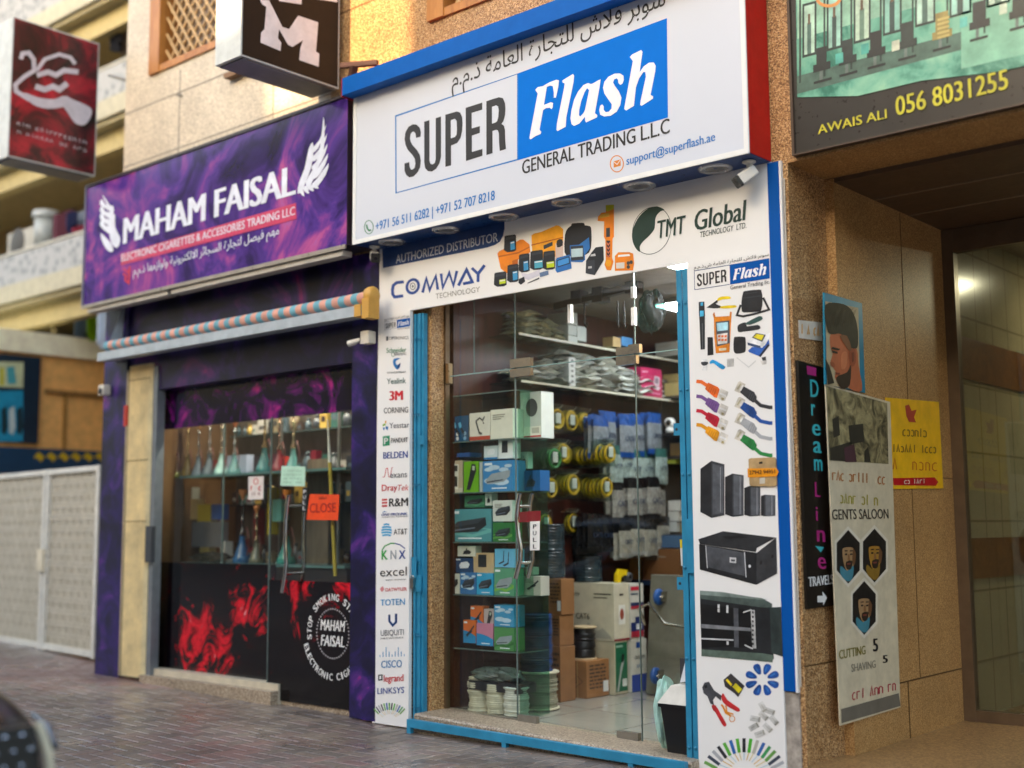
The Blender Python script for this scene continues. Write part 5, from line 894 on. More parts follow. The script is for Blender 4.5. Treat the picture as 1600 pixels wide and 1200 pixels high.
spool(-5.71, .36, FZ, .088, .22, WC, label='cream cable coil, leftmost on the floor of the glass case', lump=.008); spool(-5.535, .345, FZ, .084, .19, WC, label='cream cable coil in the middle on the floor of the glass case'); spool(-5.375, .335, FZ, .082, .185, WC2, label='white cable coil, rightmost on the floor of the glass case')
BXc = P(838, 1000, ('y', .67)).x; spool(BXc+.02, .67, FZ, .125, .25, mat('#a8a58c', .25, var=.2, vs=25), label='shiny clear wrapped cable reel on cream flanges right of the glass case', flange=mat('#d9cfb0', .5))
m = MB()
m.box(-5.74, -5.30, .27, .45, .255, .315, mat('#15191f', .3)); m.solo('cable_bag', 'long black cable bundle lying across the three cream coils', 'bundle')
m = MB(); m.lathe([(.001, 0), (.05, .0), (.065, .02), (.05, .045), (.001, .05)], (0, 0, 0), PLASTIC, 10)
m = MB()
def crumple(cx, cy, cz, sx, sy, sz, mt, n=7, k=12, amp=.18):
    n, k = max(n, 14), max(k, 26); mm = MB(); vs_ = []; fs = []; ph0 = [rnd.uniform(0, 6.3) for _ in range(6)]
    for i in range(n+1):
        th = math.pi*i/n
        for j in range(k):
            ph = 2*math.pi*j/k; r = 1+amp*(.8*math.sin(5*ph+ph0[0]+2*th)*math.sin(2*th+ph0[1])+.6*math.sin(3*ph+ph0[2]-3*th)+.5*math.sin(9*ph+ph0[3])*math.sin(4*th+ph0[4]))+rnd.uniform(-amp, amp)*.35; vs_.append((cx+sx*r*math.sin(th)*math.cos(ph), cy+sy*r*math.sin(th)*math.sin(ph), cz+sz*r*math.cos(th)))
    for i in range(n):
        for j in range(k): fs.append((i*k+j, (i+1)*k+j, (i+1)*k+(j+1) % k, i*k+(j+1) % k))
    mm.add(vs_, fs, mt, False); return mm
crumple(-5.54, .35, .355, .21, .09, .045, mat('#59635c', .2, var=.3, vs=18)).solo('plastic_bag', 'crumpled clear plastic bag lying on the black cable bundle', 'bag')
DBL = mat('#1c3f78', .25, var=.2, vs=20)
for i, (z, h) in enumerate(((.31, .13), (.445, .15), (.60, .14))): spool(BXc, .67, z, .112, h, DBL, label=('dark blue wrapped cable coil resting on the clear cable reel', 'dark blue wrapped cable coil in the middle of its stack of three', 'dark blue wrapped cable coil on top of its stack of three')[i], lump=.004)
# ------------------------------------------------------------------ shelves and bags along the left wall
XW = -5.86
def ledge(z, w_, label, y0=.62, y1=3.5, mt=SHELFG):
    t_ = thing('wall_shelf', label, 'shelf', (XW+w_/2, 2, z)); m = MB(); m.box(XW, XW+w_, y0, y1, z-.016, z-.006, mt); m.part('board', t_)
    m = MB(); m.box(XW+w_+.001, XW+w_+.006, y0, y1, z-.02, z-.004, mat('#b9b7a4', .4)); m.part('edge_strip', t_); return t_
ZA = P(900, 604, ('x', XW+.30)).z; ZB = P(840, 524, ('x', XW+.28)).z
ledge(ZA, .30, 'long glass wall shelf loaded with grey bags above the yellow coils'); ledge(ZB, .28, 'high glass wall shelf near the shop ceiling')
BAGM = [mat('#b4b9b2', .2, var=.25, vs=22), mat('#989e99', .2, var=.3, vs=22), mat('#c6c9c0', .22, var=.25, vs=22)]
def flat_bag(y, z, wd, dp, th, mt):
    m = MB(); vs_ = []; nx, ny = 7, 5
    for s_ in (1, -1):
        for i in range(nx+1):
            for j in range(ny+1):
                u, v = i/nx, j/ny; e = math.sin(math.pi*u)**.5*math.sin(math.pi*v)**.5
                vs_.append((XW+.02+dp*u+rnd.uniform(-.006, .006), y-wd/2+wd*v+rnd.uniform(-.006, .006), z+th/2+s_*th/2*e*(1+rnd.uniform(-.45, .45))+.02*math.sin(u*5+y*9)*math.sin(v*6)))
    fs = []; o = (nx+1)*(ny+1)
    for i in range(nx):
        for j in range(ny):
            a = i*(ny+1)+j; fs += [(a, a+ny+1, a+ny+2, a+1), (o+a, o+a+1, o+a+ny+2, o+a+ny+1)]
    m.add(vs_, fs, mt, False); return m
first = True
for y, n in ((.82, 2), (1.05, 4), (1.28, 6), (1.50, 6), (1.72, 6), (1.93, 5), (2.14, 5), (2.36, 4)):
    for k in range(n):
        if 1.33 < y < 1.4: continue
        flat_bag(y+rnd.uniform(-.04, .04), ZA+k*.042, .25, .25+rnd.uniform(-.03, .07), .056, BAGM[rnd.randrange(3)]).solo('packet_bag', 'flat grey plastic packet in the heap on the long glass wall shelf', 'bag', 'grey packets heaped on the wall shelf')
for y, n in ((.85, 5), (1.03, 4), (1.2, 2)):
    for k in range(n): flat_bag(y+rnd.uniform(-.03, .03), ZB+k*.036, .22, .22, .045, (mat('#a8a88a', .3, var=.3, vs=30), mat('#8f9684', .3, var=.3, vs=30))[k % 2]).solo('packet_bag', 'flat pale packet in the small heap on the high glass wall shelf', 'bag', 'pale packets on the high wall shelf')
def rbox(px0, px1, pyt, pyb, X, dy, dx, c, label, zbase=None, name='box', kind=None):
    """box on the left wall side, its x-facing face covering pixels on plane x=X"""
    ym = (pyt+pyb)/2; a = P(px0, ym, ('x', X)); b = P(px1, ym, ('x', X)); zt_ = P((px0+px1)/2, pyt, ('x', X)).z; zb2 = P((px0+px1)/2, pyb, ('x', X)).z
    if zbase is not None: zt_ += zbase-zb2; zb2 = zbase
    m = MB(); m.box(X-dx, X, a.y, b.y, zb2, zt_, mat(c, .5)); 
    if kind: kind(m, X, a.y, b.y, zb2, zt_)
    return m.solo(name, label, 'box')
def postbox(m, X, ya, yb, za_, zb2):
    for k in range(5): zc = za_+(zb2-za_)*(.12+.18*k); m.poly([(X+.001, ya+.3*(yb-ya), zc), (X+.001, yb-.3*(yb-ya), zc), (X+.001, yb-.3*(yb-ya), zc+.018), (X+.001, ya+.3*(yb-ya), zc+.018)], mat('#6d6f6c'))
rbox(889, 899, 555, 600, XW+.30, 0, .1, '#c2c6c2', 'tall white box with grey marks between the bag heaps on the wall shelf', ZA, kind=postbox)
def pinkart(m, X, ya, yb, za_, zb2):
    W, H = yb-ya, zb2-za_; f = lambda pts, mt, o: m.poly([(X+o, ya+W*u, za_+H*v) for u, v in pts], mt)
    f([(.56, .3), (.82, .24), (.92, .36), (.66, .42)], mat('#cfc4c8'), .001); f([(.6, .46), (.86, .4), (.9, .72), (.66, .76)], mat('#c2b8bc'), .001); f([(.64, .5), (.82, .46), (.85, .68), (.68, .7)], mat('#7a6a74'), .002); f([(.08, .82), (.34, .84), (.34, .88), (.08, .86)], mat('#e0b8c8'), .001); f([(.2, .3), (.44, .28), (.44, .32), (.2, .34)], mat('#e0b8c8'), .001); f([(.2, .12), (.9, .1), (.9, .14), (.2, .16)], mat('#d088a4'), .001)
rbox(1001, 1034, 572, 616, XW+.30, 0, .16, '#a81c50', 'crimson box with a pale device picture at the end of the wall shelf', ZA, kind=pinkart)
for i, (a, b, c, d) in enumerate(((888, 902, 488, 507), (888, 901, 508, 524), (902, 916, 510, 533), (888, 902, 525, 537))): rbox(a, b, c, d, XW+.26, 0, .2, '#a9b3ae', ('small pale box on top of the pale boxes on the high wall shelf', 'small pale box second from the top on the high wall shelf', 'pale box standing to the right in the heap on the high wall shelf', 'pale box at the bottom left of the heap on the high wall shelf')[i])
rbox(958, 970, 527, 542, XW+.26, 0, .1, '#b49a6a', 'small tan box beside the small blue box on the high wall shelf'); rbox(971, 988, 527, 541, XW+.26, 0, .1, '#3d7fb4', 'small blue box beside the small tan box on the high wall shelf')
# hanging goods: hooks on the left wall
HK = mat('#b4b2aa', .3, .8)
def hook(y, z, L, label):
    m = MB(); m.tube([(XW, y, z), (XW+L, y, z-.004), (XW+L+.02, y, z+.016)], .003, HK, 6); return m.solo('wall_hook', label, 'hook', 'steel hooks on the shop wall')
YC = mat('#c9a40a', .4, var=.18, vs=25); GC = mat('#2f7d3a', .35, var=.25, vs=25); CARD = mat('#c9ccc4', .5)
def coil(x, y, z, r, mt, nm, label, group, sh=0):
    t_ = thing(nm, label, 'cable coil', (x, y, z), group); m = MB()
    for k in range(3): m.torus((x+rnd.uniform(-.006, .006), y+rnd.uniform(-.004, .004), z-r+rnd.uniform(-.005, .005)), r-.012-.004*k, .008, mt, 'x', 24, 6)
    m.part('cable', t_); m = MB(); m.add([(x+.012, y-.028, z-r-.03), (x+.012, y+.028, z-r-.03), (x+.012, y+.028, z-r+.045), (x+.012, y-.028, z-r+.045)], [(0, 1, 2, 3)], CARD); m.part('label_card', t_)
    m = MB(); R2 = r+.012; m.add([(x-.014, y-R2, z-2*r-.02), (x-.014, y+R2, z-2*r-.02), (x-.010, y+R2*.9, z+.03), (x-.010, y-R2*.9, z+.03), (x+.016, y-R2, z-2*r-.02), (x+.016, y+R2, z-2*r-.02), (x+.010, y+R2*.9, z+.03), (x+.010, y-R2*.9, z+.03)], [(3, 2, 1, 0), (4, 5, 6, 7), (0, 1, 5, 4), (2, 3, 7, 6)], PLASTIC); m.part('bag', t_); return t_
def coil_row(px_, py_, n, step, r, mt, label, group, X=None):
    """n coils on one hook; the front one is centred on the pixel"""
    Xf = X or (XW+.06+n*step); c = P(px_, py_, ('x', Xf)); hook(c.y, c.z+r+.004, Xf-XW+.03, 'thin steel hook carrying the '+group)
    t_ = coil(Xf, c.y, c.z+r, r, mt, 'cable_coil', label, group)
    for k in range(1, n): copy_tree(t_, (-step*k, rnd.uniform(-.014, .014), rnd.uniform(-.012, .006)), jit=.12)
coil_row(871, 655, 5, .03, .082, YC, 'yellow coil in the topmost stack beside the glass case', 'topmost stack of yellow coils')
coil_row(893, 658, 2, .05, .082, YC, 'yellow coil in the upper pair under the bags', 'upper pair of yellow coils')
coil_row(866, 716, 5, .035, .08, GC, 'green and white coil in the stack above the door handle', 'stack of green coils')
coil_row(884, 709, 2, .04, .075, YC, 'yellow coil in the middle row next to the green coils', 'yellow coils next to the green ones')
coil_row(953, 708, 10, .036, .074, YC, 'yellow coil in the long stack beside the white packets', 'long middle stack of yellow coils')
coil_row(861, 763, 3, .045, .08, YC, 'yellow coil in the lower left stack by the door handle', 'lower left stack of yellow coils')
coil_row(896, 757, 6, .03, .082, YC, 'yellow coil in the lower middle stack', 'lower middle stack of yellow coils')
coil_row(947, 762, 8, .035, .078, YC, 'yellow coil in the lower right stack beside the black packets', 'lower right stack of yellow coils')
coil_row(880, 708, 5, .03, .075, YC, 'yellow coil hanging just left of the long middle stack', 'short middle stack of yellow coils', XW+.22)
coil_row(915, 660, 4, .03, .078, YC, 'yellow coil beside the first blue topped packets', 'yellow coils beside the blue topped packets', XW+.18)
coil_row(896, 816, 2, .035, .075, YC, 'yellow coil behind the dark cable reels', 'yellow coils behind the dark reels'); coil_row(926, 824, 2, .035, .078, YC, 'yellow coil hanging lowest above the white carton', 'lowest yellow coils')
coil_row(852, 818, 3, .035, .075, YC, 'yellow coil in the lowest stack behind the curved door handles', 'lowest left stack of yellow coils')
coil_row(915, 712, 4, .032, .07, GC, 'green coil hanging behind the long middle stack of yellow coils', 'green coils behind the long yellow stack', XW+.10)
def packet(x, y, z, wd, h, body, top, bot, words, label, group):
    t_ = thing('cable_packet', label, 'packet', (x, y, z), group); m = MB(); vs_ = []; n = 6; rows = 8
    for s_ in (1, -1):
        for i in range(rows+1):
            for j in range(n+1): u, v = j/n, i/rows; vs_.append((x+s_*.02*math.sin(math.pi*u)**.5*(math.sin(math.pi*(.1+.85*v)))+rnd.uniform(-.004, .004), y-wd/2+wd*u, z-h*v))
    o = (rows+1)*(n+1)
    for i in range(rows):
        mt = top if i < 2 else bot if i >= rows-1 else body; fs = []
        for j in range(n): a = i*(n+1)+j; fs += [(a, a+n+1, a+n+2, a+1), (o+a, o+a+1, o+a+n+2, o+a+n+1)]
        k = m.k(mt)
        for f in fs: m.f.append(f); m.mi.append(k); m.sm.append(False)
    m.v = [Vector(a) for a in vs_]; m.part('bag', t_)
    m = MB(); P0 = Vector((x+.027, y-wd*.3, z-h*.62)); m.textw(words, P0, Vector((0, wd*.6, 0)), Vector((0, 0, h*.12)), mat('#22304a'), .02); m.part('lettering', t_); return t_
def packet_row(pxs, py_, X, n, wd, h, body, top, bot, words, label, group):
    for px_ in pxs:
        c = P(px_+rnd.uniform(-3, 3), py_+rnd.uniform(-4, 4), ('x', X)); t_ = packet(X+rnd.uniform(-.03, .02), c.y, c.z, wd, h, body, top, bot, words, label, group)
        for k in range(1, n): copy_tree(t_, (-.035*k, rnd.uniform(-.03, .03), rnd.uniform(-.03, .008)), jit=.22)
GB = mat('#767e84', .3, var=.25, vs=25); BT = mat('#124488', .3, var=.2, vs=25); WB = mat('#8fa09a', .3, var=.3, vs=30); WT = mat('#2f5a54', .3); KB = mat('#85857e', .28, var=.25, vs=25); KT = mat('#0f1012', .3)
packet_row((937, 957, 978, 1000, 1021), 646, XW+.30, 4, .19, .33, GB, BT, BT, 'CAT6', 'blue topped cable packet in the upper packet row', 'blue topped packets in the upper row')
packet_row((966, 980, 996, 1012, 1029), 698, XW+.30, 4, .17, .28, WB, WT, WB, 'UTP', 'white and green cable packet in the middle packet row', 'white and green packets in the middle row')
packet_row((969, 986, 1003, 1019, 1035), 748, XW+.30, 4, .19, .33, KB, KT, KT, 'CAT', 'black topped cable packet in the lower packet row', 'black topped packets in the lower row')
packet_row((978, 995, 1013, 1032), 812, XW+.28, 4, .18, .27, mat('#8f8d80', .3, var=.25, vs=25), KT, mat('#90928c', .3), 'CAT7', 'grey cable packet in the lowest packet row', 'grey packets in the lowest row')
packet_row((931, 952), 800, XW+.26, 4, .19, .28, mat('#15171a', .25, var=.4, vs=25), KT, KT, 'CAT6', 'all black cable packet left of the grey packets', 'all black packets in the lowest row')
m = MB(); m.box(XW+.001, XW+.012, .8, 3.4, 1.05, 2.2, wood('rust_pegboard', '#4a1c12', '#6a2a1a')); m.part('peg_board', bld)
# ------------------------------------------------------------------ cartons and reels on the floor
def carton(x0, x1, y0, y1, z0, h, c, label, art=None, name='carton'):
    t_ = thing(name, label, 'box', ((x0+x1)/2, (y0+y1)/2, z0)); m = MB(); m.box(x0, x1, y0, y1, z0, z0+h, mat(c, .7, var=.1)); m.part('body', t_, bev=.004)
    if art: m = MB(); art(m, x0, x1, y0, y1, z0, h); m.part('print', t_)
    return t_
BRN = mat('#4a321c', .7); 
def fr(m, x0, x1, y, z0, h, u0, v0, u1, v1, mt, o=.0015): m.poly([(x0+(x1-x0)*u0, y-o, z0+h*v0), (x0+(x1-x0)*u1, y-o, z0+h*v0), (x0+(x1-x0)*u1, y-o, z0+h*v1), (x0+(x1-x0)*u0, y-o, z0+h*v1)], mt)
def sd(m, X, y0, y1, z0, h, u0, v0, u1, v1, mt, o=.0015): m.poly([(X+o, y0+(y1-y0)*u0, z0+h*v0), (X+o, y0+(y1-y0)*u1, z0+h*v0), (X+o, y0+(y1-y0)*u1, z0+h*v1), (X+o, y0+(y1-y0)*u0, z0+h*v1)], mt)
def lines_side(n=7, tag_=True):
    def f(m, x0, x1, y0, y1, z0, h):
        for k in range(n):
            a = .12
            while a < .8: b = min(.85, a+rnd.uniform(.08, .25)); sd(m, x1, y0, y1, z0, h, a, .84-k*.1, b, .89-k*.1, BRN); a = b+.04
        if tag_: sd(m, x1, y0, y1, z0, h, .72, .12, .95, .42, WHITE, .002)
    return f
def big_art(m, x0, x1, y0, y1, z0, h):
    lines_side(7)(m, x0, x1, y0, y1, z0, h)
    for u in (.32, .66): fr(m, x0, x1, y0, z0, h, u, .0, u+.035, 1, mat('#b8945e', .4), .001)
    P4 = [(.5, .72), (.88, .45), (.5, .2), (.12, .45)]
    for i in range(4):
        (a, b), (c, d) = P4[i], P4[(i+1) % 4]; m.poly([(x0+(x1-x0)*a, y0-.002, z0+h*b), (x0+(x1-x0)*c, y0-.002, z0+h*d), (x0+(x1-x0)*(c*.94+.03), y0-.002, z0+h*(d*.94+.027)), (x0+(x1-x0)*(a*.94+.03), y0-.002, z0+h*(b*.94+.027))], BRN)
    for k in range(3): fr(m, x0, x1, y0, z0, h, .34, .52-k*.06, .66, .545-k*.06, BRN, .002)
    fr(m, x0, x1, y0, z0, h, .3, .1, .42, .16, BRN, .002)
cB = P(917, 1092, ('z', FZ)); cG = P(957, 1087, ('z', FZ)); bx1, by0 = cB.x, cB.y; bL = P(873, 1060, ('y', by0)).x; bD = P(952, 1060, ('x', bx1)).y-by0
H0 = P(917, 1034, ('y', by0)).z-FZ
carton(bL, bx1, by0, by0+bD, FZ, H0, '#9a6a3c', 'large brown carton with a printed diamond under the black cable reel', big_art)
rc = P(912, 1030, ('y', by0+.14)); spool(rc.x, by0+.14, FZ+H0, .088, P(912, 978, ('y', by0+.14)).z-FZ-H0, mat('#16171a', .35, var=.2, vs=30), label='black cable reel with cream wooden flanges on the large brown carton', flange=mat('#cdb48c', .5))
tY = by0-.26; tx0_, tx1_ = P(850, 1000, ('y', tY)).x, P(875, 1000, ('y', tY)).x
def lines_front(n, tag_):
    def f(m, x0, x1, y0, y1, z0, h):
        for k in range(n):
            a = .4
            while a < .85: b = min(.92, a+rnd.uniform(.06, .2)); fr(m, x0, x1, y0, z0, h, a, .84-k*.1, b, .89-k*.1, BRN); a = b+.03
        if tag_: fr(m, x0, x1, y0, z0, h, .78, .12, .97, .4, WHITE, .002)
    return f
zt3 = [FZ, P(870, 1010, ('y', tY)).z, P(870, 962, ('y', tY)).z, P(870, 905, ('y', tY)).z]
for i in range(3): carton(tx0_-.01*i, tx1_-.008*(i == 1), tY+.01*i, tY+.17, zt3[i]+.002*(i > 0), zt3[i+1]-zt3[i]-.002, '#8f6238', ('brown carton at the foot of the tall stack by the blue coils', 'brown carton in the middle of the tall stack by the blue coils', 'brown carton on top of the tall stack, with a white sticker')[i], lines_front(6, i == 2))
def cat6(m, x0, x1, y0, y1, z0, h):
    m.textw('CAT6', Vector((x0+(x1-x0)*.12, y0-.002, z0+h*.36)), Vector(((x1-x0)*.32, 0, 0)), Vector((0, 0, h*.10)), BLK, .02); m.textw('UTP', Vector((x0+(x1-x0)*.04, y0-.002, z0+h*.76)), Vector(((x1-x0)*.18, 0, 0)), Vector((0, 0, h*.06)), BLK, .02)
    fr(m, x0, x1, y0, z0, h, .55, .80, .95, .82, BLK); fr(m, x0, x1, y0, z0, h, .55, .74, .85, .755, BLK)
    m.poly([(x0+(x1-x0)*u, y0-.002, z0+h*v) for u, v in ((.1, .04), (.3, .2), (.42, .3), (.5, .24), (.62, .16), (.74, .22), (.9, .1), (.95, .04))], mat('#a9a596'))
    sd(m, x1, y0, y1, z0, h, .3, .28, .72, .62, mat('#e8e6dc')); m.poly([(x1+.003, y0+(y1-y0)*(.5+.13*math.cos(t)), z0+h*(.46+.1*math.sin(t))) for t in (k*math.pi/6 for k in range(12))], mat('#9c4a34')); sd(m, x1, y0, y1, z0, h, .0, 0, 1, .035, mat('#8c1c2c')); sd(m, x1, y0, y1, z0, h, .36, .78, .62, .82, BLK)
WX, WY = cG.x-.06, max(cG.y, by0+bD+.01); wl = P(892, 950, ('y', WY)).x; H1 = P(957, 1002, ('y', WY)).z-FZ; H2 = P(955, 912, ('y', WY)).z-FZ-H1
carton(wl, WX+.06, WY, P(983, 950, ('x', WX+.06)).y, FZ+H1, H2, '#cfc7ae', 'large cream cable carton with black lettering behind the black reel', cat6)
def grn(m, x0, x1, y0, y1, z0, h):
    sd(m, x1, y0, y1, z0, h, .06, .05, .95, .97, mat('#1d6a48', .4)); m.poly([(x1+.003, y0+(y1-y0)*u, z0+h*v) for u, v in ((.12, .06), (.26, .06), (.5, .42), (.7, .62), (.62, .7), (.42, .5), (.3, .3))], mat('#b9bfb8', .3)); m.poly([(x1+.003, y0+(y1-y0)*u, z0+h*v) for u, v in ((.5, .6), (.64, .58), (.7, .74), (.54, .76))], BLK); sd(m, x1, y0, y1, z0, h, .1, .88, .6, .92, mat('#9cc4ac'), .003); sd(m, x1, y0, y1, z0, h, .55, .14, .9, .28, mat('#d8dcd4'), .003)
carton(wl, WX+.058, WY+.003, P(981, 1040, ('x', WX+.058)).y, FZ, H1-.002, '#c2b89c', 'cream carton with a dark green side under the large cream carton', grn)
def blu(m, x0, x1, y0, y1, z0, h):
    sd(m, x1, y0, y1, z0, h, .0, .0, 1, .33, mat('#1a3f94', .4)); m.textw('CAT6 UTP', Vector((x1+.002, y0+(y1-y0)*.2, z0+h*.62)), Vector((0, (y1-y0)*.65, 0)), Vector((0, 0, h*.07)), BLK, .02); sd(m, x1, y0, y1, z0, h, .3, .84, .58, .95, mat('#1f4f9c'), .002); sd(m, x1, y0, y1, z0, h, .3, .45, .7, .52, mat('#9aa0a4'), .002)
yq = P(983, 950, ('x', WX+.06)).y+.005; carton(wl+.05, WX+.07, yq, P(1011, 1040, ('x', WX+.07)).y, FZ, H1-.005, '#cfcbbc', 'cream and blue cable box next to the green sided carton', blu)
def lan(m, x0, x1, y0, y1, z0, h):
    sd(m, x1, y0, y1, z0, h, .05, .88, .7, .95, mat('#c41c3c')); sd(m, x1, y0, y1, z0, h, .05, .8, .6, .83, mat('#5a6470')); sd(m, x1, y0, y1, z0, h, .04, .6, .96, .66, mat('#27325c')); sd(m, x1, y0, y1, z0, h, .04, .54, .96, .6, mat('#b02c3c')); sd(m, x1, y0, y1, z0, h, .04, .03, .96, .14, mat('#b0283c')); sd(m, x1, y0, y1, z0, h, .04, .14, .96, .3, mat('#1f2f6a')); sd(m, x1, y0, y1, z0, h, .35, .3, .8, .4, mat('#1f2f6a')); sd(m, x1, y0, y1, z0, h, .4, .17, .8, .27, mat('#cfd2d4'), .003)
carton(wl+.05, WX+.065, yq, P(1006, 955, ('x', WX+.065)).y, FZ+H1, H2-.01, '#c9c6ba', 'white carton with red and navy bands beside the large cream carton', lan)
TG = thing('tape_dispenser', 'yellow tape dispenser standing on the large cream carton', 'tape dispenser', (WX-.02, WY+.2, FZ+H1+H2)); tz = FZ+H1+H2+.002; m = MB(); yl = mat('#d8b80c', .4)
def solidx(m, pts, x0, x1, mt): n = len(pts); m.add([(x0, y, z) for y, z in pts]+[(x1, y, z) for y, z in pts], [range(n), [n+n-1-i for i in range(n)]]+[(i, (i+1) % n, (i+1) % n+n, i+n) for i in range(n)], mt)
solidx(m, [(WY+.12, tz), (WY+.16, tz), (WY+.17, tz+.04), (WY+.21, tz+.05), (WY+.24, tz+.05), (WY+.25, tz+.09), (WY+.16, tz+.1), (WY+.12, tz+.06)], WX-.02, WX+.01, yl); m.part('frame', TG); m = MB(); m.lathe([(.012, -.02), (.035, -.02), (.035, .02), (.012, .02)], (WX-.0, WY+.27, tz+.037), mat('#3a3c3e', .3), 18, 'x'); m.part('tape_roll', TG)
# dark wrapped reels on the cartons by the door
RB = mat('#27363c', .18, var=.35, vs=16)
zt6 = FZ+H1+H2
rA = P(858, 905, ('y', tY+.12)).x; rB = P(918, 905, ('y', WY+.13)).x
for i, (x, y, z, r, h) in enumerate(((rA, tY+.13, zt3[3]+.002, .115, P(858, 862, ('y', tY+.13)).z-zt3[3]), (rB, WY+.13, zt6+.002, .115, P(918, 868, ('y', WY+.13)).z-zt6), (rB-.03, WY+.13, P(918, 868, ('y', WY+.13)).z+.004, .112, P(918, 822, ('y', WY+.13)).z-P(918, 868, ('y', WY+.13)).z), (rA, tY+.13, P(858, 862, ('y', tY+.13)).z+.004, .11, P(858, 820, ('y', tY+.13)).z-P(858, 862, ('y', tY+.13)).z))): spool(x, y, z, r, h, RB, label=('dark teal wrapped cable coil standing on the brown carton stack', 'dark teal wrapped cable coil resting on the large cream carton', 'dark teal wrapped cable coil on the second coil over the cream carton', 'dark teal wrapped cable coil on top of the brown carton stack')[i], lump=.003, rows=int(h/.02))
# platform trolley leaning upright on its end
tr = thing('platform_trolley', 'grey platform trolley standing on end with blue wheels', 'trolley', (-4.9, 1.85, FZ)); TGm = mat('#77766a', .35, .3, var=.12)
a = P(1012, 1075, ('y', 1.75)); tx0, tx1 = a.x, a.x+.52
m = MB(); m.add([(tx0, 1.72, FZ), (tx1, 1.72, FZ), (tx1-.0, 1.86, FZ+.86), (tx0-.03, 1.86, FZ+.86), (tx0, 1.77, FZ), (tx1, 1.77, FZ), (tx1, 1.91, FZ+.86), (tx0-.03, 1.91, FZ+.86)], [(0, 1, 2, 3), (7, 6, 5, 4), (0, 4, 5, 1), (1, 5, 6, 2), (2, 6, 7, 3), (3, 7, 4, 0)], TGm); m.part('platform', tr, bev=.008)
for z in (.26, .40): m = MB(); m.box(tx0+.14, tx0+.40, 1.725+z*.16, 1.745+z*.16, FZ+z, FZ+z+.03, TGm); m.part('cross_rib', tr)
for i, (dx, z) in enumerate(((.12, .14), (.10, .70), (.42, .16), (.42, .72))):
    m = MB(); y = 1.66+z*.16; m.lathe([(.001, -.016), (.052, -.016), (.06, -.008), (.06, .008), (.052, .016), (.001, .016)], (tx0+dx, y, FZ+z), mat('#1d4f94', .4), 20, 'x'); w_ = m.part('wheel', tr); m = MB(); m.box(tx0+dx-.03, tx0+dx-.018, y-.01, y+.07, FZ+z-.03, FZ+z+.04, STEEL); m.box(tx0+dx+.018, tx0+dx+.03, y-.01, y+.07, FZ+z-.03, FZ+z+.04, STEEL); m.lathe([(.001, -.034), (.012, -.034), (.012, .034), (.001, .034)], (tx0+dx, y, FZ+z), STEEL, 10, 'x'); m.part('wheel_fork', w_)
m = MB(); m.tube([(tx0+.02, 1.70, FZ+.50), (tx0+.0, 1.66, FZ+.62), (tx0+.10, 1.64, FZ+.66), (tx0+.24, 1.64, FZ+.52), (tx0+.5, 1.66, FZ+.49)], .012, STEEL); m.part('handle', tr)
# cartons on a low table at the end of the left wall, shelving behind
YT_ = 2.30; tb_ = thing('work_table', 'dark blue topped bench with brown cartons at the end of the left wall', 'table', P(1010, 1075, ('y', YT_))); xa_, xb_ = P(948, 905, ('y', YT_)).x, P(1090, 905, ('y', YT_)).x; zt_ = P(1000, 906, ('y', YT_)).z
xa_ = max(xa_, XW+.02); m = MB(); m.box(xa_, xb_, YT_-.02, YT_+.5, zt_-.04, zt_, mat('#20324e', .4)); m.part('tabletop', tb_)
for x in (xa_+.03, xb_-.03):
    for y in (YT_+.02, YT_+.45): m = MB(); m.box(x-.02, x+.02, y-.02, y+.02, .06, zt_-.041, mat('#4a4c50', .4, .6)); m.part('leg', tb_)
goods(948, 1001, 866, 905, YT_, .3, '#a4763e', 'words', '', 'tan carton on the dark blue bench above the cream carton', zt_+.001, name='carton')
goods(1003, 1062, 856, 905, YT_, .3, '#6f4a2a', 'words', '', 'dark brown carton on the dark blue bench above the trolley', zt_+.001, name='carton')
goods(1000, 1075, 836, 855, YT_+.03, .25, '#3d5878', '', '', 'slate blue flat carton lying on the dark brown carton', P(1030, 856, ('y', YT_)).z+.001, name='carton')
rk = thing('back_shelf', 'dark shelving unit along the back wall full of small cartons', 'shelf', (-4.6, 3.4, FZ)); m = MB()
for z in (1.42, 1.80, 2.12, 2.45): m.box(-5.6, -3.76, 3.28, 3.59, z-.02, z, mat('#2b2a2c', .4)); 
m.part('shelves', rk); m = MB()
for x in (-5.6, -4.7, -3.80): m.box(x, x+.03, 3.29, 3.585, 1.35, 2.6, mat('#26262a', .4))
m.part('upright', rk)
cols = ('#a07a4c', '#b39a6e', '#2a3450', '#8c8e8a', '#b7b3a4', '#28303c', '#3c7a3a', '#c0b48e', '#6a4a30', '#30476c', '#c8bfa8')
lk = 0
for zi, z in enumerate((1.42, 1.80, 2.12, 2.45)):
    x = -5.5; k = 0
    while x < -3.95:
        wd = rnd.uniform(.12, .26); hh = rnd.uniform(.14, .27); m = MB(); c = cols[(k*3+zi*5) % len(cols)]; m.box(x, x+wd-.008, 3.30+rnd.uniform(0, .04), 3.56, z+.001, z+hh, mat(c, .55)); m.box(x+wd*.3, x+wd*.6, 3.296, 3.299, z+hh*.35, z+hh*.65, mat('#c8c4b4')) if k % 2 else None
        m.solo('carton', 'small carton in the '+('lowest', 'second', 'third', 'topmost')[zi]+' row of the dark back shelving', 'box', 'cartons in the '+('lowest', 'second', 'third', 'topmost')[zi]+' row of the back shelving'); x += wd; k += 1
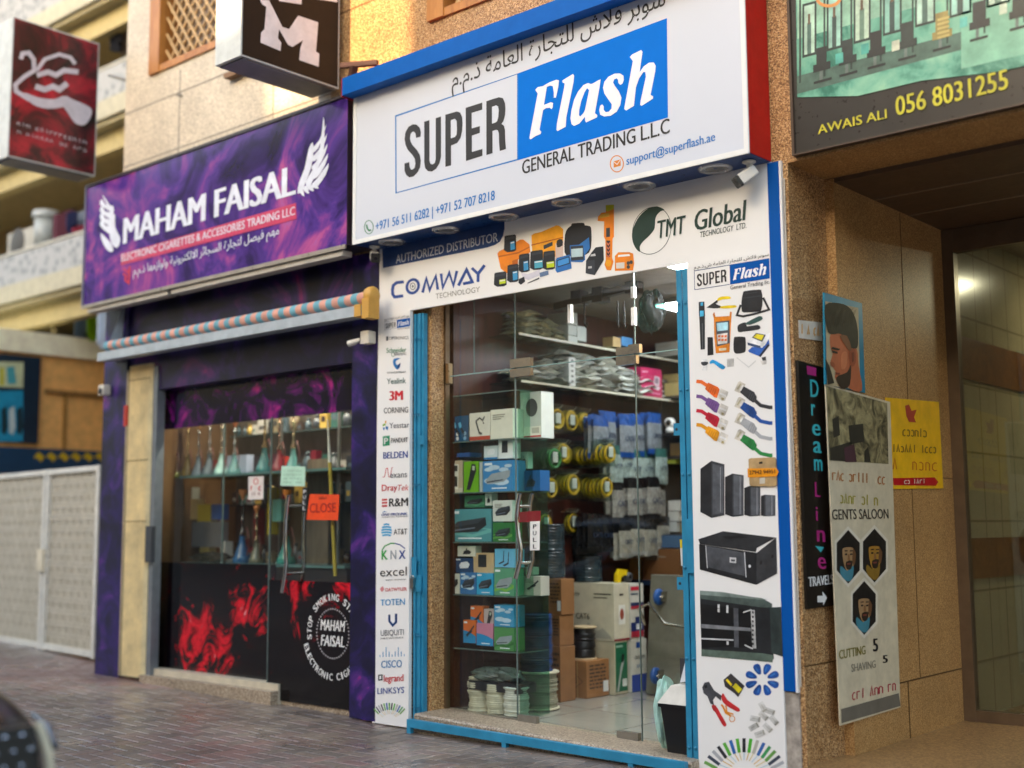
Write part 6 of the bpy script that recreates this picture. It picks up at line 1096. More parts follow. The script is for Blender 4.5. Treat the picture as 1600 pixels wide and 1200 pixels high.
# shelf unit by the right gate bars
sh2 = thing('corner_shelf', 'dark shelf unit with small cartons seen beside the right gate bars', 'shelf', P(1050, 840, ('y', 2.6))); m = MB(); xs0, xs1 = P(1034, 700, ('y', 2.49)).x, P(1034, 700, ('y', 2.49)).x+.55
for py_, y in ((618, 2.49), (676, 2.49), (713, 2.49), (832, 2.49)): z = P(1050, py_, ('y', y)).z; m.box(xs0, xs1, 2.49, 2.85, z-.022, z-.002, mat('#3a3632', .4))
m.part('board', sh2); m = MB(); z0_, z1_ = P(1050, 832, ('y', 2.49)).z, P(1050, 590, ('y', 2.49)).z; m.box(xs0-.02, xs0, 2.5, 2.85, .06, z1_, mat('#2b2826', .4)); m.box(xs1, xs1+.02, 2.5, 2.85, .06, z1_, mat('#2b2826', .4)); m.box(xs0, xs1, 2.85, 2.86, .06, z1_, mat('#33241e', .5)); m.part('side_panel', sh2)
def at_plane(px0, px1, pyt, pyb, y, d, c, label, art=None, zb=None): return goods(px0, px1, pyt, pyb, y, d, c, art or '', '#888888', label, zb, name='carton')
at_plane(1034, 1072, 598, 618, 2.55, .25, '#a89660', 'low tan carton beside the crimson box'); at_plane(1036, 1058, 585, 598, 2.6, .2, '#8d7c4e', 'flat olive carton on the low tan carton')
at_plane(1024, 1072, 534, 556, 2.6, .25, '#9a9c94', 'long pale carton on top by the right gate bars', 'words')
wc = thing('indoor_camera', 'round white indoor camera on the dark shelf by the right gate bars', 'camera', P(1047, 675, ('y', 2.5))); c = P(1047, 676, ('y', 2.5)); m = MB(); m.lathe([(.001, 0), (.036, 0), (.038, .02), (.03, .04), (.001, .042)], c, WHITE, 18); m.part('base', wc); m = MB(); m.lathe([(.001, -.045), (.025, -.04), (.043, -.02), (.046, 0), (.043, .022), (.025, .04), (.001, .045)], c+Vector((0, 0, .078)), WHITE, 18); m.part('head', wc); m = MB(); m.lathe([(.001, -.052), (.02, -.05), (.026, -.038)], c+Vector((.012, 0, .08)), BLACK, 16, 'y'); m.part('lens', wc)
for i, (a, b, t, bt, y, cc) in enumerate(((1044, 1062, 782, 798, 2.5, '#b9bab4'), (1044, 1060, 799, 814, 2.5, '#b4b5ae'), (1042, 1057, 815, 831, 2.5, '#aeb0aa'), (1061, 1073, 795, 813, 2.56, '#8a7440'), (1060, 1073, 814, 832, 2.56, '#80703c'), (1040, 1056, 716, 724, 2.5, '#93a03c'), (1047, 1072, 692, 712, 2.6, '#7c6844'))):
    at_plane(a, b, t, bt, y, .15, cc, ('small white carton on top of its stack by the right gate bars', 'small white carton in the middle of its stack by the right gate bars', 'small white carton at the bottom of its stack by the right gate bars', 'upper small olive carton right of the white carton stack', 'lower small olive carton right of the white carton stack', 'small lime green packet by the right gate bars', 'brown carton under the white indoor camera')[i])
# hanging tools and dark rail near the ceiling
rt_ = thing('ceiling_rack', 'black ceiling rack with hooks hanging behind the upper glass', 'rack', (-4.6, 1.0, 2.75)); a = P(868, 480, ('y', .9)); b = P(1000, 445, ('y', .9))
m = MB(); m.beam(a, b, .05, .05, BLACK); m.part('rail', rt_)
for px_, py_, dz in ((905, 470, .12), (938, 466, .16), (990, 452, .16)): c = P(px_, py_, ('y', .9)); m = MB(); m.box(c.x-.045, c.x+.04, .86, .96, c.z-.03, 2.99, BLACK); m.part('bracket', rt_)
for px_ in (913, 965, 975): c = P(px_, 475, ('y', .9)); m = MB(); m.tube([(c.x, .9, c.z+.02), (c.x, .9, c.z-.14), (c.x+.012, .9, c.z-.17), (c.x+.03, .9, c.z-.14)], .006, BLACK, 8); m.part('hook', rt_)
crumple(*P(1018, 487, ('y', .8)), .095, .07, .13, TEALBAG, 8, 14, .16).solo('plastic_bag', 'pale green plastic bag hanging near the ceiling behind the upper right glass', 'bag')
# bin, bag, papers and mop by the right gate
bn_ = thing('waste_bin', 'black waste bin with a pale liner standing on the stone step by the right gate', 'bin', (-3.92, .08, .07)); bx, by, bz = -3.915, .115, .068
m = MB(); m.add([(bx-.085, by-.075, bz), (bx+.095, by-.075, bz), (bx+.095, by+.075, bz), (bx-.085, by+.075, bz), (bx-.115, by-.095, bz+.26), (bx+.11, by-.095, bz+.26), (bx+.11, by+.095, bz+.26), (bx-.115, by+.095, bz+.26)], [(3, 2, 1, 0), (0, 1, 5, 4), (1, 2, 6, 5), (2, 3, 7, 6), (3, 0, 4, 7)], mat('#0f0f11', .35)); m.part('body', bn_, bev=.006)
m = MB(); m.box(bx-.123, bx+.118, by-.103, by+.10, bz+.25, bz+.268, mat('#131315', .3)); m.part('rim', bn_, bev=.004)
m = crumple(bx-.155, by+.02, bz+.20, .05, .09, .19, mat('#a8cfc2', .4, var=.25, vs=9), 8, 12, .10); m.part('liner', bn_)
m = MB(); t0 = bz+.27; m.add([(bx-.13, by-.10, t0), (bx+.15, by-.10, t0+.0), (bx+.15, by+.08, t0+.0), (bx-.13, by+.08, t0), (bx-.06, by-.06, t0+.10), (bx+.15, by-.06, t0+.10), (bx+.15, by+.06, t0+.10), (bx-.06, by+.06, t0+.10)], [(0, 1, 5, 4), (3, 0, 4, 7), (2, 3, 7, 6), (1, 2, 6, 5), (4, 5, 6, 7), (3, 2, 1, 0)], mat('#d4cfc2', .5)); m.solo('paper_tray', 'cream cardboard tray lying on top of the black waste bin', 'tray')
m = MB(); m.poly([(bx-.04, by-.0, t0+.11), (bx+.11, by-.02, t0+.14), (bx+.12, by+.02, t0+.30), (bx-.01, by+.03, t0+.26)], mat('#cfd2d6', .5)); m.box(bx-.07, bx+.10, by+.05, by+.06, t0+.105, t0+.24, mat('#3c3d42', .5)); m.box(bx+.09, bx+.112, by-.04, by-.03, t0+.12, t0+.30, mat('#d89a1c')); m.solo('paper_bundle', 'dark and pale papers standing behind the cream cardboard tray', 'papers')
mp_ = thing('mop_handle', 'white and steel mop handle with a yellow tip leaning by the right gate', 'mop', (-3.87, .1, .07)); xm = fx(1070, 900, .1)
def mz(y): return fz(1070, y, .1)
m = MB(); m.tube([(xm-.012, .1, mz(856)), (xm-.006, .1, mz(884))], [.013, .015], mat('#d9d8d2', .4)); m.part('grip', mp_); m = MB(); m.tube([(xm-.014, .1, mz(843)), (xm-.012, .1, mz(856))], .0135, mat('#d8c01c', .4)); m.part('tip', mp_); m = MB(); m.tube([(xm-.006, .1, mz(884)), (xm+.03, .1, .12)], .0075, STEEL); m.part('pole', mp_)
# ------------------------------------------------------------------ security cameras under the white sign
def bullet(px_, py_, aim, label, sc_=1.0):
    c = P(px_, py_, ('y', -.12)); t_ = thing('security_camera', label, 'camera', (c.x, -.12, sz0)); z0 = sz0-.002
    m = MB(); m.lathe([(.001, 0), (.036, 0), (.038, -.008), (.02, -.018), (.015, -.02), (.015, -.05), (.001, -.052)], (c.x, -.12, z0), mat('#d4d0c6', .4), 18); m.part('mount', t_)
    aim = Vector(aim).normalized(); b0 = Vector((c.x, -.12, z0-.07)); p0 = b0-aim*.035; p1 = b0+aim*.075; u = aim.cross(Vector((0, 0, 1))).normalized(); v = u.cross(aim)
    def rr(p, s_): return [p+u*a*s_+v*b*s_ for a, b in ((-1, -.75), (-.75, -1), (.75, -1), (1, -.75), (1, .75), (.75, 1), (-.75, 1), (-1, .75))]
    m = MB(); r0, r1 = rr(p0, .030), rr(p1, .033); m.add(r0+r1, [range(8)[::-1]]+[(i, (i+1) % 8, (i+1) % 8+8, i+8) for i in range(8)]+[range(8, 16)], mat('#ddd8cc', .35)); bd = m.part('body', t_)
    m = MB(); r0, r1 = rr(p1, .0335), rr(p1+aim*.02, .031); m.add(r0+r1, [(i, (i+1) % 8, (i+1) % 8+8, i+8) for i in range(8)]+[range(8, 16)], mat('#2c2a26', .25)); m.part('front', bd); m = MB(); q_ = p1+aim*.0205; m.poly([q_+u*.013*math.cos(t)+v*.013*math.sin(t) for t in (k*math.pi/6 for k in range(12))], mat('#0a0a0c', .05)); m.part('lens', bd)
    m = MB(); m.tube([(c.x, -.12, z0-.045), b0-aim*.01], .010, mat('#cfcabe', .4), 8); m.part('arm', t_); return t_
bullet(1170, 245, (-.45, -.55, -.52), 'white bullet camera under the right end of the white box sign'); bullet(585, 388, (.75, -.55, -.40), 'white bullet camera under the left end of the white box sign')
# ------------------------------------------------------------------ neighbouring vape shop: sign, cladding, awning
YL = -.25; PV = ('y', YL); vsx0, vsx1 = P(133, 400, PV).x, -6.425; vz0, vz1 = P(300, 438, PV).z, P(340, 222, PV).z
vp = thing('smoke_shop_sign', 'purple and magenta sign with white winged lettering over the neighbouring shop', 'sign', ((vsx0+vsx1)/2, YL, vz0))
m = MB(); m.box(vsx0, vsx1, YL+.003, -.004, vz0, vz1, mat('#39333a', .4), front=PURPLE); m.part('box', vp)
m = MB(); m.box(vsx0-.02, vsx1, YL-.012, YL+.002, vz0-.03, vz0-.001, mat('#b3a89a', .3, .6)); m.box(vsx0-.02, vsx1, YL-.012, YL+.002, vz1, vz1+.022, mat('#3a3436', .4)); m.box(vsx0-.02, vsx0-.001, YL-.012, YL+.002, vz0, vz1, mat('#6f6a80', .4)); m.part('frame', vp)
for x0, x1 in ((vsx0+.05, vsx0+1.3), (vsx0+1.35, vsx1-.05)): m = MB(); m.box(x0, x1, YL+.01, YL+.10, vz0-.07, vz0-.031, mat('#b5aea2', .45)); m.part('tube_light', vp)
vq = Z(140, 180, 4); m = MB(); WV = mat('#dfe2ee', .3); m.text('MAHAM FAISAL', vq([(208, 806)])[0], vq([(1290, 492)])[0], vq([(0, 650)])[0][1], PV, WV, bold=.045); m.part('lettering', vp)
m = MB(); m.pp(vq([(196, 870), (1290, 548), (1293, 648), (196, 938)]), PV, mat('#c8345e', .3), .001); m.text('ELECTRONIC CIGARETTES & ACCESSORIES TRADING LLC', vq([(200, 916)])[0], vq([(1285, 622)])[0], vq([(0, 872)])[0][1], PV, WV, off=.003, bold=.02); m.part('pink_band', vp)
m = MB(); m.text(arab('مهم فيصل لتجارة السجائر الالكترونية ولوازمها ذ.م.م'), vq([(272, 1000)])[0], vq([(1185, 742)])[0], vq([(0, 955)])[0][1], PV, WV, bold=.012); m.part('arabic_lettering', vp)
def wing(m, pts_l):
    for i, pts in enumerate(pts_l): m.pp(vq(pts), PV, WV, .0012+.0004*i, 2)
m = MB()
wing(m, [[(1300, 490), (1310, 420), (1345, 330), (1370, 210), (1395, 170), (1400, 230), (1385, 330), (1350, 420), (1330, 470)]]+[[(1350+k*9, 420-k*22), (1400+k*9, 330-k*38), (1440+k*6, 210-k*40), (1462+k*4, 10+k*8), (1470+k*5, 100-k*2+k*20), (1462+k*7, 240+k*14), (1420+k*5, 350+k*14), (1375+k*5, 450+k*4)] for k in range(1)]+
     [[(1390, 430-k*55), (1420+k*4, 400-k*60), (1495-k*3, 300-k*62), (1478-k*4, 370-k*60), (1430, 440-k*58), (1398, 455-k*55)] for k in range(5)]+[[(1310+k*26, 470-k*8), (1330+k*28, 450-k*10), (1345+k*30, 505-k*16), (1330+k*28, 500-k*14)] for k in range(4)])
m.part('wing', vp); m = MB()
wing(m, [[(190, 800), (170, 830), (135, 800), (125, 720), (140, 640), (160, 620), (160, 700), (190, 760)]]+[[(150, 740-k*42), (120, 740-k*48), (66, 690-k*44), (78, 650-k*42), (100, 690-k*44), (150, 700-k*44)] for k in range(4)]+[[(120, 850), (85, 800), (70, 740), (100, 760), (140, 810), (150, 850)], [(110, 560), (82, 500), (100, 520), (150, 600), (150, 640)]])
m.part('wing', vp)
m = MB(); rr_ = mat('#c81c3c', .3); m.stroke(vq([(210, 990), (230, 1005), (222, 1030), (245, 1050), (250, 945)]), 3, PV, rr_); m.stroke(vq([(250, 960), (236, 985), (215, 960)]), 2, PV, rr_); m.part('red_mark', vp)
# wall cladding and shell of the neighbouring shop
nb = thing('shop_front', 'purple printed shop front of the neighbouring smoke shop with a stone step', 'shop front', (-8.1, .2, 0))
sL, sR = -9.93, -6.33; gz = .12
m = MB(); m.box(sL, -9.56, -.03, .3, .06, 3.36, PILLARP); m.part('pillar', nb); m = MB(); m.box(-6.62, -6.335, -.012, .25, .02, 3.3, PILLARP); m.part('pillar', nb)
m = MB(); m.box(-9.56, -6.62, -.004, .12, 2.52, 3.36, DARKP); m.part('fascia', nb); m = MB(); m.box(-9.9, -6.4, .12, .3, 2.9, 3.36, BLACK); m.part('ceiling_edge', nb)
m = MB(); m.box(-6.475, -6.335, -.03, -.013, .02, 3.2, PILLARP); m.part('corner_strip', nb)
m = MB(); zf0 = .18; m.box(-9.2, -7.45, .02, .32, .0, zf0, mat('#c9bda4', .4, bmp=.05)); m.box(-9.2, -7.45, -.05, .02, .0, .13, STEPG); m.box(-7.45, -6.62, .05, .4, .0, .10, STEPG); m.part('stone_step', nb)
rm = MB(); rm.box(-9.56, -6.5, .32, 3.2, .08, .14, FLOORT); rm.part('shop_floor', nb); rm = MB(); rm.box(-9.7, -9.56, .3, 3.2, .1, 3.2, mat('#6a4e34', .5)); rm.box(-9.56, -6.5, 3.2, 3.3, .1, 3.2, mat('#5d4a36', .5)); rm.box(-6.5, -6.45, .3, 3.2, .1, 3.2, mat('#54402e', .5)); rm.part('shop_wall', nb); rm = MB(); rm.box(-9.7, -6.45, .3, 3.3, 2.9, 3.0, mat('#a09c94', .5)); rm.part('shop_ceiling', nb)
cl = thing('ceiling_light', 'long added ceiling light, unseen, brightening the smoke shop window', 'ceiling light', (-8.0, .46, 2.85)); m = MB(); m.box(-9.0, -7.0, .36, .56, 2.862, 2.899, ALU); m.part('frame', cl); m = MB(); m.box(-8.98, -7.02, .38, .54, 2.85, 2.861, emit('#fff2dc', 9.0)); m.part('diffuser', cl)  # unseen lamp, added to light the fronts of the hookahs
# cream folding shutter and grey post
sh_ = thing('folding_shutter', 'cream steel folding shutter stacked at the left of the smoke shop window', 'shutter', (-9.37, 0, .1)); ux0, ux1 = fx(203, 750), fx(238, 750); m = MB(); CRM = mat('#f0dcaa', .55, 0, .15, 6, bmp=.1); n = 8
for i in range(n): a, b = ux0+(ux1-ux0)*i/n, ux0+(ux1-ux0)*(i+1)/n; m.add([(a, .02, .1), ((a+b)/2, -.045, .1), (b, .02, .1), (a, .02, 2.75), ((a+b)/2, -.045, 2.75), (b, .02, 2.75)], [(0, 1, 4, 3), (1, 2, 5, 4), (2, 0, 3, 5), (0, 2, 1), (3, 4, 5)], CRM)
m.part('slats', sh_); m = MB()
for z in (2.62, 1.92, 1.4):
    for i in range(n): x = ux0+(ux1-ux0)*(i+.5)/n; m.box(x-.007, x+.007, -.05, -.043, z, z+.008, mat('#6d5c40', .5, .5))
m.part('rivets', sh_); m = MB(); zr = fz(205, 648); m.box(ux0-.05, ux0+.0, -.05, -.025, zr-.1, zr+.08, mat('#b0301c')); m.part('red_sticker', sh_)
m = MB(); m.box(ux0-.03, ux0-.008, -.04, .03, .1, 2.72, mat('#a8987a', .5)); m.part('side_post', sh_)
m = MB(); m.box(ux1+.01, ux1+.07, -.02, .06, .12, 2.72, mat('#8d949a', .4, .6)); m.box(ux1+.015, ux1+.10, -.06, -.02, 1.06, 1.36, mat('#55585e', .4, .6)); m.solo('steel_post', 'grey steel post with a lock box beside the cream shutter', 'post')
# awning
aw = thing('rolled_awning', 'rolled coral and blue striped awning over the smoke shop window', 'awning', (-8.0, -.17, 2.8)); aA, aB = P(168, 540, ('y', -.17)), P(574, 466, ('y', -.17)); z0 = (aA.z+aB.z)/2; m = MB(); n = 50
C1, C2 = mat('#d69c88', .85), mat('#6fa6b4', .85)
for i in range(n): a, b = aA.x+(aB.x-aA.x)*i/n, aA.x+(aB.x-aA.x)*(i+1)/n; m.lathe([(.041, a-aA.x), (.043, (a+b)/2-aA.x), (.041, b-aA.x)], (aA.x, -.17, z0), C1 if i % 2 else C2, 14, 'x')
m.part('striped_roll', aw); m = MB(); m.box(aA.x-.05, aB.x+.01, -.235, -.13, z0-.135, z0-.062, mat('#b4bdc2', .35, .2)); m.part('front_rail', aw)
m = MB(); m.lathe([(.001, 0), (.056, 0), (.06, .015), (.06, .05), (.045, .065), (.001, .065)], (aB.x+.015, -.17, z0+.01), mat('#d0a04a', .45), 16, 'x'); m.box(aB.x+.02, aB.x+.09, -.24, -.14, z0-.16, z0-.02, mat('#c8963c', .45)); m.box(aB.x-.06, aB.x+.008, -.24, -.125, z0-.14, z0-.055, mat('#c8963c', .45)); m.part('end_cap', aw, 'ochre end cap at the right end')
m = MB(); m.add([(aA.x-.09, -.02, z0-.12), (aA.x+.02, -.23, z0-.12), (aA.x+.03, -.02, z0+.42), (aA.x-.01, -.02, z0-.12)], [(0, 1, 2), (1, 3, 2), (0, 2, 3)], mat('#b9c4cc', .5)); m.part('hanging_cloth', aw)
m = MB()
for x in (aA.x+.3, aB.x-.3): m.box(x-.03, x+.03, -.12, -.004, z0-.03, z0+.03, ALU)
m.part('wall_bracket', aw)
for (a, b, lab) in (((208, 552), (338, 533), 'white tube lamp under the left half of the striped awning'), ((366, 530), (494, 495), 'white tube lamp under the right half of the striped awning')):
    p0, p1 = P(*a, ('y', -.08)), P(*b, ('y', -.08)); t_ = thing('tube_lamp', lab, 'lamp', p0); zz = (p0.z+p1.z)/2; m = MB(); m.box(p0.x, p1.x, -.10, -.055, zz, zz+.03, mat('#cfc8b4', .4)); m.part('fitting', t_); m = MB(); m.tube([(p0.x+.03, -.078, zz-.012), (p1.x-.03, -.078, zz-.012)], .013, mat('#e4ddc8', .3)); m.part('tube', t_); m = MB(); m.box(p0.x+.1, p0.x+.14, -.055, -.004, zz+.005, zz+.025, ALU); m.box(p1.x-.14, p1.x-.1, -.055, -.004, zz+.005, zz+.025, ALU); m.part('bracket', t_)
# cameras and boxes on the purple pillars
for px_, py_, lab in ((166, 610, 'small white camera box on the left purple pillar'), (578, 528, 'white camera on a bracket box on the right purple pillar')):
    c = P(px_, py_, ('y', -.06)); t_ = thing('security_camera', lab, 'camera', c); m = MB(); m.box(c.x-.045, c.x+.04, -.11, -.035, c.z-.045, c.z+.045, mat('#d4cec0', .4)); m.part('body', t_, bev=.01); m = MB()
    if px_ < 300: m.lathe([(.03, -.012), (.026, -.014), (.001, -.014)], (c.x-.0, -.11, c.z-.01), BLACK, 14, 'y')
    else: m.tube([(c.x-.06, -.1, c.z-.01), (c.x-.09, -.12, c.z-.025), (c.x-.14, -.135, c.z-.035)], [.012, .021, .023], mat('#ddd8cc', .4))
    m.part('lens' if px_ < 300 else 'barrel', t_)
# glass front of the smoke shop
YS = .12; vg = thing('shop_window', 'tall smoke shop window with a magenta top film and a red and black lower film', 'window', (-8.3, YS, .18)); xg0, xgm, xg1 = fx(246, 800, YS), fx(432, 800, YS), fx(553, 800, YS)
zl0, zl1, zm0 = .17, fz(350, 880, YS), fz(350, 662, YS)
m = MB(); m.poly([(xg0, YS, zl1), (xgm, YS, zl1), (xgm, YS, zm0), (xg0, YS, zm0)], GLASS); m.part('pane', vg)
m = MB(); m.box(xg0, xgm, YS-.002, YS+.004, zl0, zl1-.002, redink('red_smoke_film', ((-.36, .28, .62), (.35, .52, .48), (.0, .2, .45)), 2.0)); m.part('lower_film', vg); m = MB(); m.box(xg0, xg1, YS-.002, YS+.004, zm0, 2.9, MAGF); m.part('upper_film', vg)
m = MB(); m.box(xg0-.01, xg0+.02, YS-.02, YS+.02, zl0, 2.6, mat('#6a5138', .5)); m.box(xg0, xgm, YS-.02, YS+.02, zl0-.02, zl0, ALU); m.box(fx(348, 800, YS)-.003, fx(348, 800, YS)+.003, YS-.006, YS+.008, zl1, zm0, EDGE); m.part('frame', vg)
vd = thing('glass_door', 'glass smoke shop door with a round white emblem on its black lower half', 'door', (-7.0, YS, .08)); zdl = fz(490, 908, .05); Yd = .04
m = MB(); m.poly([(xgm+.03, Yd, zdl), (xg1+.06, Yd, zdl), (xg1+.06, Yd, zm0), (xgm+.03, Yd, zm0)], GLASS); m.part('pane', vd); m = MB(); m.box(xgm+.03, xg1+.06, Yd-.002, Yd+.004, .06, zdl-.001, redink('red_smoke_door_film', ((-.2, .82, .45), (.28, .86, .42)), 6.0)); m.part('lower_film', vd)
m = MB(); m.box(xgm+.02, xgm+.029, Yd-.006, Yd+.008, .06, zm0, EDGE); m.part('glass_edge', vd)
PE = ('y', Yd-.002); ec = P(520, 990, PE); m = MB()
def ringtext(m, tx, c, r, a0, a1, h, mt, flip=False):
    n = len(tx)
    for i, ch in enumerate(tx):
        if ch == ' ': continue
        a = R(a0+(a1-a0)*i/(n-1)); rad = Vector((math.cos(a), 0, math.sin(a))); tg = Vector((math.sin(a), 0, -math.cos(a)))
        if flip: rad, tg = -rad, -tg
        base_ = c+Vector((math.cos(a), 0, math.sin(a)))*r+Vector((0, -.002, 0)); wd = h*(.3 if ch == 'I' else .78); m.textw(ch, base_-tg*wd/2-(rad*h if flip else rad*0), tg*wd, rad*h, mt, .03)
Rr = .235; ringtext(m, 'STOP SMOKING START', ec, Rr, 188, 20, .048, WHITE); ringtext(m, 'ELECTRONIC CIGARETTES', ec, Rr+.048, 200, 350, .048, WHITE, True)
for k in range(44): a = 2*math.pi*k/44; m.poly([ec+Vector((math.cos(a+d)*(.175+e), -.002, math.sin(a+d)*(.175+e))) for d, e in ((-.03, -.006), (.03, -.006), (.03, .006), (-.03, .006))], mat('#b4b0b0'))
m.textw('MAHAM', ec+Vector((-.135, -.002, .02)), Vector((.27, 0, 0)), Vector((0, 0, .075)), WHITE, .03, .15); m.textw('FAISAL', ec+Vector((-.13, -.002, -.09)), Vector((.26, 0, 0)), Vector((0, 0, .075)), WHITE, .03, .15); m.part('emblem', vd)
def vhandle(x, y): return MB().tube([(x, y, fz(450, q_, y)) if False else (x+d, y, z) for d, z in ((.03, 1.58), (.015, 1.5), (.0, 1.38), (.0, 1.2), (.012, 1.08), (.0, .98), (-.03, .86))], .016, CHROME)
hx = fx(448, 830, -.03); hh = vhandle(hx, -.04).part('handle', vd); vhandle(hx+.0, .13).part('handle', vd); m = MB()
for z in (1.5, 1.0): m.tube([(hx+.012, -.04, z), (hx+.012, .13, z)], .009, CHROME)
m.part('handle_standoff', hh)
def sticker(pts, y, c, name, label, cat, text=None, tc='#b02a20'):
    q_ = [P(a, b, ('y', y)) for a, b in pts]; t_ = thing(name, label, cat, q_[3]); m = MB(); bk = [v+Vector((0, .002, 0)) for v in q_]; m.add(q_+bk, [(0, 1, 2, 3), (7, 6, 5, 4), (0, 4, 5, 1), (1, 5, 6, 2), (2, 6, 7, 3), (3, 7, 4, 0)], mat(c, .5)); m.part('sheet', t_)
    if text: m = MB(); text(m); m.part('lettering', t_)
    return t_
sticker([(484, 772), (530, 773), (528, 813), (479, 812)], Yd-.006, '#e8480c', 'close_sign', 'bright orange paper on the smoke shop door reading close', 'sign', lambda m: (m.text('CLOSE', (484, 801), (525, 800), 787, ('y', Yd-.007), mat('#a01c18'), bold=.01), scrib(m, (498, 780), (511, 780), 776, ('y', Yd-.007), mat('#6a1810'), 4)))
sticker([(440, 728), (477, 729), (476, 760), (438, 759)], Yd-.006, '#b7dcc4', 'notice', 'pale green paper notice on the smoke shop door', 'notice', lambda m: [scrib(m, (443, 737+k*6), (472, 737+k*6), 734+k*6, ('y', Yd-.007), mat('#8fb8a0'), 9) for k in range(4)])
sticker([(388, 745), (412, 744), (411, 780), (388, 781)], YS-.006, '#ddd4cc', 'no_smoking_notice', 'white notice with red marks on the smoke shop window', 'notice', lambda m: (m.ring(400, 752, 4, 5, 1.2, ('y', YS-.007), RED), scrib(m, (392, 766), (408, 766), 758, ('y', YS-.007), RED, 4), scrib(m, (393, 774), (407, 774), 769, ('y', YS-.007), mat('#7a2424'), 4)))
sticker([(473, 762), (481, 762), (479, 800), (471, 800)], Yd-.008, '#14161a', 'pull_sticker', 'narrow black sticker with white letters by the smoke shop door handle', 'sticker', lambda m: [m.text(c, (474.2-k*.3, 771+k*8.6), (478.6-k*.3, 771+k*8.6), 765.5+k*8.6, ('y', Yd-.009), WHITE, bold=.02) for k, c in enumerate('PULL')])
m = MB(); c0, c1 = P(512, 655, ('y', Yd+.06)), P(524, 900, ('y', Yd+.06)); m.tube([c0, c0*.72+c1*.28], [.004, .014], mat('#d8d4c4', .4), 8); m.tube([c0*.72+c1*.28, c1], .014, mat('#b09a34', .4), 8); m.solo('bamboo_stick', 'tall pale and yellow stick standing behind the smoke shop door glass', 'stick')
# shelves, hookahs and goods in the smoke shop
zA, zB = fz(330, 744, .5), fz(330, 878, .5); vs_ = thing('display_shelf', 'two tier glass display shelf with hookahs in the smoke shop window', 'shelf', (-8.2, .5, .2)); m = MB()
for z in (zA, zB): m.box(xg0+.05, xg1-.3, .3, .75, z-.02, z, mat('#5f7f7c', .2))
m.part('shelf', vs_); m = MB(); m.box(xg0+.05, xg1-.3, .32, .74, .14, zB-.021, mat('#2a2422', .5)); m.part('cabinet', vs_); m = MB()
for x in (xg0+.06, xgm-.75, xgm): m.box(x, x+.02, .73, .75, zB, 2.3, ALU)
m.part('upright', vs_); m = MB(); m.box(xg0+.05, xg1-.3, .9, .95, zB, 2.4, wood('grey_brown_panel', '#3a3530', '#57504a')); m.part('back_panel', vs_)
def hookah(x, y, z, h, glass, metal, bowl, label):
    t_ = thing('hookah', label, 'hookah', (x, y, z)); s = h/.6; m = MB(); m.lathe([(.001, 0), (.075*s, 0), (.08*s, .01*s), (.07*s, .05*s), (.035*s, .14*s), (.022*s, .2*s), (.026*s, .22*s)], (x, y, z), mat(glass, .12), 16); m.part('base', t_)
    m = MB(); m.lathe([(.02*s, .22*s), (.028*s, .235*s), (.01*s, .26*s), (.009*s, .33*s), (.02*s, .345*s), (.009*s, .36*s), (.009*s, .47*s), (.03*s, .475*s), (.032*s, .48*s), (.008*s, .485*s), (.008*s, .52*s)], (x, y, z), mat(metal, .25, .8), 12); m.part('stem', t_)
    m = MB(); m.lathe([(.012*s, .52*s), (.018*s, .545*s), (.034*s, .57*s), (.036*s, .6*s), (.001, .6*s)], (x, y, z), mat(bowl, .6), 14); m.part('bowl', t_)
    m = MB(); a0 = Vector((x+.02*s, y-.02, z+.24*s)); m.tube([a0, a0+Vector((.09*s, -.02, .05*s)), a0+Vector((.13*s, -.02, -.06*s)), a0+Vector((.1*s, -.02, -.18*s))], .006*s, mat('#5a2c28', .5), 6); m.part('hose', t_); return t_
for i, (px_, top, cgl, met, bw) in enumerate(((275, 668, '#8a8a2c', '#b89a58', '#c8923c'), (293, 658, '#6c5a2a', '#c0a878', '#b8763c'), (310, 660, '#6d7a84', '#a8a8a8', '#c08850'), (327, 652, '#59656e', '#b0b0b0', '#c89058'), (346, 650, '#9cc0bc', '#c8b8a0', '#c8884c'), (366, 656, '#5c8688', '#b4b8b8', '#b86a3a'), (413, 632, '#3a6a6c', '#b8a070', '#b88850'), (436, 642, '#7c2a30', '#c0a088', '#c07848'), (458, 640, '#5a8a88', '#c8b890', '#b88048'))):
    zt_ = fz(px_, top, .52); hookah(fx(px_, 720, .52), .52, zA, zt_-zA, cgl, met, bw, ('yellow based hookah, leftmost on the upper display shelf', 'brown based hookah, second from the left on the upper display shelf', 'grey based hookah, third from the left on the upper display shelf', 'slate based hookah, fourth from the left on the upper display shelf', 'pale aqua based hookah, fifth from the left on the upper display shelf', 'teal hookah with a wide bowl in the middle of the upper display shelf', 'tall dark teal hookah right of the middle of the upper display shelf', 'red based hookah by the smoke shop door edge', 'sea green hookah behind the smoke shop door')[i])
for i, (px_, top, cgl, met, bw) in enumerate(((379, 765, '#2c5a84', '#6a6a6c', '#b87a50'), (401, 790, '#6a6a5a', '#a89878', '#c07840'), (448, 765, '#3c8a80', '#a8a890', '#d08030'))): zt_ = fz(px_, top, .5); hookah(fx(px_, 820, .5), .5, zB, zt_-zB, cgl, met, bw, ('blue based hookah on the lower display shelf', 'olive based hookah on the lower display shelf', 'sea green hookah on the lower display shelf behind the door handles')[i])
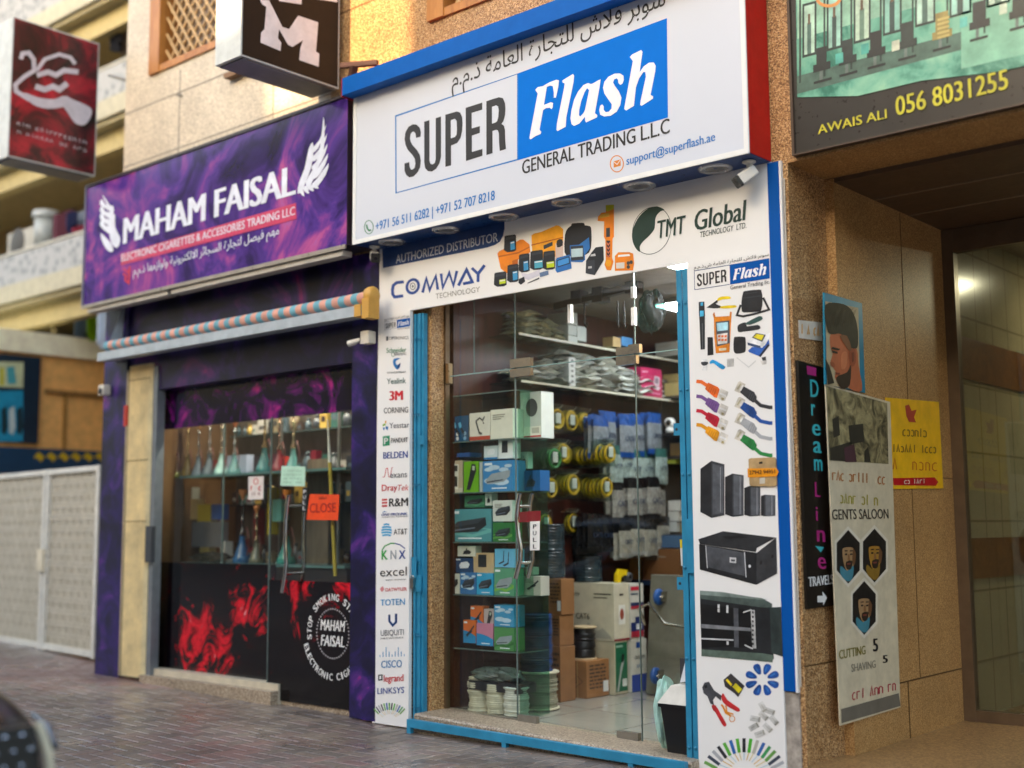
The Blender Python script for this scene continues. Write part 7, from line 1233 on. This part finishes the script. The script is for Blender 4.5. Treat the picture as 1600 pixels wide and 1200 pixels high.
for i, (a, b, t, bt, c) in enumerate(((268, 282, 700, 742, '#1b1b1e'), (318, 330, 704, 722, '#c8c4c0'), (330, 344, 696, 722, '#a03428'), (354, 385, 703, 735, '#b4bed8'), (396, 412, 706, 735, '#3a2c34'), (414, 434, 704, 735, '#6a2430'), (437, 447, 712, 738, '#cc3a2c'))): goods(a, b, t, bt, .62, .08, c, '', '', ('black box on the upper display shelf', 'white round marked box on the upper display shelf', 'red box behind the pale aqua hookah', 'pale blue folded bag on the upper display shelf', 'dark printed box right of the pale blue bag', 'maroon box by the edge of the smoke shop door', 'orange red box behind the pale green notice')[i], zA)
for i, (a, b, t, bt, c) in enumerate(((256, 272, 755, 800, '#8a8064'), (272, 300, 762, 790, '#a8a89c'), (284, 300, 766, 776, '#2c64a4'), (296, 308, 780, 812, '#c0a878'), (308, 328, 788, 815, '#c8b03c'), (330, 346, 788, 812, '#2a5ca8'), (262, 290, 815, 862, '#8a6a30'), (300, 345, 815, 855, '#7c7c80'), (312, 326, 855, 876, '#b09a5c'), (345, 352, 846, 876, '#c8c4bc'), (396, 402, 795, 850, '#6c1c24'), (418, 424, 762, 835, '#c8b024'), (425, 440, 780, 815, '#5c9a94'))): goods(a, b, t, bt, .66+.006*(i % 3), .08, c, '', '', 'small '+('tan', 'grey', 'blue topped', 'cream', 'yellow', 'bright blue', 'ochre', 'dark grey', 'khaki', 'white', 'maroon', 'lemon', 'aqua')[i]+' packet among the goods of the lower display shelf', None, name='packet')
crn = random.Random(21); PALC = ('#2a2d34', '#4a5058', '#6a2a34', '#8a8f94', '#23404a', '#b8b4ac', '#3a2c28', '#7a1c2c', '#50606a', '#c0a050', '#1c1c20', '#2c5c54', '#8c7c64')
zC = fz(330, 790, .86); m = MB(); m.box(xg0+.08, xg1-.35, .80, .895, zC-.012, zC, mat('#3c4a4a', .2)); m.box(xg0+.08, xg1-.35, .80, .895, zA+.36, zA+.372, mat('#3c4a4a', .2)); m.solo('rack_shelf', 'pair of narrow shelves on the rear panel behind the hookahs', 'shelf')
for zz, nm in ((zB+.001, 'bottom'), (zC+.001, 'middle'), (zA+.001, 'upper'), (zA+.373, 'topmost')):
    x = xg0+.12
    while x < xg1-.5:
        wd, hh = crn.uniform(.04, .11), crn.uniform(.07, .2); m = MB(); c = PALC[crn.randrange(len(PALC))]; y = crn.uniform(.80, .83)
        if crn.random() < .5: m.box(x, x+wd, y, y+.06, zz, zz+hh, mat(c, .45)); m.box(x+wd*.2, x+wd*.8, y-.002, y-.0005, zz+hh*.3, zz+hh*.55, mat(PALC[crn.randrange(len(PALC))], .45)); m.solo('packet', 'small dark or pale packet in the '+nm+' row behind the hookahs', 'packet', 'packets in the '+nm+' row behind the hookahs')
        else: r = wd*.42; m.lathe([(.001, 0), (r, 0), (r, hh*.6), (r*.5, hh*.75), (r*.45, hh*.9), (r*.6, hh*.9), (r*.6, hh), (.001, hh)], (x+wd/2, .845, zz), mat(c, .25), 12); m.solo('bottle', 'small bottle in the '+nm+' row behind the hookahs', 'bottle', 'bottles in the '+nm+' row behind the hookahs')
        x += wd+crn.uniform(.005, .05)
crumple(fx(330, 872, .45), .45, zB+.04, .25, .06, .04, mat('#2c2a26', .5, var=.5, vs=40), 6, 14, .3).solo('coal_tray', 'dark heap of small parts on the lower display shelf', 'heap')
m = MB(); m.box(fx(478, 900, .7), fx(512, 900, .7), .7, .73, .15, 1.9, wood('grey_wood', '#5a5044', '#7a6c5c', (6, 6, .5))); m.solo('grey_board', 'upright grey wooden board behind the smoke shop door', 'board')
# ------------------------------------------------------------------ projecting signs
def projecting(X, y0, y1, z0, z1, th, face, label, name):
    t_ = thing(name, label, 'sign', (X, y1, z0)); m = MB(); m.box(X-th, X-.004, y0, y1, z0, z1, mat('#cfd2cc', .4)); m.part('box', t_); m = MB(); m.box(X-.0035, X, y0+.012, y1-.012, z0+.012, z1-.012, face); m.part('face', t_); m = MB(); m.box(X-th+.02, X-.02, y0+.03, y1-.03, z0-.012, z0-.001, mat('#6a6a6e', .4)); m.part('underside', t_)
    for z in (z0+.12, z1-.25): m = MB(); m.tube([(X-th/2, y1-.02, z), (X-th/2, .02, z)], .02, mat('#8d8578', .4, .5)); m.part('bracket', t_)
    return t_
MX = -6.75; mt_ = projecting(MX, -.94, -.05, 4.585, 6.0, .30, mat('#1a1513', .5, spec=.25), 'black projecting sign with a big white letter, high between the two shop signs', 'projecting_sign')
PM = ('x', MX+.0005); m = MB(); mq = Z(340, 0, 2.857); mm_ = lambda pts: [(a/2.857, b/2.857) for a, b in pts]
m.pp(mm_([(1160, 0), (1200, 0), (1260, 120), (1290, 130), (1330, 70), (1420, 100), (1410, 230), (1425, 240), (1422, 298), (1335, 268), (1340, 215), (1352, 180), (1305, 210), (1285, 200), (1245, 130), (1240, 170), (1255, 190), (1252, 228), (1162, 190), (1165, 145), (1180, 130), (1188, 30), (1170, 20)]), PM, mat('#e4e2e4', .4), .0015)
for a in ((1240, -80), (1400, -90)): m.pp(mm_([(a[0], a[1]), (a[0]+110, a[1]+30), (a[0]+105, a[1]+100), (a[0]+5, a[1]+85)]), PM, mat('#e4e2e4', .4), .0015)
m.part('letter', mt_)
RXs = -10.2; rt2 = projecting(RXs, -.875, -.03, 4.60, 5.885, .28, REDSIGN, 'red projecting sign with a white flourish, farthest left of the signs', 'projecting_sign')
PX2 = ('x', RXs+.0005); m = MB(); rq = Z(0, 0, 4); wl = mat('#c9c2ca', .4)
m.stroke(rq([(130, 370), (140, 335), (180, 330), (210, 370), (215, 440), (150, 480), (95, 530), (100, 570), (180, 620), (280, 650), (380, 640)]), 7, PX2, wl); m.stroke(rq([(230, 440), (280, 370), (370, 340), (440, 360), (470, 400)]), 6, PX2, wl, .0013); m.stroke(rq([(230, 470), (300, 450), (350, 470), (400, 440), (490, 450)]), 8, PX2, wl, .0016); m.stroke(rq([(220, 540), (280, 560), (330, 540), (370, 560), (420, 520)]), 9, PX2, wl, .0019)
m.pp(rq([(380, 640), (410, 600), (450, 620), (560, 670), (570, 720), (530, 780), (470, 770), (420, 700)]), PX2, wl, .0022, 3); m.pp(rq([(150, 580), (240, 610), (340, 620), (400, 600), (410, 660), (300, 680), (200, 650)]), PX2, wl, .0025, 3)
m.part('flourish', rt2); m = MB(); scrib(m, (26, 195), (136, 226), 189, PX2, wl, 15); scrib(m, (26, 208), (136, 238), 203, PX2, wl, 15); m.part('lettering', rt2)
m = MB(); pA, pB = P(170, 118, ('x', RXs-.1)), P(285, 150, ('y', 0)); m.tube([pA, (pA*.45+pB*.55), pB], .012, mat('#8f8676', .4, .5), 8); m.lathe([(.02, -.03), (.045, 0), (.02, .03)], pA*.5+pB*.5, mat('#8f8676', .5), 10); m.solo('stay_rod', 'thin stay rod with a turnbuckle running from the red sign to the pale wall', 'rod')
m = MB(); a = P(532, 103, ('y', -.3)); m.beam(a, a+Vector((.26, .12, -.01)), .035, .035, mat('#5f3320', .6)); m.beam(a+Vector((.10, .04, -.018)), a+Vector((.03, .05, -.21)), .045, .045, mat('#4a2a1a', .6)); m.solo('timber_bracket', 'rusty brown bracket above the left end of the blue sign edge', 'bracket')
# ------------------------------------------------------------------ alley on the left: side wall shop, gate, balconies
AX = -13.9; al = thing('alley_building', 'ochre walled building with a cream beam across the alley on the left', 'building', (AX, .5, 0))
def atx(px_, py_): return P(px_, py_, ('x', AX))
za1, za2 = atx(80, 523).z, atx(80, 556).z
m = MB(); yS = atx(-40, 530).y; m.box(AX-6, AX+.05, yS, 8, za2, za1, mat('#fbf0d0', .6)); m.part('beam', al); m = MB(); m.box(AX-.3, AX, yS+.02, 8, .1, za2-.001, mat('#f0b468', .7, var=.12)); m.part('wall', al)
m = MB(); zz = atx(120, 615).z; m.box(AX+.001, AX+.03, atx(70, 610).y, 6, zz-.03, zz+.02, mat('#8a6434', .6)); m.box(AX+.001, AX+.018, atx(100, 650).y-.02, atx(100, 650).y+.02, 1.4, zz-.03, mat('#a07638', .6)); m.part('wall_rail', al)
tl = thing('teal_shop_sign', 'dark teal shop sign with pale pictures under the cream beam', 'sign', (AX, 0, 2)); ya, yb = atx(-30, 600).y, atx(60, 600).y; m = MB(); m.box(AX+.002, AX+.04, ya, yb, atx(30, 692).z, atx(30, 556).z, mat('#142a3c', .35)); m.part('board', tl); PT = ('x', AX+.0405); m = MB(); m.pp([(-30, 612), (36, 610), (36, 690), (-30, 690)], PT, mat('#1f90b4', .35), .001); m.pp([(-10, 565), (37, 566), (36, 606), (-10, 604)], PT, mat('#c8cfa4', .4), .001); m.pp([(10, 574), (22, 572), (26, 600), (12, 600)], PT, mat('#4aa0a8', .4), .002); m.pp([(0, 575), (6, 574), (6, 602), (0, 602)], PT, mat('#c8c02c', .4), .002)
for a in (2, 14, 26): m.pp([(a, 640), (a+8, 634), (a+10, 668), (a+6, 680), (a, 676)], PT, mat(('#16343c', '#c0ccc8', '#18323c')[a//12], .4), .003)
m.part('picture', tl)
bl = thing('blue_banner', 'dark blue banner strip with yellow marks above the white lattice gate', 'banner', (AX, .3, 1.5)); m = MB(); m.box(AX+.041, AX+.06, atx(-30, 720).y, atx(170, 720).y, atx(80, 742).z, atx(80, 702).z, mat('#123c5c', .4)); m.part('sheet', bl); m = MB(); PBn = ('x', AX+.0605)
for k in range(6): m.pp([(52+k*19, 715), (60+k*19, 706), (70+k*19, 714), (64+k*19, 722), (58+k*19, 716)], PBn, mat('#c8a81c'), .001)
m.part('marks', bl)
# white lattice gate
gt = thing('lattice_gate', 'white steel double gate with a dense lattice across the alley', 'gate', (-12.0, .5, .1)); gA, gB = Vector((-15.4, .95, .13)), Vector((-10.62, .40, .13)); hA, hB = fz(0, 745, .7)-.1, fz(158, 731, .4)-.1; WG = mat('#d6d4ca', .5)
def gp(u, h, d=0): q_ = gA.lerp(gB, u); return q_+Vector((0, d, (hA+(hB-hA)*u)*h))
m = MB()
for u in (0.02, .715, .735, .985): m.beam(gp(u, 0), gp(u, 1), .05, .05, WG)
for h in (.02, .985): m.beam(gp(0.02, h), gp(.985, h), .05, .05, WG)
m.part('frame', gt)
m, t, b = base('lattice_steel'); v = coords(t)
LAT = m; t.links.new(ramp(t, noise(t, 6, 4), [(.3, '#c8c2b0'), (.7, '#e2dccc')]), b.inputs['Base Color'])
m = MB(); ax = (gB-gA).normalized(); Lg = (gB-gA).length
for rows in range(15):
    h0 = .03+rows*.064
    for cidx in range(54):
        u0 = .025+cidx*.0178
        if u0 > .97: break
        c = gp(u0+.0089, h0+.032); s_ = .028
        for q_ in range(2):
            n = 8; vv = []
            for i in range(n+1):
                a = math.pi*i/n+(q_*math.pi)+.6*((rows+cidx) % 2)
                for rr2 in (.040, .028): vv.append(c+ax*(math.cos(a)*rr2*1.0+(.014 if q_ else -.014))+Vector((0, -.012+.002*q_, math.sin(a)*rr2*1.45)))
            m.add(vv, [(2*i, 2*i+1, 2*i+3, 2*i+2) for i in range(n)], LAT)
m.part('lattice', gt); m = MB(); q0 = [gp(.02, .03, .02), gp(.985, .03, .02), gp(.985, .98, .02), gp(.02, .98, .02)]; m.poly(q0, mat('#b0a894', .7)); m.part('backing_sheet', gt)
m = MB(); q_ = gp(.725, .5, -.03); m.box(q_.x-.07, q_.x+.05, q_.y-.03, q_.y, q_.z-.12, q_.z+.1, CREAM); m.part('lock', gt)
# balconies behind
YB = 1.5; bb = thing('balcony_building', 'cream apartment building with patterned balconies behind the alley', 'building', (-16, 3, 0)); LC = mat('#b0a47e', .6)
def bz(px_, py_): return P(px_, py_, ('y', YB)).z
m = MB(); m.box(-40, -9.8, 3.2, 3.5, 0, 14, mat('#b39a68', .7)); m.part('wall', bb)
m = MB(); m.box(-40, -9.75, 3.0, 3.2, .1, bz(0, 470)-.25, mat('#7c6a4c', .7)); m.part('lower_wall', bb)
PATT = None
mm2, t, b = base('patterned_cloth'); vo = nd(t, 'TexVoronoi'); vo.inputs['Scale'].default_value = 9; t.links.new(coords(t), vo.inputs['Vector']); t.links.new(ramp(t, vo.outputs['Distance'], [(.12, '#7c8086'), (.3, '#999c9e'), (.5, '#b4b5b4')]), b.inputs['Base Color']); b.inputs['Roughness'].default_value = .7
zb1 = bz(60, 450); zb2 = bz(170, 172); zb3 = bz(60, 40)
for i, z in enumerate((zb1, zb2, zb3)):
    m = MB(); m.box(-40, -9.8, YB, 3.2, z-.16, z, LC); m.box(-40, -9.8, YB-.05, YB+.05, z-.10, z+.12, mat('#c2bba0', .6)); m.box(-40, -9.8, YB+.15, YB+.30, z-.42, z-.161, mat('#c2b078', .6)); m.part('balcony_slab', bb)
    m = MB(); m.box(-40, -9.8, YB-.02, YB+.02, z+.12, z+(1.3 if i == 2 else .50), mm2); m.part('balcony_panel', bb, 'white panel with a grey pattern')
    m = MB(); m.tube([(-40, YB, z+(1.33 if i == 2 else .53)), (-9.8, YB, z+(1.33 if i == 2 else .53))], .025, mat('#c8c4b4', .5)); m.part('balcony_rail', bb)
m = MB(); m.tube([P(75, 470, ('y', YB+.3)), P(85, 520, ('y', YB+.3))], .03, LC); m.part('strut', bb)
def yb_box(a, b_, t, bt, y, d, c, name, label, cat):
    x0, x1 = fx(a, (t+bt)/2, y), fx(b_, (t+bt)/2, y); m = MB(); m.box(x0, x1, y, y+d, fz((a+b_)/2, bt, y), fz((a+b_)/2, t, y), mat(c, .5)); return m, x0, x1
ac = thing('air_conditioner', 'beige air conditioner on the lower balcony beside the white bucket', 'air conditioner', P(35, 400, ('y', YB+.3))); m, x0, x1 = yb_box(12, 52, 360, 405, YB+.3, .35, '#b9b5a8', '', '', ''); m.part('casing', ac, bev=.01); m = MB(); c = P(27, 380, ('y', YB+.299)); m.lathe([(.001, -.004), (.19, -.004), (.2, 0)], c, mat('#4c4a46', .6), 20, 'y'); m.part('fan', ac)
bk_ = thing('bucket', 'white plastic drum standing on the lower balcony', 'drum', P(70, 392, ('y', YB+.3))); c = P(70, 392, ('y', YB+.4)); zt_ = fz(70, 332, YB+.4); m = MB(); m.lathe([(.001, 0), (.13, 0), (.145, zt_-c.z-.1), (.001, zt_-c.z-.1)], c, mat('#aab0ae', .4), 20); m.part('drum', bk_); m = MB(); m.lathe([(.16, zt_-c.z-.1), (.175, zt_-c.z-.08), (.165, zt_-c.z), (.001, zt_-c.z)], c, mat('#b4baba', .4), 20); m.part('lid', bk_)
def cloth(a, b_, t, bt, y, c, label):
    n = 10; m = MB(); v = []; x0, x1 = fx(a, (t+bt)/2, y), fx(b_, (t+bt)/2, y); za_, zb_2 = fz(a, bt, y), fz(a, t, y)
    for i in range(n+1):
        for z in (za_, zb_2): v.append((x0+(x1-x0)*i/n, y+.05*math.sin(i*1.9), z+(.06*math.sin(i*.8) if z == za_ else 0)))
    k = len(v); v += [(p[0], p[1]+.02, p[2]) for p in v]; m.add(v, [(2*i, 2*i+2, 2*i+3, 2*i+1) for i in range(n)]+[(k+2*i+1, k+2*i+3, k+2*i+2, k+2*i) for i in range(n)]+[(2*i+1, 2*i+3, k+2*i+3, k+2*i+1) for i in range(n)], mat(c, .8)); return m.solo('laundry', label, 'laundry')
for a in ((82, 112, 338, 385, YB+.2, '#5a2434', 'maroon cloth hanging on the lower balcony'), (104, 118, 335, 362, YB+.15, '#18204a', 'navy cloth hanging beside the maroon cloth'), (114, 135, 336, 358, YB+.3, '#8b93a0', 'grey cloth hanging at the right of the lower balcony'), (112, 132, 358, 372, YB+.1, '#8a1c34', 'crimson cloth below the grey cloth'), (172, 190, 28, 80, YB+.3, '#20222c', 'black clothes hanging behind the red sign'), (186, 200, 30, 84, YB+.4, '#7c6a58', 'brown clothes hanging beside the black clothes'), (210, 224, -10, 28, YB-.1, '#b890a0', 'pale pink cloth hanging high by the pale wall'), (116, 136, 500, 530, 2.2, '#7c96b4', 'pale blue cloth hanging in the alley'), (136, 152, 496, 528, 2.1, '#9ccc10', 'lime green vest hanging in the alley'), (128, 142, 502, 532, 2.3, '#20242c', 'dark cloth hanging beside the lime vest'), (152, 170, 490, 540, 1.6, '#aebccc', 'pale printed cloth hanging by the purple pillar')): cloth(*a)
# ------------------------------------------------------------------ cars
def car(label, name, x0, y0, L, W, paint, rot, grille=True):
    """saloon pointing along +x from its nose at x0; rot turns it about its nose centre"""
    t_ = thing(name, label, 'car', (x0, y0, GZ(x0))); z = GZ(x0); MT = paint
    # stations: distance back from nose, half width, bottom z, waist z, top z, roof half width
    st = [(0.0, .66, .30, .52, .68, .56), (.04, .74, .24, .58, .745, .66), (.22, .83, .20, .64, .80, .70), (.6, .88, .19, .66, .90, .70), (1.15, .90, .19, .72, .97, .72), (1.35, .90, .19, .75, 1.02, .70), (2.0, .90, .19, .80, 1.42, .58), (2.6, .90, .19, .82, 1.46, .58), (3.3, .90, .19, .83, 1.40, .56), (3.95, .89, .20, .84, 1.05, .62), (4.4, .84, .24, .78, .98, .62), (4.55, .72, .32, .70, .88, .55)]
    v = []; n = 16
    for d, hw, zb0_, zw, zt_, rw in st:
        ring = [(-hw*.86, zb0_), (-hw*.98, zb0_+.10), (-hw, (zb0_+zw)/2), (-hw*.985, zw), (-(hw+rw)/2*.99, zw+(zt_-zw)*.45), (-rw, zt_-.035), (-rw*.75, zt_-.008), (-rw*.3, zt_)]
        ring = ring+[(-a, b_) for a, b_ in ring[::-1]]; v += [(x0-d*L/4.55, y0+a*W/1.8, z+b_) for a, b_ in ring]
    f = [(i*n+j, i*n+(j+1) % n, (i+1)*n+(j+1) % n, (i+1)*n+j) for i in range(len(st)-1) for j in range(n)]+[tuple(range(n))[::-1], tuple(range((len(st)-1)*n, len(st)*n))]
    m = MB(); m.add(v, f, MT, True); bd = m.part('body', t_); ss = bd.modifiers.new('smooth', 'SUBSURF'); ss.levels = 1; ss.render_levels = 2
    s_ = L/4.55; GL_ = mat('#14181c', .06); m = MB(); m.add([(x0-1.42*s_, y0-.62, z+1.06), (x0-1.42*s_, y0+.62, z+1.06), (x0-1.98*s_, y0+.52, z+1.40), (x0-1.98*s_, y0-.52, z+1.40)], [(0, 1, 2, 3)], GL_); m.part('windscreen', t_)
    for sg in (-1, 1): m = MB(); m.add([(x0-1.6*s_, y0+sg*.86*W/1.8, z+.93), (x0-3.7*s_, y0+sg*.86*W/1.8, z+.95), (x0-3.25*s_, y0+sg*.70*W/1.8, z+1.33), (x0-2.1*s_, y0+sg*.70*W/1.8, z+1.35)], [(0, 1, 2, 3)], GL_); m.part('side_window', t_)
    for d in (.85, 3.6):
        for sg in (-1, 1):
            c = (x0-d*s_, y0+sg*(W/2-.10), z+.32); m = MB(); m.lathe([(.2, -.11), (.3, -.11), (.325, -.08), (.325, .08), (.3, .11), (.2, .11)], c, mat('#141416', .7), 28, 'y'); w_ = m.part('wheel', t_); m = MB(); m.lathe([(.001, -.115), (.06, -.118), (.19, -.112), (.205, -.10), (.205, .10), (.19, .112), (.06, .118), (.001, .115)], c, ALU, 20, 'y'); m.part('rim', w_)
    for sg in (-1, 1): m = MB(); m.tube([(x0-.02, y0+sg*.69, z+.70), (x0+.0, y0+sg*.72, z+.60), (x0+.005, y0+sg*.735, z+.48), (x0-.02, y0+sg*.74, z+.34)], .016, mat('#c9c2a8', .3), 8); m.part('trim_strip', t_)
    for sg in (-1, 1): m = MB(); m.tube([(x0-.10, y0+sg*.80, z+.60), (x0-.24, y0+sg*.85, z+.64), (x0-.42, y0+sg*.885, z+.67)], [.012, .02, .01], mat('#4f5254', .1), 10); m.part('headlight', t_)
    m = MB(); m.box(x0-.03, x0+.02, y0-.66, y0+.66, z+.26, z+.70, mat('#0b0b0c', .4)); gq = m.part('grille', t_); m = MB(); CHd = mat('#b8babc', .2, .9)
    for r_ in range(9):
        for c_ in range(22):
            yy = y0-.60+c_*.058+(.029 if r_ % 2 else 0); zz2 = z+.29+r_*.048; m.add([(x0+.021, yy-.016, zz2), (x0+.021, yy, zz2-.010), (x0+.021, yy+.016, zz2), (x0+.021, yy, zz2+.010), (x0+.034, yy, zz2)], [(0, 1, 4), (1, 2, 4), (2, 3, 4), (3, 0, 4)], CHd)
    m.part('grille_stud', gq); t_.rotation_euler.z = rot; return t_
_cc = P(62, 1114, ('z', .73)); CARX, CARY = _cc.x+.03, _cc.y-.70
car('dark car with a studded grille parked at the left edge of the pavement', 'parked_car', CARX, CARY, 4.4, 1.8, mat('#1d1f21', .22, .2, .15, 30), R(0))
car('silver car parked along the kerb further up the street', 'parked_car', -6.6, -6.6, 4.5, 1.8, mat('#8f979d', .18, .6, .05), R(0))
